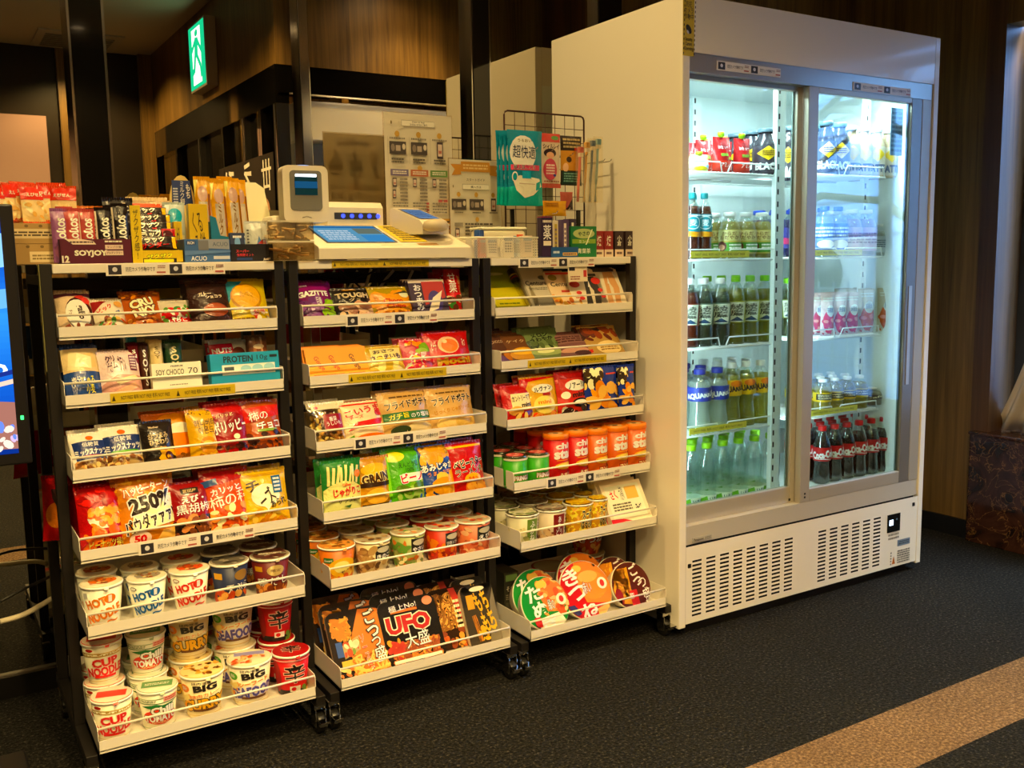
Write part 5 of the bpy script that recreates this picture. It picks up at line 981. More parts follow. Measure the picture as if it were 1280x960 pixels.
for k, (a, b, tp) in enumerate(((680, 709, 541), (707, 733, 537), (731, 757, 535), (755, 782, 531), (779, 805, 528))):
    red = k < 2; bc = 'a8221c' if red else 'b85a1c'
    pcan(a, b, tp, bc, [('t', 'chip', WH, .60, .80, .54, .17, 2, .09), ('t', 'star', WH, .58, .62, .58, .17, 2, .09), ('r', 'd8923c', .34, .48, .9, .5), ('e', 'd9ab4a', .6, .36, .3, .08), ('e', 'ecc877', .58, .375, .2, .045), ('e', '5a2a1c', .86, .36, .07, .08), ('r', '8a1a16' if red else '8f3a14', .4, .08, .9, .22), ('t', 'うすしお' if red else 'コンソメ', 'efd9b0', .64, .15, .42, .1, 2, .03), ('r', 'c9572c' if red else 'c96a2a', 0, .96, 1, 1)], 'c9762c', f'tall {"red" if red else "orange"} chip can, {["first","second","first","second","third"][k]} {"red" if red else "orange"} one from the left', 2, [('e', 'd8b07a', .5, .5, .4, .4), ('e', '4a2a1a', .5, .5, .16, .12)])
# --- right rack, fifth tray
def clearcup(xl, xr, ly, desc, tint, els, fc, lidc, n=2):
    cup(2, 4, xl, xr, ly, desc, tint, els, bpy.data.materials['clear_cup_lid'], [('e', lidc, .5, .5, .42, .42), ('n', fc, .12, .12, .88, .88, 24, .09, 2)], n=n, cat='soup cup', name='soup_cup', rbf=.84)
clear('clear_cup_lid', 'd8d4c0', .25, .12)
clearcup(633, 672, 640, 'pale noodle soup cup with green label', 'b0ad96', [('r', '5f7a34', .5, .1, .76, .9), ('t', 'ふ\nか\nね', WH, .63, .5, .13, .66, 0, .02), ('r', 'd8d2c0', .78, .3, .95, .9), ('b', '4a463c', .8, .35, .93, .85, 5, 2), ('n', ['8a8a5a', 'c9c29a'], .02, .05, .48, .5, 18, .08, 3)], ['9a9a6a', 'c9c6a4', '6a7a4a'], 'b0ad92')
clearcup(669, 706, 634, 'pale noodle soup cup with dark red label', 'b5aa98', [('r', '6d1c1c', .46, .1, .74, .9), ('t', 'あ\nか\nどう', WH, .6, .5, .15, .66, 0, .02), ('r', 'd8d2c0', .76, .2, .95, .9), ('b', '4a463c', .78, .25, .93, .85, 5, 2), ('n', ['7a4a34', 'b59a7a'], .02, .02, .46, .3, 16, .08, 3)], ['5a4a3a', 'b5aa92', '7a5a44'], '8f8878')
for k, (a, b, ly) in enumerate(((705, 739, 627), (735, 758, 622))):
    clearcup(a, b, ly, f'yellow corn cup with black brush lettering, {["left","right"][k]} of two', 'b5882c', [('n', ['d8b43c', 'e8cc5c', 'b5862a'], 0, .02, 1, .98, 150, .06, 2), ('t', 'スープ\nはるさめ', '231810', .62, .55, .34, .66, 4, .05, 'e8dcae', .07)], ['d8b43c', 'e8cc5c', 'b58a2c'], 'c9a53c')
bag(2, 4, 764, 814, 606, 32, 'flat white cheese tray pack with red corner', 'd8cbb4', [('r', 'e2d8c4', .08, .12, .92, .92), ('t', 'さく', 'b8281e', .25, .7, .16, .2, 10, .06), ('t', '六花亭の', '2a2420', .45, .72, .1, .34, 0, .03), ('r', 'c9a45c', .55, .56, .84, .86), ('b', '5a5348', .15, .3, .6, .5, 3, 2), ('n', ['2a2622'], .68, .32, .82, .4, 8, .02, 2), ('p', 'b8281e', [(0, 0), (.6, 0), (.3, .12), (0, .14)])], d=.022, n=2, dy=.026, kind='box', name='snack_tray', cat='snack tray')
# --- right rack, bottom tray: round bowls on edge
def bowl(xl, xr, top, lean, lid, els, side, desc, n=1, dy0=0, dyn=.066, lab2=None, px2=None):
    xc, yb, zb, w, h, ln = geom(2, 5, xl, xr, top, lean, .0, dy0)
    r = (w+0)/2/1.025; o = mk_bowl(r, .055, lid, els, side); stock(o, 2, 5, xc, yb, zb+.002, ln, desc, 0, 0, 'instant noodle bowl')
    if px2:
        c = copy_tree(o); y2 = yb+dyn; put(c, xat(px2, y2, zb+.08), y2, zb+.002, ln*.9); c['label'] = lab2; c['group'] = o['group'] = desc+'s'
    return o
bowl(651, 716, 718, 30, '1f7a34', [('p', 'd9d2bc', [(0, 0), (.9, 0), (.75, .3), (.3, .25)]), ('p', 'c8703a', [(.5, .35), (.8, .3), (1, .5), (1, .8), (.7, 1), (.42, .9), (.42, .6)]), ('n', ['d98a4a', 'c2542c', 'e8b47c'], .42, .3, .98, .95, 50, .07, 3), ('e', 'd8b45c', .5, .86, .12, .07), ('t', 'た', WH, .30, .72, .32, .28, 10, .1), ('t', 'ぬ', WH, .36, .42, .34, .26, 10, .1), ('t', 'き', WH, .46, .16, .3, .2, 10, .09), ('t', '緑の', WH, .60, .46, .14, .2, 0, .05, '1a4a24', .1), ('e', 'e8dcc4', .84, .52, .11, .11), ('e', 'b5342c', .84, .52, .05, .06), ('r', 'a3241e', .16, .1, .3, .28)], 'd8cfb8', 'green round noodle bowl with white brush lettering standing on edge', px2=679, lab2='green round noodle bowl half hidden behind its front twin, right rack')
bowl(712, 774, 708, 30, 'b0241e', [('p', 'd07a34', [(.45, .3), (.98, .2), (1, .6), (.85, .95), (.4, 1), (.35, .7)]), ('e', 'd9863c', .66, .56, .28, .24), ('e', 'e0a45c', .6, .72, .2, .1), ('e', 'd8b45c', .42, .88, .1, .06), ('t', 'き', WH, .26, .76, .3, .26, 12, .1), ('t', 'つ', WH, .32, .48, .36, .22, 12, .12), ('t', 'ね', WH, .46, .18, .34, .22, 12, .1), ('t', '赤い', WH, .52, .54, .16, .2, 0, .05, '7a1410', .1), ('e', 'efe2cc', .84, .56, .1, .1), ('e', 'b5342c', .84, .56, .045, .06), ('p', '2a2a5a', [(.05, .3), (.18, .3), (.28, .14), (.16, .1)]), ('p', 'd9a86a', [(.6, 0), (.9, .1), (.95, .24), (.6, .16)])], 'd8cfb8', 'red round noodle bowl with white brush lettering standing on edge', px2=738, lab2='red round noodle bowl half hidden behind its front twin, right rack')
bowl(773, 820, 706, 26, '4a1f1a', [('p', 'c98f3a', [(.05, .2), (.45, .1), (.5, .9), (.2, .85), (.02, .5)]), ('l', ['d8a84a', 'b5782c'], .08, .2, .45, .9, 36, .04, 3), ('e', '7a1c1a', .12, .3, .1, .2), ('r', 'a8281e', .4, .02, .6, .4), ('t', 'ご\nつ', WH, .66, .7, .24, .46, 14, .1, '5a1a1a', .08), ('t', 'つ\n盛', WH, .82, .36, .22, .5, 10, .08, '5a1a1a', .08), ('t', '豚', WH, .44, .28, .12, .12, 0, .05)], 'd8cfb8', 'maroon round noodle bowl standing on edge near the fridge', px2=776, lab2='maroon round noodle bowl tucked behind its front twin, right rack')
def standing(px, y, dz, rt, h, body, els, lidc, desc):
    z = TYZ[5][1]+.0075+dz; o = mk_cup(rt, h, body, els, lidc, [('e', 'b5a88c', .5, .5, .44, .44)], 'noodle_bowl', rb=rt*.7); put(o, xat(px, y, z+h/2), y, z); tag(o, desc, 'instant noodle bowl')
standing(688, .34, 0, .062, .075, 'b5a58c', [('e', 'b5542c', .6, .4, .4, .3), ('t', '旨', 'b5281e', .4, .5, .2, .5, 0, .05)], 'a8341e', 'wide white bowl upright at the back of the right rack bottom tray')
standing(733, .37, .0, .06, .085, 'b54a2c', [('n', ['c86a3c', 'd8a46a', '8a2a18'], 0, .05, 1, .7, 40, .06, 2), ('t', 'うま辛', WH, .5, .8, .6, .2, 0, .05, '5a1510', .07)], 'a89a7c', 'wide red bowl upright at the back of the right rack bottom tray')
standing(733, .37, .087, .058, .08, 'b0402a', [('n', ['c86a3c', 'd8a46a'], 0, .05, 1, .5, 40, .06, 2), ('t', 'きつねり', WH, .5, .7, .7, .3, 0, .06, '5a1510', .07)], 'a89a7c', 'red bowl stacked on the wide red bowl, right rack')
standing(770, .40, 0, .055, .08, 'a5977c', [('r', '6d4a34', 0, .4, 1, .7)], 'b5a88c', 'beige bowl at the back right of the right rack bottom tray')
bk = mk_box(.05, .13, .09, '2a2a22', [('r', '4a4a3a', .1, .1, .9, .3), ('t', 'それ', 'cfc9b4', .4, .62, .5, .12, 0, .04), ('r', '5f7a4a', .1, .8, .9, .95), ('b', '8a8672', .1, .36, .9, .5, 3, 2)], name='snack_box'); put(bk, xat(634, .24, .17), .26, .11); tag(bk, 'dark green carton at the back left of the right rack bottom tray', 'snack box')
# ------------------------------------------------------------------ on the rack top boards
TB = 1.1665
def dims(xl, xr, top, y, z=TB, lean=0):
    x0, x1 = xat(xl, y, z+.03), xat(xr, y, z+.03); return (x0+x1)/2, x1-x0, hat(top, (x0+x1)/2, y, z, lean)
def T(o, x, y, z, lab, cat, lean=0, rz=0, group=None): put(o, x, y, z, R(lean), R(rz)); return tag(o, lab, cat, group)
def openbox(w, h, d, col, els, front=1.0, name='display_box', back=1.0, inner='cfc3a4'):
    """open-topped counter display: low front, sloping side walls"""
    mb = MB(); t = .0012; hf, hb = h*front, h*back
    mb.box(-w/2, 0, 0, w/2, d, t, inner); mb.box(-w/2, 0, 0, w/2, t, hf, col); mb.box(-w/2, d-t, 0, w/2, d, hb, col)
    for s in (-1, 1): a = -w/2 if s < 0 else w/2-t; mb.prism([(0, 0), (0, hf), (d*.35, hf), (d, hb), (d, 0)], a, a+t, M(col), 'x')
    mb.fixn = False; art(mb, els, w, hf, flatS(w, hf, 0), e0=.0006); return mb.build(name)
# kraft cartons with red-topped cracker packs at the far left
x, w, h = dims(24, 72, 308, .30); w = .13
for k in range(2):
    o = mk_box(w, .045, .16, 'a5875a', [('r', 'cdbb94', .06, .25, .95, .72) if k else ('r', 'd8c49c', .32, .1, .74, .62), ('b', '4a3c28', .1, .34, .85, .62, 2, 1) if k else ('b', '8a744c', .36, .2, .7, .5, 2, 2), ('e', '6d5632', .3, .86, .03, .07), ('e', '6d5632', .52, .86, .03, .07), ('e', '6d5632', .74, .86, .03, .07)], name='carton', rough=.8)
    T(o, x, .33, TB+k*.0455, ['lower plain kraft carton at the left end of the rack top', 'upper kraft carton with printed panel carrying red-topped packs'][k], 'carton')
for k in range(7):
    o = mk_bag(.062, .082, .012, 'd9bd8a', [('r', 'c23a24', 0, .62, 1, .97), ('n', ['e8cfa0', 'c9a05c'], .1, .05, .9, .55, 14, .1, k), ('t', 'えびせん', 'efd9c0', .5, .76, .6, .1)], k+1, sealc='c04a30')
    T(o, x-.055+.018*k, .275+.007*(k % 3), TB+.092+.004*(k % 3), f'red-topped clear cracker pack standing on the kraft cartons, {["first","second","third","fourth","fifth","sixth","seventh"][k]} from the left', 'snack bag', 8, 52-11*k, 'red-topped cracker packs')
# maroon bar display
x, w, h = dims(74, 164, 299, .21); SJ = (x, w)
o = openbox(w, h, .115, '4d1428', [('t', 'SOYJOY', 'e8d8c4', .42, .40, .44, .27, 0, .09), ('t', '12', 'e8d8c4', .07, .18, .09, .26, 0, .05), ('b', 'd9b8b0', .03, .04, .13, .08, 1, 1), ('p', 'd8c4b0', [(.08, 1), (.18, .78), (.5, .78), (.46, .92), (.3, 1)]), ('b', '3a1420', .14, .82, .46, .93, 1, 3), ('b', 'e8d8c4', .62, .84, .86, .96, 1, 2), ('r', 'cdb8a8', .62, .58, .87, .76), ('t', 'タンパク質', '4d1428', .745, .67, .2, .1), ('r', 'cdb8a8', .62, .33, .87, .52), ('t', 'グルテンフリー', '4d1428', .745, .43, .22, .1)], 1, inner='5a1c30')
T(o, x, .2, TB, 'maroon open box of soy bars, front left of the left rack top', 'display box')
for k, (px, col, pic, top) in enumerate(((76, '8a5a86', 'a86a8a', 262), (84, 'b0504e', '9a4a34', 260), (92, 'a54a46', '9a4a34', 262), (102, 'a84c48', 'b5683a', 262), (110, 'a0453f', 'b5683a', 263), (121, '1b1412', '8f5a2c', 262), (131, '1b1412', 'b5824a', 261), (142, '1a1312', 'c99a5c', 258), (152, '1a1312', 'c99a5c', 256))):
    yy = .225+.022*(k % 2); xx = xat(px, yy, TB+.06); hh = hat(top, xx, yy, TB+.003, R(6))
    o = mk_bag(.036, hh, .014, col, [('t', 'S\nO\nY\nJ\nO\nY' if 0 else 'SOYJOY', 'e8dccb', .56, .62, .60, .24, -90, .08) if 0 else ('t', 'SOYJOY', 'e8dccb', .55, .60, 1.5, .16, -90, .08), ('e', pic, .5, .2, .42, .13), ('e', 'd8a86a', .55, .21, .2, .06), ('r', 'd8ccb8' if k in (4, 6, 8) else col, .0, .1, .1, .95)], k, 'snack_bar', seals=True)
    T(o, xx, yy, TB+.003, f'{["lilac","salmon","second salmon","third salmon","fourth salmon","black","second black","third black","fourth black"][k]} soy bar standing in the maroon box', 'snack bar', 6, rnd.uniform(-8, 8), 'soy bars in the maroon box')
o = mk_bag(.14, .135, .02, 'b5642c', [('t', 'ちくわ', 'd89a5c', .4, .85, .5, .1, 4, .04), ('e', 'd8a464', .78, .86, .1, .07)], 3)
T(o, xat(118, .37, TB+.1), .37, TB, 'orange snack bag behind the maroon bar box', 'snack bag', 6)
o = mk_bag(.07, .155, .02, '17110f', [('t', 'くろ', 'cdbfa8', .5, .84, .7, .14, 20, .05), ('t', '棒', 'cdbfa8', .6, .62, .5, .14, 12, .05), ('p', 'd8cdb4', [(.6, .3), (.9, .66), (.98, .6), (.8, .2)])], 5)
T(o, xat(150, .34, TB+.1), .34, TB, 'black snack bag with white brush strokes behind the soy bars', 'snack bag', 8)
o = mk_bag(.115, .15, .024, 'c9b08c', [('r', 'c4553a', 0, .88, 1, .97), ('t', '鶏つくね棒', '2a1a12', .56, .74, .84, .16, 2, .05), ('n', ['c2843a', 'd8a45c', 'a5652a'], .2, .2, .9, .6, 26, .1, 4), ('t', 'お\nつ', '2a1a12', .12, .5, .14, .4, 0, .04)], 6)
T(o, xat(187, .36, TB+.1), .36, TB, 'beige chicken stick bag with orange-red top band', 'snack bag', 6)
o = mk_bag(.10, .16, .02, 'd8c49c', [('r', 'c4553a', 0, .88, 1, .97)], 7)
T(o, xat(187, .39, TB+.1), .395, TB, 'beige chicken stick bag right behind its twin on the rack top', 'snack bag', 6)
# black chocolate bar display with yellow side
x, w, h = dims(166, 228, 300, .22)
o = openbox(w, .052, .12, 'c2a83c', [('r', '1a1210', .16, 0, .86, .35), ('t', 'ザクザク', 'e8d84a', .52, .52, .5, .34, 4, .09, '17100e', .08), ('r', 'd9c64a', .2, .02, .8, .28)], .55, back=1.0, inner='8a7426')
T(o, x, .215, TB, 'yellow-walled open box of black chocolate bars', 'display box')
sd = MB(); sd.box(-.011, -.003, 0, .011, .003, .13, 'cdb43c'); sd.fixn = False; art(sd, [('t', 'ザ\nク\nザ\nク\n感\n!', '1a140e', .5, .5, .5, .86, 0, .06)], .022, .13, flatS(.022, .13, -.003)); o = sd.build('display_card')
T(o, xat(171, .20, TB+.06), .205, TB, 'narrow yellow card with black vertical lettering', 'display card')
for k in range(5):
    o = mk_bag(.105, .036, .018, '1b1210', [('t', 'ブラック', 'e4d8c4', .42, .66, .62, .38, 5, .08), ('t', 'サンダー', 'b5281c', .5, .28, .62, .34, 5, .08, '3a0f0c', .06), ('r', 'c9a53c', .9, .1, .99, .9)] if k != 1 else [('t', 'ブラック', 'e4d8c4', .36, .5, .6, .5, 5, .08), ('r', '8a1a22', .68, 0, 1, 1), ('e', '3a1214', .82, .5, .12, .35)], k, 'snack_bar', seals=False)
    T(o, x+.004*(k % 2)-.004, .232+.022*k, TB+.028+.018*k, f'black chocolate bar, {["lowest and foremost","second","third","fourth","highest and rearmost"][k]} in the yellow-walled box', 'snack bar', 20, 0, 'black chocolate bars in the yellow-walled box')
# cream arch-topped mochi card, with silver and yellow packs before it
ar = MB(); x0, x1 = xat(203, .40, TB+.15), xat(252, .40, TB+.15); aw = x1-x0; ah = hat(254, x0, .40, TB, 0); at_ = hat(219, (x0+x1)/2, .40, TB, 0); 
pts = [(0, 0), (aw, 0), (aw, ah), (aw*.80, ah)]+[(aw*(.5+.32*math.cos(R(a))), ah+(at_-ah)*math.sin(R(a))) for a in range(0, 181, 18)]+[(aw*.2, ah), (0, ah)]
ar.prism([(px_-aw/2, z_) for px_, z_ in pts], -.001, .001, M('c9b474', .6)); ar.fixn = False
art(ar, [('p', '26386e', [(.24, .66), (.78, .66), (.72, .94), (.26, .94)]), ('t', 'ミ\nル\nク\n餅', WH, .51, .80, .12, .26, 0, .04), ('b', 'bfc6d8', .28, .68, .4, .86, 6, 2), ('t', 'も\nち', WH, .66, .82, .1, .16, 0, .03), ('e', '5a4a2a', .86, .68, .05, .03)], aw, at_, flatS(aw, at_, -.001))
T(ar.build('display_card'), (x0+x1)/2, .40, TB, 'cream arch-topped card with blue milk sweet panel', 'display card')
x, w, h = dims(208, 236, 254, .33)
o = mk_bag(w, h, .03, 'a5b0ac', [('e', '2f8fa8', .5, .78, .34, .14), ('r', 'c9c6a4', .2, .08, .9, .46), ('t', '生乳', '3a3a44', .5, .4, .3, .06), ('b', '5a5a62', .3, .12, .6, .34, 5, 1), ('p', 'd9dfdc', [(.05, .6), (.3, .98), (.1, .98)])], 2); T(o, x, .34, TB, 'silver and blue sweet bag before the arched card', 'snack bag', 4)
for k, (a, b, tp) in enumerate(((219, 229, 277), (238, 262, 255))):
    x, w, h = dims(a, b, tp, .29+.02*k); o = mk_box(w, h, .022, 'c4a52c', [('t', 'くるみ餅' if k else '生乳', '3a2a12', .5, .52, .4, .7, 0 if not k else 0, .02) if not k else ('t', 'くる\nみ餅', '3a2a12', .5, .5, .56, .74, 8, .02)], name='snack_box'); T(o, x, .30+.02*k, TB, f'{["small","tall"][k]} yellow sweet box with brown brush lettering', 'snack box')
# gold stick packs in a blue holder
for k, px in enumerate((256, 268, 277, 287, 296, 305)):
    yy = .34+.012*(k % 2); xx = xat(px, yy, TB+.1); hh = hat(224+2*(k % 3), xx, yy, TB+.01, R(8))
    o = mk_bag(.040, hh, .016, 'c08f2c', [('r', 'a59a8a', .22, .08, .78, .70), ('e', 'a8887a', .5, .80, .3, .1), ('t', 'カ\nル\nピ\nス' if k % 2 else 'ミ\nル\nク', '6a4a1c', .5, .5, .24, .42, 0, .03) if k in (2, 4) else ('r', 'b5a893', .3, .1, .7, .66), ('p', 'e8cc74', [(.0, .75), (.25, .98), (.0, .98)]), ('r', '7d4a1c', .82, .1, .95, .8)], k, 'snack_bar'); T(o, xx, yy, TB+.012, f'gold foil stick pack in the blue holder, {["first","second","third","fourth","fifth","sixth"][k]} from the left', 'snack bar', 8, -8+3*k, 'gold foil stick packs')
x0, x1 = xat(262, .33, TB+.05), xat(321, .33, TB+.05); w = x1-x0
m = MB(); m.prism([(0, 0), (w, 0), (w, .10), (w*.82, .10), (w*.82, .066), (w*.55, .058), (w*.2, .066), (w*.12, .11), (0, .115)], 0, .0015, M('1f6a8a', .5)); m.box(0, 0, 0, .0015, .08, .1, M('1f6a8a', .5)); m.box(w-.0015, 0, 0, w, .08, .1, M('1f6a8a', .5)); m.box(0, .0785, 0, w, .08, .1, M('1f6a8a', .5)); m.fixn = False
art(m, [('r', 'c9d3d0', .14, .2, .2, .28)], w, .1, lambda u, v, e=0: (u*w, -e, v*.1))
T(m.build('display_box'), x0, .315, TB, 'bright blue cut-out holder of gold stick packs', 'display box')
# blue gum box and black mint box
x, w, h = dims(230, 287, 299, .215)
o = mk_box(w, h, .09, '3f5f92', [('p', '8a8f9c', [(.3, .62), (.98, .55), (.98, 1), (.3, 1)]), ('r', '24406f', .04, .74, .24, .94), ('t', 'RICH', 'd8dce4', .14, .84, .14, .12), ('r', '6d6f74', .3, .52, .52, .95), ('t', 'ACUO', '4a5870', .78, .78, .34, .18, 0, .0), ('t', 'ACUO', 'e4e4e0', .30, .16, .34, .2, 0, .01), ('r', 'b5b9c2', .62, .12, .98, .26), ('p', '5a78a8', [(0, .3), (1, .42), (1, .5), (0, .5)])], name='gum_box'); T(o, x, .255, TB, 'blue and silver gum box at the rack top front', 'gum box')
x, w, h = dims(288, 341, 304, .215)
o = openbox(w, h*.95, .09, '17151c', [('t', 'スーパー', 'c94a52', .28, .60, .3, .16, 0, .04), ('t', '強炭酸ミント', 'c94a52', .34, .38, .4, .16, 0, .04), ('r', '24386a', .14, .08, .5, .22), ('t', 'Asahi', 'd8d4cc', .84, .14, .16, .14, 8, .03)], 1, back=.9, inner='24222a'); T(o, x, .215, TB, 'black open box of mint tablets beside the blue gum box', 'display box')
for k, px in enumerate((296, 304, 311)):
    o = mk_box(.036, .05, .012, '26304f', [('e', '6d94c9', .5, .5, .2, .3), ('b', 'd8dce4', .2, .7, .8, .9, 1, k)], name='mint_pack'); T(o, xat(px, .245, TB+.06), .245+.012*k, TB+.02, f'navy mint pack in the black box, {["left","middle","right"][k]} one', 'mint pack', 6, 0, 'navy mint packs')
for k, px in enumerate((318, 324)):
    o = mk_bag(.05, .085, .014, 'b0b4b2', [('p', '4a6a9c', [(.5, .2), (.9, .3), (.7, .6)]), ('p', 'a8433c', [(.6, .36), (.9, .5), (.9, .36)]), ('b', '4a4a4a', .1, .1, .2, .8, 8, 1)], k+2, 'mint_pouch'); T(o, xat(px, .25, TB+.06), .245+.02*k, TB+.012, f'silver mint pouch in the black box, {["front","rear"][k]} one', 'mint pouch', 6, -10, 'silver mint pouches')
m = MB(); m.prism([(-.06, 0), (.05, 0), (.022, .2), (.0, .215), (-.05, .215)], -.0008, .0008, M('e0d4b4', .6)); T(m.build('display_card'), xat(325, .47, TB+.1), .47, TB, 'blank cream card leaning at the right end of the left rack top', 'display card', 6)

GAIN[:] = [1.0, 1.0]
# ------------------------------------------------------------------ self-checkout terminal on the middle rack
PL = M('e4dac2', .38, name='ivory_plastic'); PL2 = M('d2c8b2', .42, name='ivory_plastic_side'); SCRN = emis('4f93c8', .75, 'screen_blue')
rx0, rx1 = xat(398, .19, 1.185), xat(587, .19, 1.185); ry = .185
reg = empty('checkout_terminal', ((rx0+rx1)/2, ry, TB), 'ivory self-checkout terminal with touch screen and yellow key labels', 'checkout terminal'); rw = rx1-rx0
m = MB(); m.prism([(0, .003), (0, .030), (.004, .034), (.20, .095), (.27, .10), (.27, .003)], -rw/2, rw/2, PL, 'x'); base = m.build('base', reg)
def topS(x, y, e=0): return (x, y, .034+.3112*(y-.004)+e) if y < .2 else (x, y, .095+.0714*(y-.2)+e)
def patch(name, x0, y0, x1, y1, mat, els, e=.0012, par=reg):
    mb = MB(); mb.fixn = False; w, h = x1-x0, y1-y0; S = lambda u, v, e2=0: topS(x0+u*w, y0+v*h, e+e2)
    mb.add([S(0, 0), S(1, 0), S(1, 1), S(0, 1)], [(0, 1, 2, 3)], mat); art(mb, els, w, h, S, e0=.0005); return mb.build(name, par)
patch('touch_screen', -rw/2+.035, .035, rw/2-.20, .197, M('3a3c3e', .15), [('r', emis('6ab2da', .8, 'screen_light'), .03, .04, .97, .96), ('r', emis('2f7cc0', .8, 'screen_band'), .03, .82, .97, .92), ('r', emis('3f97d8', .9, 'screen_button'), .60, .06, .95, .42), ('r', emis('8a9a8a', .6, 'screen_grey'), .6, .48, .95, .8), ('b', emis('dceaf2', .9, 'screen_text'), .08, .12, .5, .7, 5, 2)])
patch('key_label_pad', rw/2-.19, .04, rw/2-.11, .197, M('e0c42c', .5), [('n', ['2a2410'], .1, .05, .9, .95, 12, .04, 3), ('b', '5a4c14', .16, .05, .84, .95, 7, 4)], .002)
patch('card_slot', rw/2-.15, .012, rw/2-.09, .03, M('b5874a', .5), [('b', '8a6a3a', .1, .2, .9, .8, 1, 2)])
m = MB(); m.box(-.04, .016, .0375, .02, .02, .0385, M('a59a84', .5)); m.build('paper_slot', reg)
# back hump with its row of blue lights
hx0, hx1 = xat(405, .42, 1.25)-reg.location.x, xat(474, .42, 1.25)-reg.location.x
m = MB(); m.prism([(.205, .09), (.205, .145), (.22, .16), (.30, .166), (.30, .09)], hx0, hx1, PL, 'x'); m.build('rear_housing', reg)
m = MB(); m.box(hx0+.02, .2035, .113, hx1-.02, .2055, .131, M('3a3d4a', .3)); lb = m.build('light_bar', reg)
for k in range(5): m = MB(); m.lathe([(0, 0), (.006, 0), (.006, .001), (0, .0012)], emis('3a4aff', 3.2, 'indicator_blue') if k == 0 else bpy.data.materials['indicator_blue'], 12); o = m.build('indicator_light', lb, (hx0+.045+k*.026, .2033, .122)); o.rotation_euler = (PI/2, 0, 0)
# card reader
crd = empty('card_reader', (xat(523, .33, 1.26), .30, TB+.068), 'ivory card payment reader with dark-framed blue display', 'card reader'); crd.rotation_euler = (0, 0, R(12)); crd.scale = (.8, .8, .9)
m = MB(); m.prism([(-.07, .0), (-.07, .03), (-.055, .042), (.10, .086), (.115, .08), (.115, 0)], -.058, .058, PL, 'x'); m.build('body', crd)
cs_ = lambda u, v, e=0: (-.05+.1*u, -.045+.125*v, .0455+.0355*v+e)
m = MB(); m.fixn = False; m.add([cs_(0, .0, .0006), cs_(1, .0, .0006), cs_(1, 1, .0006), cs_(0, 1, .0006)], [(0, 1, 2, 3)], M('4a4038', .3)); art(m, [('r', emis('7a9cc8', .8, 'reader_screen'), .07, .06, .93, .92), ('b', emis('4a6a9c', .6, 'reader_text'), .15, .2, .8, .8, 5, 1)], .1, .125, cs_, e0=.0012); m.build('display', crd)
m = MB(); m.box(-.04, -.0712, .012, .04, -.069, .017, M('b0a48a', .5)); m.build('card_slot', crd)
# cashless touch puck
pk = MB(); pk.lathe([(.018, 0), (.03, .004), (.034, .014), (.03, .026), (.018, .032), (0, .034)], M('c4b595', .45), 22); o = pk.build('touch_pad_reader'); o.scale = (1.1, .85, 1); o['label'] = 'round beige touch reader lying on the terminal right end'; o['category'] = 'touch reader'; o.location = (xat(545, .225, 1.21), .225, TB+.075)
cbl = MB(); p0 = o.location; cbl.tube([p0+Vector((.03, .0, .015)), p0+Vector((.05, .03, .018)), p0+Vector((.055, .09, .03)), p0+Vector((.05, .17, .03))], .0025, M('d8cdb4', .4)); cbl.build('lead', o, -p0/1 if 0 else None).matrix_parent_inverse = Matrix.Identity(4)
ch = o.children[0]; ch.data.transform(Matrix.Translation(-p0))
# barcode scanner tower
sx = xat(384, .33, 1.30); sw = xat(412, .30, 1.26)-xat(357, .30, 1.26); z0 = at(384, 278, y=.30).z; hh = hat(207, sx, .30, z0, 0)
sc = empty('barcode_scanner', (xat(384, .30, 1.27), .30, z0), 'ivory barcode scanner tower with dark window and blue lamp', 'barcode scanner'); sc.rotation_euler = (0, 0, R(-4))
m = MB(); P = rrect(sw, hh, .016, 4, 0, hh/2); Q = rrect(sw*.86, hh*.93, .018, 4, 0, hh*.47); n = len(P)
m.add([(x, 0, z) for x, z in P]+[(x, .05, z) for x, z in P]+[(x, .085, z) for x, z in Q], [tuple(range(n)), tuple(range(2*n, 3*n))]+[(j*n+i, j*n+(i+1) % n, (j+1)*n+(i+1) % n, (j+1)*n+i) for j in range(2) for i in range(n)], PL); m.build('body', sc)
m = MB(); P = rrect(sw*.70, hh*.70, .010, 4, 0, hh*.56); n = len(P); m.add([(x, -.003, z) for x, z in P]+[(x, .001, z) for x, z in P], [tuple(range(n))]+[(i, n+i, n+(i+1) % n, (i+1) % n) for i in range(n)], M('77756c', .25)); bz = m.build('bezel', sc)
m = MB(); m.box(-sw*.25, -.0042, hh*.48, sw*.25, -.0028, hh*.80, M('14405c', .08)); m.box(-sw*.25, -.0046, hh*.60, sw*.25, -.004, hh*.72, emis('2a7ab0', .5, 'scanner_glow')); m.box(-sw*.23, -.0048, hh*.80, sw*.23, -.0035, hh*.845, emis('e8f4ff', 4, 'scanner_lamp')); m.build('scan_window', bz)
m = MB(); m.lathe([(0, 0), (.016, 0), (.016, .003), (0, .004)], emis('7aa8ff', 3, 'scanner_top_light'), 16); o = m.build('status_light', sc, (0, .02, hh-.001)); o.scale = (1, .5, 1)
m = MB(); m.tube([(-.012, -.001, .012), (0, -.001, .016), (.012, -.001, .012)], .0012, M('a59a84', .5)); m.build('logo_mark', sc)
m = MB(); m.box(-.075, .0, 0, .0, .09, .10, PL, .012); o = m.build('printer_unit'); T(o, xat(360, .40, 1.25)+.02, .37, TB+.02, 'ivory rounded receipt printer block at the terminal left end', 'printer')
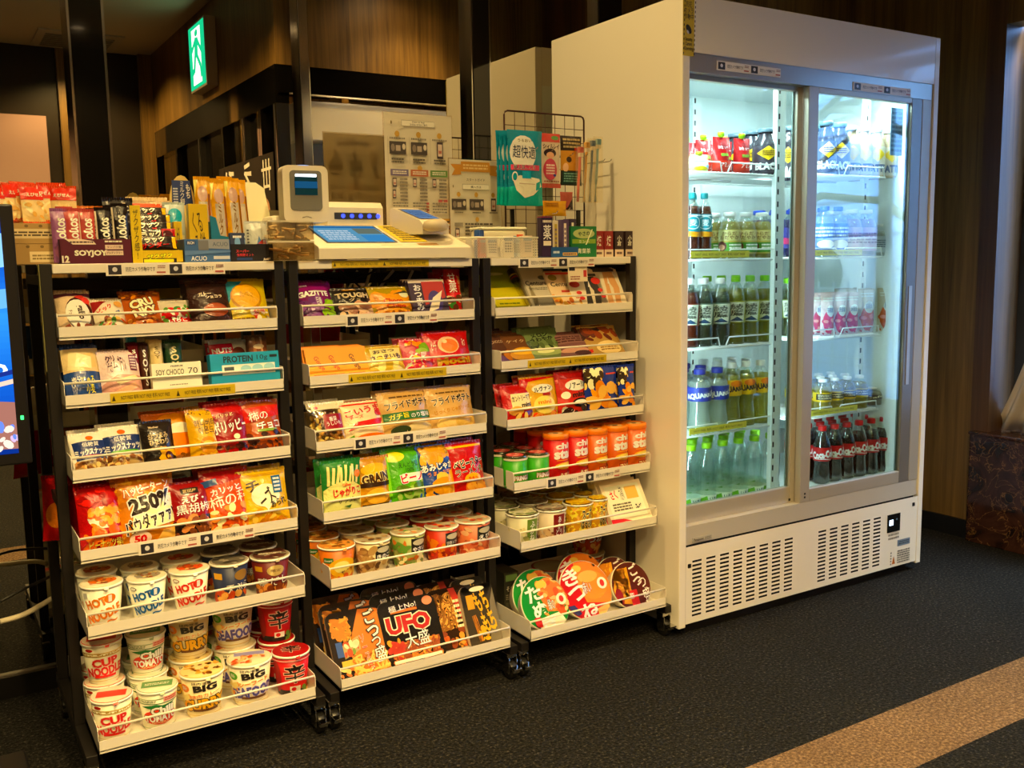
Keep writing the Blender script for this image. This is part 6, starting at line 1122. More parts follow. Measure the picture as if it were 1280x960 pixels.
# clear cutlery drawers
dr_ = empty('cutlery_drawers', (xat(363, .20, 1.2), .19, TB), 'clear two-tier drawer unit of wrapped spoons left of the checkout', 'drawer unit'); dw = xat(392, .2, 1.2)-xat(335, .2, 1.2)
for k in range(2):
    m = MB(); z = .002+k*.05; t = .0015
    m.box(-dw/2, 0, z, dw/2, .13, z+t, ACRYL); m.box(-dw/2, 0, z, dw/2, t, z+.046, ACRYL); m.box(-dw/2, .13-t, z, dw/2, .13, z+.046, ACRYL); m.box(-dw/2, 0, z, -dw/2+t, .13, z+.046, ACRYL); m.box(dw/2-t, 0, z, dw/2, .13, z+.046, ACRYL)
    m.box(-dw/2, -.001, z+.043, dw/2, .001, z+.047, M('d8cdb0', .3)); d = m.build('drawer', dr_)
    q = random.Random(k)
    s = MB()
    for i in range(26):
        a = Vector((q.uniform(-dw*.42, dw*.42), q.uniform(.012, .118), z+.006+q.random()*.032)); b = a+Vector((q.uniform(-.04, .04), q.uniform(-.02, .02), q.uniform(-.006, .006))); b.x = max(-dw*.46, min(dw*.46, b.x)); b.y = max(.01, min(.12, b.y)); s.tube([a, b], .0028, M(['c9a468', 'd8c08c', 'b58a4c'][i % 3], .4), 5)
    o = s.build('wrapped_cutlery', d); o['kind'] = 'stuff'
# instruction posters in clear stands
def poster(name, px0, px1, ytop, y, zb, els, lab):
    x0, x1 = xat(px0, y, 1.4), xat(px1, y, 1.4); w = x1-x0; h = hat(ytop, (x0+x1)/2, y, zb, 0)
    m = MB(); m.add([(-w/2, .001, 0), (w/2, .001, 0), (w/2, .001, h), (-w/2, .001, h)], [(0, 1, 2, 3)], PAPER); m.fixn = False; art(m, els(w, h), w, h, flatS(w, h, 0)); o = m.build(name); T(o, (x0+x1)/2, y, zb, lab, 'instruction poster')
    s = MB(); s.box(-w/2-.003, .0025, -.001, w/2+.003, .0035, h+.004, ACRYL); s.build('clear_holder', o); return o
def screenpic(u, v, w=.24, h=.085): return [('r', '4a423e', u-w/2, v-h/2, u+w/2, v+h/2), ('r', 'b5a59a', u-w*.12, v-h*.25, u+w*.16, v+h*.2), ('e', 'd8cdbb', u+w*.36, v+h*.1, w*.1, h*.24), ('e', '8a7d74', u-w*.3, v, w*.12, h*.3)]
def phonepic(u, v, w=.085, h=.1): return [('r', '3a2c34', u-w/2, v-h/2, u+w/2, v+h/2), ('r', 'd8c4b8', u-w*.36, v-h*.36, u+w*.36, v+h*.36), ('r', 'b56a5a', u-w*.25, v-h*.2, u+w*.25, v-h*.02)]
def P1(w, h):
    e = [('p', 'd8cfbb', [(.2, .945), (.28, .945), (.28, .9), (.2, .9), (.23, .92)]), ('r', '6d675c', .25, .915, .74, .955), ('r', 'efe9da', .253, .917, .737, .953), ('t', 'How to buy', '3a352e', .5, .944, .18, .012, 0, .02), ('t', '（お支払い方法のご案内）', '3a352e', .5, .928, .26, .015, 0, .03), ('e', '8a7a4a', .1, .935, .012, .012)]
    for u in (.18, .49, .8): e += [('e', 'c49a3c', u, .86, .035, .02), ('r', 'b5ad9c', u-.14, .66, u-.137, .84), ('b', '8a8274', u-.11, .82, u+.11, .84, 1, 3), ('b', '5a544a', u-.09, .66, u+.09, .70, 2, 5)]
    e += screenpic(.18, .765)+screenpic(.49, .765)+phonepic(.8, .76, .09, .115)
    e += [('e', 'c49a3c', .49, .63, .035, .02)]
    for u, c in ((.19, '6f648c'), (.48, 'b5643a'), (.77, '5f8a44')): e += [('r', c, u-.13, .575, u+.13, .62), ('b', 'e8e0d4', u-.1, .585, u+.1, .612, 2, 2), ('b', '7a7266', u, .40, u+.11, .565, 7, 4), ('b', '8a8276', u-.11, .32, u+.11, .40, 4, 6)]
    e += phonepic(.11, .53, .06, .06)+phonepic(.10, .45, .05, .06)+phonepic(.4, .53, .06, .06)+phonepic(.69, .53, .06, .06)
    for k in range(6): e.append(('r', ['b54a4a', '8a3a3a', 'a86a4a'][k % 3], .56, .315+k*.022, .6, .33+k*.022) if k < 4 else ('r', 'b5564c', .74+.08*(k-4), .40, .8+.08*(k-4), .418))
    e += [('r', 'd2a03a', .02, .10, .94, .285), ('r', 'd8b898', .03, .285, .3, .31)]+[('b', '4a3a1c', .05, .11, .9, .275, 7, 9)]+screenpic(.84, .04, .16, .06)
    return e
def P2(w, h):
    e = [('p', 'c98a2c', [(.02, .95), (.22, .95), (.22, .98), (.78, .98), (.78, .95), (.98, .95), (.9, .9), (.96, .84), (.78, .85), (.78, .88), (.22, .88), (.22, .85), (.04, .84), (.1, .9)]), ('b', 'e8c88a', .26, .9, .74, .96, 2, 3), ('t', 'スタートガイド', '5a5040', .5, .80, .36, .03, 0, .0), ('r', '6d675c', .24, .70, .76, .755), ('r', 'efe9da', .244, .703, .756, .752), ('t', '購入方法', '3a352e', .5, .728, .2, .025, 0, .02), ('e', '8a7a4a', .06, .73, .01, .014)]
    for u in (.16, .5, .83): e += [('e', 'c49a3c', u, .65, .035, .025), ('b', '6a6458', u-.08, .46, u+.08, .48, 1, 3)]
    e += screenpic(.16, .55, .28, .11)+screenpic(.5, .55, .28, .11)+phonepic(.83, .55, .1, .13)+[('e', 'c49a3c', .5, .40, .035, .025), ('r', '8a8278', .06, .33, .22, .365), ('b', '5a544a', .26, .2, .8, .37, 5, 4)]+phonepic(.11, .26, .08, .1)+phonepic(.11, .1, .08, .1)+[('b', '6a6458', .26, .05, .8, .16, 4, 7)]
    return e
poster('instruction_poster', 482, 566, 143, .47, TB, P1, 'tall payment guide poster with yellow notice in a clear stand')
poster('instruction_poster', 562, 626, 200, .45, TB, P2, 'shorter payment guide poster with orange ribbon heading')
m = MB(); m.box(-.05, 0, 0, .05, .003, .12, PAPER); T(m.build('paper_card'), xat(452, .53, 1.3), .53, TB, 'blank cream card leaning behind the terminal', 'paper card', 4)

GAIN[:] = [1.25, 1.1]
# ------------------------------------------------------------------ right rack top: toiletries
x0, x1 = xat(580, .215, 1.19), xat(670, .215, 1.19); bw = x1-x0; bx = (x0+x1)/2
mb_, nt, b_, o_ = nodes('perforated_metal')
tcx = nt.nodes.new('ShaderNodeTexCoord'); vor = nt.nodes.new('ShaderNodeTexVoronoi'); vor.inputs['Scale'].default_value = 190; vor.inputs['Randomness'].default_value = 0
rot_ = nt.nodes.new('ShaderNodeMapping'); rot_.inputs['Rotation'].default_value = (0, R(45), 0)
gt = nt.nodes.new('ShaderNodeMath'); gt.operation = 'GREATER_THAN'; gt.inputs[1].default_value = .40
b_.inputs['Base Color'].default_value = lin('e4dcc8'); b_.inputs['Roughness'].default_value = .4
nt.links.new(tcx.outputs['Object'], rot_.inputs[0]); nt.links.new(rot_.outputs[0], vor.inputs['Vector']); nt.links.new(vor.outputs['Distance'], gt.inputs[0]); nt.links.new(gt.outputs[0], b_.inputs['Alpha'])
m = MB(); hb = hat(297, bx, .21, TB, 0); d = .15
for pl_ in ([(-bw/2, 0, 0), (bw/2, 0, 0), (bw/2, 0, hb), (-bw/2, 0, hb)], [(-bw/2, d, 0), (bw/2, d, 0), (bw/2, d, hb), (-bw/2, d, hb)], [(-bw/2, 0, 0), (-bw/2, d, 0), (-bw/2, d, hb), (-bw/2, 0, hb)], [(bw/2, 0, 0), (bw/2, d, 0), (bw/2, d, hb), (bw/2, 0, hb)], [(-bw/2, 0, .001), (bw/2, 0, .001), (bw/2, d, .001), (-bw/2, d, .001)]): m.add(pl_, [(0, 1, 2, 3)], mb_)
bk = m.build('basket'); T(bk, bx, .205, TB, 'white perforated metal basket of toiletries on the right rack top', 'basket')
m = MB(); m.tube([(-bw/2, 0, hb), (bw/2, 0, hb), (bw/2, d, hb), (-bw/2, d, hb)], .0025, M('e4dcc8', .4), 6, True); m.build('rim', bk)
m = MB(); m.box(-.075, 0, 0, .075, .07, .05, M('e0d4b8', .35), .01); m.box(-.078, -.003, .05, .078, .073, .058, M('eae0c8', .35), .004); T(m.build('plastic_case'), xat(629, .28, 1.25), .275, TB+.032+.0, 'cream lidded plastic case in the white basket', 'plastic case')
tg = MB(); tg.box(-.011, -.001, 0, .011, .001, .03, M('c9542c', .5), .0008); T(tg.build('orange_tag'), xat(649, .265, 1.24), .262, TB+.038, 'orange rounded tag on the case front in the basket', 'tag')
for k, px in enumerate((588, 593, 598)):
    m = MB(); m.lathe([(.009, 0), (.009, .075), (.008, .078), (0, .078)], M(['2a4a86', '26427c', '1f3a74'][k], .3), 14); m.lathe([(.0092, .05), (.0092, .06)], M('d8d8d4', .4), 14, caps=False); T(m.build('battery'), xat(px+5, .26, 1.24), .245+.012*k, TB+.002, f'blue toiletry tube in the basket left corner, {["left","middle","right"][k]} one', 'toiletry tube', 0, 0, 'blue tubes in the basket')
for k, (px, c) in enumerate(((612, 'cfc8b8'), (634, 'd9d2c0'), (646, 'b9c4c4'), (656, 'c9b8a4'), (604, 'a53a34'), (640, '4a7a9a'))):
    o = mk_box(.035, .055+.006*(k % 2), .02, c, [('b', '6a6a66', .15, .2, .85, .7, 4, k), ('r', '7a8a9a', .1, .75, .9, .9)], name='toiletry_box'); T(o, xat(px, .235, 1.2), .228+.008*(k % 3), TB+.002, f'{["pale grey","cream","pale blue","beige","dark red","blue"][k]} toiletry box inside the white basket', 'toiletry box', 3)
# wire display stand with hanging packs
gx0, gx1 = xat(631, .40, 1.45), xat(730, .40, 1.45); gz1 = hat(142, (gx0+gx1)/2, .40, TB, 0); gw = gx1-gx0; gx = (gx0+gx1)/2
WR = M('3a1f1c', .4, .3, name='dark_wire')
ws = empty('wire_stand', (gx, .40, TB), 'dark wire grid stand holding masks on the right rack top', 'wire stand')
m = MB(); r_ = .012; Pp = [(-gw/2, 0, .0), (-gw/2, 0, gz1-r_), (-gw/2+r_*.3, 0, gz1-r_*.3), (-gw/2+r_, 0, gz1), (gw/2-r_, 0, gz1), (gw/2-r_*.3, 0, gz1-r_*.3), (gw/2, 0, gz1-r_), (gw/2, 0, 0)]; m.tube(Pp, .0028, WR, 8); m.build('frame', ws)
m = MB()
for k in range(1, 8): m.tube([(-gw/2+gw*k/8, 0, .04), (-gw/2+gw*k/8, 0, gz1)], .0011, WR, 5)
for k in range(1, 10): m.tube([(-gw/2, 0, gz1-k*.042), (gw/2, 0, gz1-k*.042)], .0011, WR, 5)
m.build('grid', ws)
for s in (-1, 1): m = MB(); m.box(s*gw*.42-.008, -.06, 0, s*gw*.42+.008, .06, .003, WR); m.box(s*gw*.42-.006, -.004, 0, s*gw*.42+.006, .004, .15, BLACK); m.build('foot', ws)
hk = []
def hook(px, y1, z):
    m = MB(); x = xat(px, .39, z)-gx; zz = z-TB; m.tube([(x, 0, zz), (x, y1-.40, zz), (x, y1-.408, zz+.006)], .0015, CHROME, 5); m.build('hook', ws)
for px, z in ((650, 1.485), (670, 1.485), (694, 1.475), (712, 1.475), (733, 1.462), (741, 1.462), (690, 1.31), (675, 1.30)): hook(px, .30, z)
def hang(xl, xr, yt, yb, y, body, els, lab, cat, d=.012, n=0, dy=.018, name='hanging_pack', seed=2, lab2=None):
    zt = at((xl+xr)/2, yt, y=y).z; zb = at((xl+xr)/2, yb, y=y).z; xa, xb = xat(xl, y, (zt+zb)/2), xat(xr, y, (zt+zb)/2)
    o = mk_bag(xb-xa, zt-zb, d, body, els, seed, name, seals=False, fat=0); T(o, (xa+xb)/2, y, zb, lab, cat, 0, 0, (lab2 and lab.split(',')[0]) or None)
    for k in range(n): c = copy_tree(o); put(c, (xa+xb)/2-.002*k, y+dy*(k+1), zb+.002*k, 0, R(rnd.uniform(-3, 3))); c['label'] = lab2 % ['second', 'third', 'fourth', 'fifth'][k]
    return o
hang(634, 678, 163, 257, .305, '1a7f9c', [('p', '1f9a94', [(0, 0), (1, 0), (1, .36), (0, .24)]), ('e', 'efe9d8', .42, .70, .38, .23), ('t', '超快適', '16284a', .45, .71, .66, .17, -2, .05), ('r', 'c94a6a', .06, .47, .9, .54), ('t', '極上耳ごこち', '2a1a3a', .45, .51, .64, .06, 0, .03, 'efe6d8', .06), ('p', 'e4dcc8', [(.1, .36), (.3, .4), (.9, .36), (.96, .26), (.7, .14), (.45, .1), (.2, .2)]), ('p', 'b9ad98', [(.28, .3), (.75, .29), (.75, .28), (.28, .285)]), ('e', 'efe9d8', .16, .38, .08, .07), ('e', '1a8a9c', .16, .38, .055, .05), ('r', '2a9ac0', .36, .36, .62, .46), ('p', '1f9a9c', [(.78, .3), (.92, .33), (.9, .22), (.76, .2)]), ('t', 'うるおい', '6a5a2a', .45, .86, .4, .04)], 'blue mask pack with white oval, foremost on the wire stand', 'mask pack', .014, 3, .02, 'mask_pack', 2, 'blue mask pack hanging %s from the front on the wire stand')
hang(676, 700, 167, 235, .315, 'cfc0ac', [('r', 'b5453c', 0, .84, 1, 1), ('e', '5a8a4a', .7, .92, .2, .04), ('t', 'シィルレイ', '3a2420', .5, .76, .86, .09, 0, .05), ('e', '2a1a1c', .42, .64, .32, .08), ('e', 'd9a88a', .42, .6, .2, .06), ('e', 'b5485a', .42, .34, .36, .2), ('b', 'e8c8c4', .2, .24, .64, .44, 4, 2), ('e', '3a3a86', .64, .23, .08, .025), ('r', 'b5564a', 0, 0, 1, .08), ('b', '8a4a3a', .1, .1, .9, .14, 1, 3)], 'white and red beauty pack hanging beside the blue masks', 'beauty pack')
hang(700, 727, 170, 232, .32, '2c221c', [('r', 'c08a3c', 0, .3, 1, .70), ('e', '3a2a1c', .35, .52, .12, .06), ('e', 'd8b08a', .2, .36, .12, .09), ('b', 'a8966a', .1, .74, .9, .96, 3, 2), ('r', '1f3a34', .05, .02, .95, .28), ('b', '6a9a8c', .12, .06, .9, .26, 4, 5), ('r', 'b5322c', .6, .7, .95, .76)], 'black and ochre hanging pack next to the toothbrushes', 'hanging pack')
hang(678, 708, 251, 270, .33, 'cf9a1f', [('r', 'b57a1a', .05, .55, .6, .9), ('b', '8a5a1a', .1, .6, .55, .85, 2, 1)], 'yellow pack on the lower hooks of the wire stand', 'hanging pack', .02)
hang(700, 716, 240, 262, .34, 'a8564a', [('p', '2a1c20', [(.4, 0), (1, 0), (1, .7), (.8, .5)])], 'small dark red pack beside the yellow hanging pack', 'hanging pack')
for k, (px, c, yt) in enumerate(((722, 'c95a4a', 186), (730, 'd2a03a', 180), (737, '3a5a8a', 178), (744, '7fb0d2', 176))):
    y = .30+.006*k; x = xat(px, y, 1.4); zt = at(px, yt, y=y).z; zb = at(px, 252, y=y).z; m = MB()
    m.tube([(0, 0, 0), (.003, 0, (zt-zb)*.35), (.007, 0, (zt-zb)*.6), (.009, 0, (zt-zb)*.8), (.012, 0, zt-zb)], .0042, M(c, .3), 8); o = m.build('toothbrush'); T(o, x, y, zb, f'{["red","amber","navy","light blue"][k]} toothbrush hanging at the right edge of the wire stand', 'toothbrush')
    m = MB(); m.box(.004, -.007, (zt-zb)-.012, .02, .007, zt-zb+.006, M(c, .3), .002); m.build('brush_head', o)
    for i in range(3):
        m = MB(); m.box(.006+i*.005, -.0055, zt-zb-.024, .009+i*.005, .0055, zt-zb-.012, M('d8d2c4', .5)); m.build('bristle_tuft', o)
    m = MB(); m.box(-.012, -.008, -.004, .024, -.007, zt-zb+.012, FILM); m.build('blister', o)
# toothpaste, green box, red-bean cans
x, w, h = dims(684, 718, 302, .235); hb_ = h
o = openbox(w*1.0, .030, .09, '24508a', [('b', 'b5c4dc', .08, .3, .3, .7, 1, 2), ('r', 'c9a84a', .42, .16, .95, .46), ('b', '3a2a6a', .45, .2, .9, .42, 1, 3)], 1, inner='8a93a4'); T(o, x, .215, TB, 'blue open tray of purple toothpaste boxes', 'display box')
for k, (px, top, c) in enumerate(((681, 272, '2a1c3c'), (692, 276, 'cfc6b4'), (703, 275, '4a3a5c'), (712, 274, '2a1c3c'))):
    yy = .232+.018*(k % 2); xx = xat(px, yy, 1.22); hh = hat(top, xx, yy, TB+.002, 0)
    o = mk_box(.036 if k == 0 else .026, hh, .03, c, [('t', '薬', WH, .5, .62, .72, .38, 0, .05), ('r', 'd8d0c0', .15, .28, .85, .4), ('b', 'd8cfc4', .1, .84, .9, .95, 1, 1)] if k == 0 else [('r', 'b5a24a' if k == 1 else 'd9d2c4', .25, .1, .6, .9), ('b', '6a5a7a', .3, .2, .55, .8, 5, k)], name='toothpaste_box', flap='b5365c' if k == 0 else None); T(o, xx, yy, TB+.0025, f'{["dark purple box with white medicine character","white and gold","violet striped","second dark purple"][k]}{" toothpaste box" if k else ""} in the blue tray', 'toothpaste box', 0, -6+5*k)
x, w, h = dims(710, 742, 283, .235)
o = mk_box(w, h, .05, '1f6a3c', [('e', 'a8b47a', .5, .76, .42, .16), ('t', 'やさの', '1f3a24', .5, .76, .44, .14, 4, .03), ('r', '7a9a3c', .05, .44, .95, .58), ('p', 'd8dcc0', [(.55, .4), (.8, .9), (.84, .9), (.6, .4)]), ('t', 'ミント', 'd8dcc0', .5, .5, .4, .09), ('t', '青葉茶', 'e4e4d0', .5, .2, .5, .16, 0, .05)], name='tea_box'); T(o, x, .245, TB, 'dark green box with pale oval beside the toothpaste', 'tea box')
o = mk_box(.035, .075, .04, '7d1a1c', [('r', 'a53a2c', .1, .5, .9, .9), ('b', 'd8b8a4', .2, .2, .8, .4, 2, 1)], name='toiletry_box'); T(o, xat(736, .33, 1.22), .33, TB, 'dark red box standing behind the green box', 'toiletry box')
for k, (px, c, t_) in enumerate(((744, '7d1f1c', '煉'), (756, '7d1f1c', '煉'), (769, '2c1c20', '小\n倉'), (782, '2c1c20', '小\n倉'))):
    y = .245; x = xat(px, y, 1.2); w = .0335; hh = hat(289, x, y, TB, 0)
    o = mk_box(w, hh, .04, c, [('r', 'c9b8a4', 0, 0, 1, .28), ('t', t_, 'efe4d0', .5, .62, .5, .40, 0, .05), ('b', '4a2a24', .2, .06, .8, .22, 1, k)], name='jelly_carton'); T(o, x, y, TB, f'{["left","right"][k % 2]} {["dark red","brown-black"][k//2]} bean jelly carton at the right end', 'jelly carton', 0, 0, 'bean jelly cartons')

GAIN[:] = [1.0, 1.0]
# ------------------------------------------------------------------ blue screen at the far left, cables
S0 = [at(8, 255, y=.12), at(48, 578, y=.12)]; zt, zb = S0[0].z, S0[1].z; xr = (S0[0].x+S0[1].x)/2
ds = empty('display_screen', (xr, .12, zb), 'upright digital screen glowing blue at the left edge', 'display screen')
m = MB(); m.box(-.55, 0, 0, -.0, .05, zt-zb, M('17161a', .35), .004); m.build('housing', ds)
g = MB(); g.fixn = False; W_, H_ = .50, zt-zb-.05
def scr(u, v, e=0): return (-.525+W_*u, -.001-e, .025+H_*v)
cols = ['0a2f8a', '0d49b8', '1260d0', '1f7ae0', '2f93e8', '1a6ad8', '0f4fc0', '0a3aa8']
for i in range(40):
    t = i/40*7; k = int(t); q_ = t-k; p_, n_ = cols[k], cols[min(k+1, 7)]
    c = ''.join('%02x' % round(int(p_[j:j+2], 16)*(1-q_)+int(n_[j:j+2], 16)*q_) for j in (0, 2, 4))
    g.add([scr(0, i/40), scr(1, i/40), scr(1, (i+1)/40), scr(0, (i+1)/40)], [(0, 1, 2, 3)], emis(c, 1.5, 'screen_image'))
e_ = lambda c, s=1.5: emis(c, s, 'screen_image')
art(g, [('p', e_('6ab4f0'), [(.0, .5), (1, .62), (1, .7), (0, .6)]), ('p', e_('b87a6a', 1.2), [(.4, .04), (1, .02), (1, .22), (.7, .26)]), ('p', e_('e8c8b0', 1.6), [(.5, .2), (1, .3), (1, .32), (.5, .215)]), ('n', [e_('d8b8e0'), e_('6a8af0'), e_('f0e0d0')], .5, .02, 1, .12, 50, .02, 3), ('t', 'GRAND TOKYO', e_('e8f2ff', 2), .7, .36, .56, .05, 0, .05), ('p', e_('1a2f8a'), [(.5, .24), (1, .34), (1, .36), (.6, .27)]), ('e', e_('8ac8f8', 1.6), .9, .86, .2, .08)], W_, H_, scr, e0=.0006); g.build('screen_panel', ds)
m = MB(); m.box(-.016, -.001, .10, -.012, 0, .104, M('222', .3)); m.lathe([(0, 0), (.004, .0)], M('222', .3), 8) if 0 else None; m.box(-.0165, -.0016, .0955, -.0105, -.0004, .1045, emis('30e060', 5, 'power_led'), .001); m.build('power_light', ds)
m = MB(); m.box(-.33, .02, -zb, -.22, .05, 0, M('17161a', .4)); m.box(-.5, -.1, -zb, -.05, .2, -zb+.02, M('17161a', .4), .004); m.build('stand', ds)
def cable(pts, col, lab, r=.0045):
    m = MB(); P = []; q = [Vector(p) for p in pts]
    for i in range(len(q)-1):
        p0, p1, p2, p3 = q[max(i-1, 0)], q[i], q[i+1], q[min(i+2, len(q)-1)]
        for k in range(8):
            t = k/8; P.append(.5*((2*p1)+(p2-p0)*t+(2*p0-5*p1+4*p2-p3)*t*t+(3*p1-p0-3*p2+p3)*t**3))
    P.append(q[-1]); m.tube(P, r, M(col, .4), 8); tag(m.build('cable'), lab, 'cable')
a = [at(0, 777, y=.45), at(30, 768, y=.47), at(62, 750, y=.52), at(75, 742, y=.56)]
cable(a, 'd8cdb0', 'pale thick cable drooping behind the left rack post', .007)
cable([at(0, 752, y=.5), at(30, 736, y=.52), at(60, 722, y=.56), at(78, 712, y=.6)], '1c1a18', 'thin dark cable above the pale one at the left', .004)
for k, pts in enumerate(([(452, 375), (459, 352), (464, 336)], [(463, 382), (478, 355), (492, 338)], [(498, 385), (506, 360), (516, 338)], [(505, 378), (525, 358), (532, 340)])):
    cable([at(px, py, y=.46+.02*k) for px, py in pts], 'd8d0bc', f'white cable hanging under the terminal, {["first","second","third","fourth"][k]} from the left', .0045)
for k, pts in enumerate(([(400, 345), (430, 352), (452, 346), (470, 338)], [(425, 338), (440, 350), (455, 362), (470, 366)], [(455, 345), (468, 350), (480, 352), (498, 342)])):
    cable([at(px, py, y=.45+.01*k) for px, py in pts], '14110f', f'black cable tangle strand under the terminal, {["upper left","steep","right"][k]} one', .003)
GAIN[:] = [1.2, 1.15]
# ------------------------------------------------------------------ drinks in the fridge
def row(px0, px1, cnt, ytop, z, mk, desc, cat='drink', rows=3, y0=.16, side='left', shelf='top shelf', names=None, dyf=2.12, gaps=None, lasty=.52):
    """front row of bottles between two measured columns, then rows going back"""
    protos = None; xs = []
    for i in range(cnt):
        px = px0+(px1-px0)*(i/(cnt-1) if cnt > 1 else 0); xs.append(xat(px, y0, z+.08))
    r = (abs(xs[1]-xs[0])/2*.96 if cnt > 1 else .032); r = min(r, .038)
    h = hat(ytop, xs[0], y0, z, 0); o = mk(r, h)
    ords = ['leftmost', 'second', 'third', 'fourth', 'fifth', 'sixth', 'seventh']
    g = f'{desc}s on the {side} {shelf}'
    for j in range(rows):
        yy = y0+j*r*dyf
        if yy > lasty: break
        for i in range(cnt):
            c = o if (i == 0 and j == 0) else copy_tree(o)
            put(c, xs[i], yy, z, 0, R((-8 if 'pouch' in o.name or 'bag' in o.name else -34)+(rnd.uniform(-7, 7) if (i or j) else 0)))
            pos = (ords[i] if i < cnt-1 or cnt == 1 else 'rightmost') if cnt > 1 else 'single'
            if cnt == 1: pos = ''
            rowt = ['front row', 'second row', 'third row', 'back row'][min(j, 3)]
            lab = f'{pos} {desc} in the {rowt}, {side} {shelf}'.strip(); tag(c, lab, cat, g)
    return o
ZS = SZL; ZR = SZR; zb_ = .347
def bl(*a, **k): return lambda r, h: mk_bottle(r, h, *a, **k)
# left door
sp = lambda body, els, cap: (lambda r, h: mk_spout(r*2, h, .04, body, els, cap))
o = row(874, 874, 1, 190, ZS[0], lambda r, h: mk_spout(.07, h, .04, 'd8cc8a', [('e', 'efe8c4', .5, .5, .4, .3), ('p', '7ab4d0', [(.6, .3), (.9, .5), (.9, .2)]), ('e', 'd8c23c', .4, .2, .3, .12)], 'a4c83a'), 'pale yellow jelly pouch with lime cap', 'jelly pouch', 2, .165, 'left', 'top shelf')
row(901, 927, 2, 165, ZS[0], lambda r, h: mk_spout(.064, h, .042, 'a01c26', [('t', 'inゼリー', 'd8c2c4', .5, .72, .6, .12, 0, .04), ('e', '7a1420', .5, .8, .16, .08), ('r', '6d8a3a', .3, .46, .75, .54), ('r', 'c23a2a', 0, 0, 1, .34), ('t', 'アミノ', 'efd8d0', .5, .22, .5, .12, 0, .03)], 'a4d83a'), 'red jelly pouch with lime green cap', 'jelly pouch', 3, .165, 'left', 'top shelf', lasty=.4)
BLK = [('p', 'd8b43c', [(.5, .46), (.78, .72), (.5, .98), (.22, .72)]), ('b', '3a2c14', .36, .62, .64, .82, 3, 2), ('t', 'BLACK', 'e8e8e4', .5, .24, .62, .24, 0, .06)]
row(957, 957, 1, 161, ZS[0], bl('coffee', None, '5a6a74', None, [], opaque='37333a') if 0 else (lambda r, h: mk_bottle(.042, h, 'coffee', None, '4f606c', '3a3640', BLK, band=(.04, .62), opaque='2e2b32')), 'black coffee bottle with yellow diamond', 'coffee bottle', 3, .165, 'left', 'top shelf')
row(938, 938, 1, 164, ZS[0], lambda r, h: mk_bottle(.03, h, 'coffee', None, '4f606c', None, [], opaque='232129'), 'plain dark coffee bottle behind the red pouches', 'coffee bottle', 1, .26, 'left', 'top shelf')
row(982, 999, 2, 158, ZS[0], lambda r, h: mk_bottle(.034, h, 'coffee', None, '4f606c', '3a3640', BLK, band=(.04, .62), opaque='2e2b32'), 'black coffee bottle behind the white pillar', 'coffee bottle', 1, .30, 'left', 'top shelf')
row(865, 880, 2, 241, ZS[1], bl('tea', '7a2f14', '1f8a96', '1f8496', [('e', 'd8e8e4', .5, .62, .3, .3), ('e', '1f8496', .5, .62, .26, .26), ('t', '麦', 'eaf2ee', .5, .62, .3, .3, 0, .05), ('p', 'c98a2c', [(0, 0), (1, 0), (1, .2), (0, .26)]), ('b', 'eaf2ee', .2, .9, .8, .98, 1, 2)], band=(.34, .68)), 'brown tea bottle with teal sleeve', 'tea bottle', 2, .17, 'left', 'second shelf')
row(912, 952, 3, 265, ZS[1], bl('square', 'c9b85a', 'e4e8e4', 'c0b060', [('r', 'd2c48a', .06, .55, .94, .98), ('t', 'からだ\nおだやか', '6a4a2a', .44, .76, .56, .32, 0, .02), ('t', 'W', '8a3a2a', .84, .76, .18, .3, 0, .0), ('r', '4a8a34', .1, .08, .9, .48), ('e', '5a2c20', .22, .32, .15, .2), ('e', 'd8a488', .22, .28, .1, .12), ('b', 'e8eedc', .44, .2, .86, .44, 2, 1)], band=(.1, .62)), 'yellow-green tea bottle with portrait label', 'tea bottle', 3, .17, 'left', 'second shelf')
row(970, 990, 2, 262, ZS[1], bl('square', '5a4a86', '2244b0', '3a3a7a', [('r', 'b03a5a', .1, .2, .9, .5)], band=(.2, .62)), 'blue-capped violet bottle behind the pillar', 'drink bottle', 2, .28, 'left', 'second shelf')
AY = lambda c: [('p', 'd4d8c8', [(.28, .05), (.72, .05), (.8, .95), (.2, .95)]), ('t', '綾\n鷹', '1d2420', .5, .6, .42, .56, 0, .04), ('p', '1c3a5a', [(.28, .1), (.72, .1), (.5, .3)])]
row(861, 861, 1, 348, ZS[2], bl('tea', '8a3420', 'e4e8e4', '7a3a2c', AY(0), band=(.32, .64)), 'reddish tea bottle with white cap', 'tea bottle', 2, .17, 'left', 'third shelf')
row(878, 899, 2, 348, ZS[2], bl('tea', '3f5a44', 'e4e8e4', '4f6a5a', AY(0), band=(.32, .64)), 'dark green tea bottle with white cap', 'tea bottle', 3, .17, 'left', 'third shelf')
row(919, 955, 3, 345, ZS[2], bl('tea', 'a8a82c', '7ab82c', '9aa03a', AY(0), band=(.32, .64)), 'lime tea bottle with green cap', 'tea bottle', 3, .17, 'left', 'third shelf')
row(984, 996, 2, 348, ZS[2], bl('tea', '4a5a2c', '7ab82c', '6a7a3a', AY(0), band=(.32, .64)), 'green tea bottle behind the white pillar', 'tea bottle', 2, .28, 'left', 'third shelf')
AQ = lambda bg, c2: [('r', bg, 0, 0, 1, 1), ('t', 'AQUARIUS', 'eef2f4' if c2 else '22242c', .5, .42, .84, .42, 8, .06), ('e', 'd87a2c' if not c2 else '2a3a8a', .62, .78, .2, .2)]
row(874, 896, 2, 461, ZS[3], bl('sport', 'dfe6e0', '25308a', '2c3a9a', AQ('2c3a94', True), band=(.5, .72)), 'clear sports drink with blue label', 'sports drink', 3, .17, 'left', 'fourth shelf')
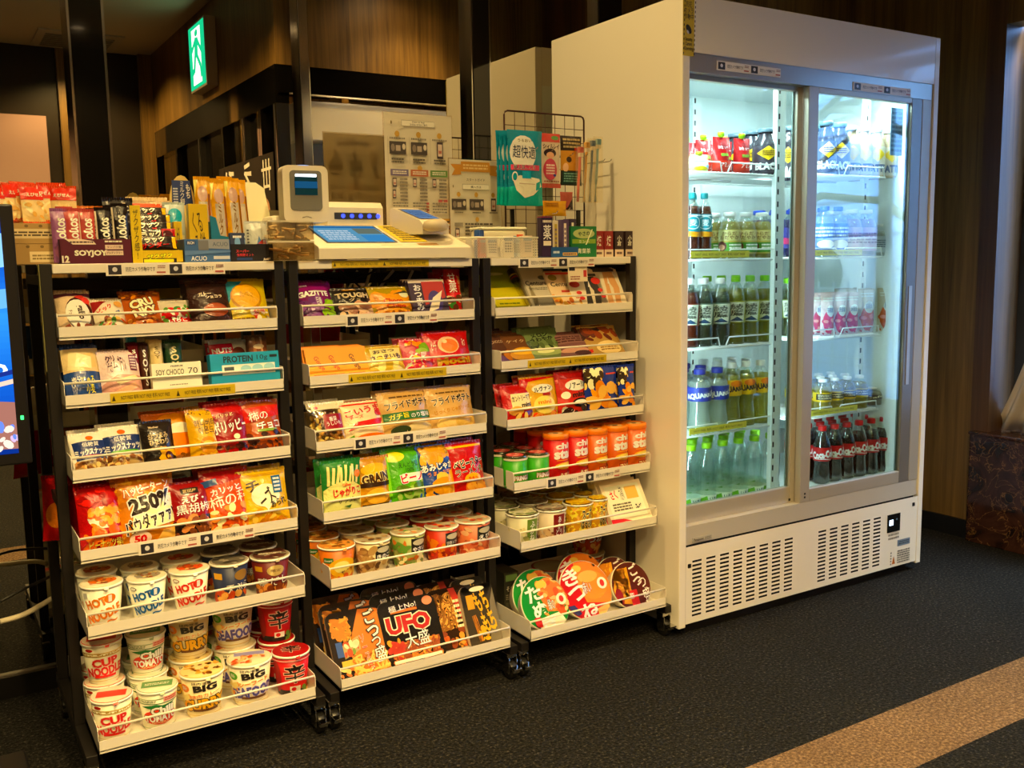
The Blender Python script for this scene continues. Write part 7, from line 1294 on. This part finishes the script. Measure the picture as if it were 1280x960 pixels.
row(914, 950, 3, 453, ZS[3], bl('sport', 'd2cc5c', 'e6e8e0', 'd8c03c', AQ('dcb43a', False), band=(.5, .74)), 'yellow sports drink with white cap', 'sports drink', 3, .17, 'left', 'fourth shelf')
row(863, 962, 6, 556, zb_, bl('water', None, '8cc22c', 'd4dccc', [('p', '6aa82c', [(.22, 0), (.52, 0), (.46, .95), (.27, .65)]), ('t', 'いろは', '2a3a5a', .72, .62, .36, .36, 0, .04), ('b', '4a6a8a', .56, .1, .94, .38, 2, 2)], band=(.05, .2)), 'clear water bottle with lime green cap', 'water bottle', 4, .16, 'left', 'bottom deck')
# right door
row(1032, 1049, 2, 152, ZR[0], lambda r, h: mk_bottle(.036, h, 'coffee', None, '4f6a7c', '34343e', BLK, band=(.04, .62), opaque='2a2a32'), 'black coffee bottle with yellow diamond', 'coffee bottle', 3, .165, 'right', 'top shelf')
row(1063, 1110, 4, 158, ZR[0], lambda r, h: mk_bottle(min(r, .034), h, 'coffee', 'c9b08f', 'e8e6e0', 'cfc2b4', [('p', 'd8b43c', [(.5, .46), (.78, .72), (.5, .98), (.22, .72)]), ('t', 'LATTE', '3a4a6a', .5, .24, .62, .24, 0, .06)], band=(.04, .62), opaque='b9a488'), 'pale latte coffee bottle with white cap', 'coffee bottle', 3, .165, 'right', 'top shelf')
row(1030, 1047, 2, 258, ZR[1], bl('tea', 'bcd4ea', '2a4ac0', '2a5ab8', [('b', 'dce8f4', .1, .5, .9, .9, 3, 2), ('e', 'e4ecf4', .5, .25, .3, .15)], band=(.12, .66)), 'blue-labelled drink bottle with blue cap', 'drink bottle', 3, .17, 'right', 'second shelf')
row(1064, 1082, 2, 262, ZR[1], bl('square', 'd8b4bc', 'd8d4a4', 'c9a4b4', [('b', '8a5a7a', .1, .3, .9, .8, 4, 2)], band=(.12, .62)), 'pink drink bottle with cream cap', 'drink bottle', 3, .17, 'right', 'second shelf')
row(1100, 1112, 2, 280, ZR[1], bl('square', 'cfd4d4', 'd8d8d0', 'b9c4cc', [('b', '5a6a7a', .1, .3, .9, .8, 4, 2)], band=(.12, .62)), 'pale grey drink bottle', 'drink bottle', 2, .2, 'right', 'second shelf')
JL = lambda c: [('e', c, .5, .35, .42, .3), ('e', 'd8e4ea', .55, .6, .3, .14), ('t', '蒟蒻畑', '3a4a8a', .52, .62, .44, .12, 0, .04), ('b', 'd8dcd8', .1, .82, .9, .94, 2, 1), ('n', [c, 'd88a7a'], .1, .05, .9, .4, 12, .12, 3)]
row(1034, 1064, 3, 368, ZR[2]+.002, lambda r, h: mk_bag(min(.09, 2*r), h, .03, 'c9b4b4', JL('b8243a'), 4, 'jelly_bag'), 'pale jelly bag with red fruit', 'jelly bag', 3, .175, 'right', 'third shelf', dyf=1.4)
row(1082, 1106, 2, 362, ZR[2]+.002, lambda r, h: mk_bag(min(.085, 2*r), h, .03, 'c4bcac', JL('b8582c'), 5, 'jelly_bag'), 'pale jelly bag with orange fruit', 'jelly bag', 3, .175, 'right', 'third shelf', dyf=1.4)
row(1028, 1074, 4, 474, ZR[3], bl('tea', 'd2bc4a', 'e6e8e4', 'd8b84a', [('r', '1f1c1c', .2, .2, .84, .9), ('t', 'SWEET\nCORN', 'd8cfb0', .52, .55, .5, .5, 0, .02)], band=(.36, .62)), 'yellow drink bottle with black label', 'drink bottle', 3, .17, 'right', 'fourth shelf')
row(1090, 1108, 2, 484, ZR[3], bl('tea', 'b49a7a', 'd8d4cc', '4a3a34', [('t', 'Cafe', 'd8cfb0', .5, .5, .6, .5, 8, .02)], band=(.36, .62)), 'brown-labelled drink bottle with white cap', 'drink bottle', 2, .2, 'right', 'fourth shelf')
COKE = [('r', 'a3121c', 0, 0, 1, 1), ('t', 'Coca-Cola', 'f0eae4', .5, .5, .82, .5, 8, .05), ('p', 'f0eae4', [(.05, .12), (.5, .2), (.95, .08), (.5, .14)])]
row(1027, 1103, 6, 532, zb_, bl('cola', '1a0b08', 'b81a22', 'a3121c', COKE, band=(.40, .64)), 'cola bottle with red cap and red label', 'cola bottle', 3, .165, 'right', 'bottom deck')

# ------------------------------------------------------------------ lights
def spot(x, y, z, e, size, rad=.05, col=(1, .72, .42), rot=None, blend=.6):
    l = bpy.data.lights.new('downlight_or_fill', 'SPOT'); l.energy = e; l.spot_size = R(size); l.spot_blend = blend; l.shadow_soft_size = rad; l.color = col
    o = bpy.data.objects.new('downlight_or_fill', l); COL.objects.link(o); o.location = (x, y, z)
    if rot: o.rotation_euler = rot
    return o
def area(loc, target, sx, sy, e, col, name):
    l = bpy.data.lights.new(name, 'AREA'); l.shape = 'RECTANGLE'; l.size = sx; l.size_y = sy; l.energy = e; l.color = col
    o = bpy.data.objects.new(name, l); COL.objects.link(o); o.location = loc
    o.rotation_euler = (Vector(target)-Vector(loc)).to_track_quat('-Z', 'Y').to_euler(); return o
DLE = [88, 80, 66, 60, 80, 130, 190, 120, 130, 60, 72]
for i, ((x, y), e) in enumerate(zip(DL, DLE)): spot(x, y, ZC-.012, e*LK, {3: 92, 0: 106, 1: 106, 2: 104}.get(i, 140), .06, (1, .695, .265), None, {3: .9, 0: .8, 1: .8, 2: .8}.get(i, .5))
spot(.5, VY-.5, 2.25, 30*LK, 150, .15)  # added lamp with no fitting, brightens the lobby interior
spot(.6, VY+.35, 2.86, 9*LK, 150, .1)  # fill without a fixture, put in to lift the oak header
spot(.62, -1.15, 2.86, 18*LK, 62, .06, (1, .74, .45), (Vector((.62, -1.9, 1.75))-Vector((.62, -1.15, 2.86))).to_track_quat('-Z', 'Y').to_euler(), .6)  # aimed fill, no fitting modelled, added to light the shutter front
area((.26, .14, 1.73), (.26, .25, .5), .42, .05, 5.2*LF, (.80, .97, 1), 'fridge_tube_or_fill')
area((.83, .14, 1.73), (.83, .25, .5), .42, .05, 5.2*LF, (.80, .97, 1), 'fridge_tube_or_fill')
area((3.0, -2.2, 4.6), (5.4, -1.5, 1.2), 2.5, 2.5, 1800*LW, (.72, .85, 1), 'outdoor_daylight')
area((.045, .10, 1.02), (.3, .42, 1.02), .02, 1.1, 2.4*LF, (.80, .97, 1), 'fridge_tube_or_fill')  # added upright fill, no tube stands here, brightens the lower left bottles
area((.602, .10, 1.02), (.86, .42, 1.02), .02, 1.1, 2.4*LF, (.80, .97, 1), 'fridge_tube_or_fill')  # unseen upright fill, added to brighten the right-hand shelves
wd = bpy.data.worlds.new('overcast_sky'); SC.world = wd; wd.use_nodes = True
bg = wd.node_tree.nodes['Background']; bg.inputs[0].default_value = (.58, .77, 1, 1); bg.inputs[1].default_value = 8.0*LW
vs_ = SC.view_settings; vs_.view_transform = 'Standard'; vs_.look = 'None'; vs_.gamma = 1; vs_.use_curve_mapping = False; vs_.exposure = EXPO
SC.cycles.transparent_max_bounces = 24; SC.cycles.max_bounces = 8
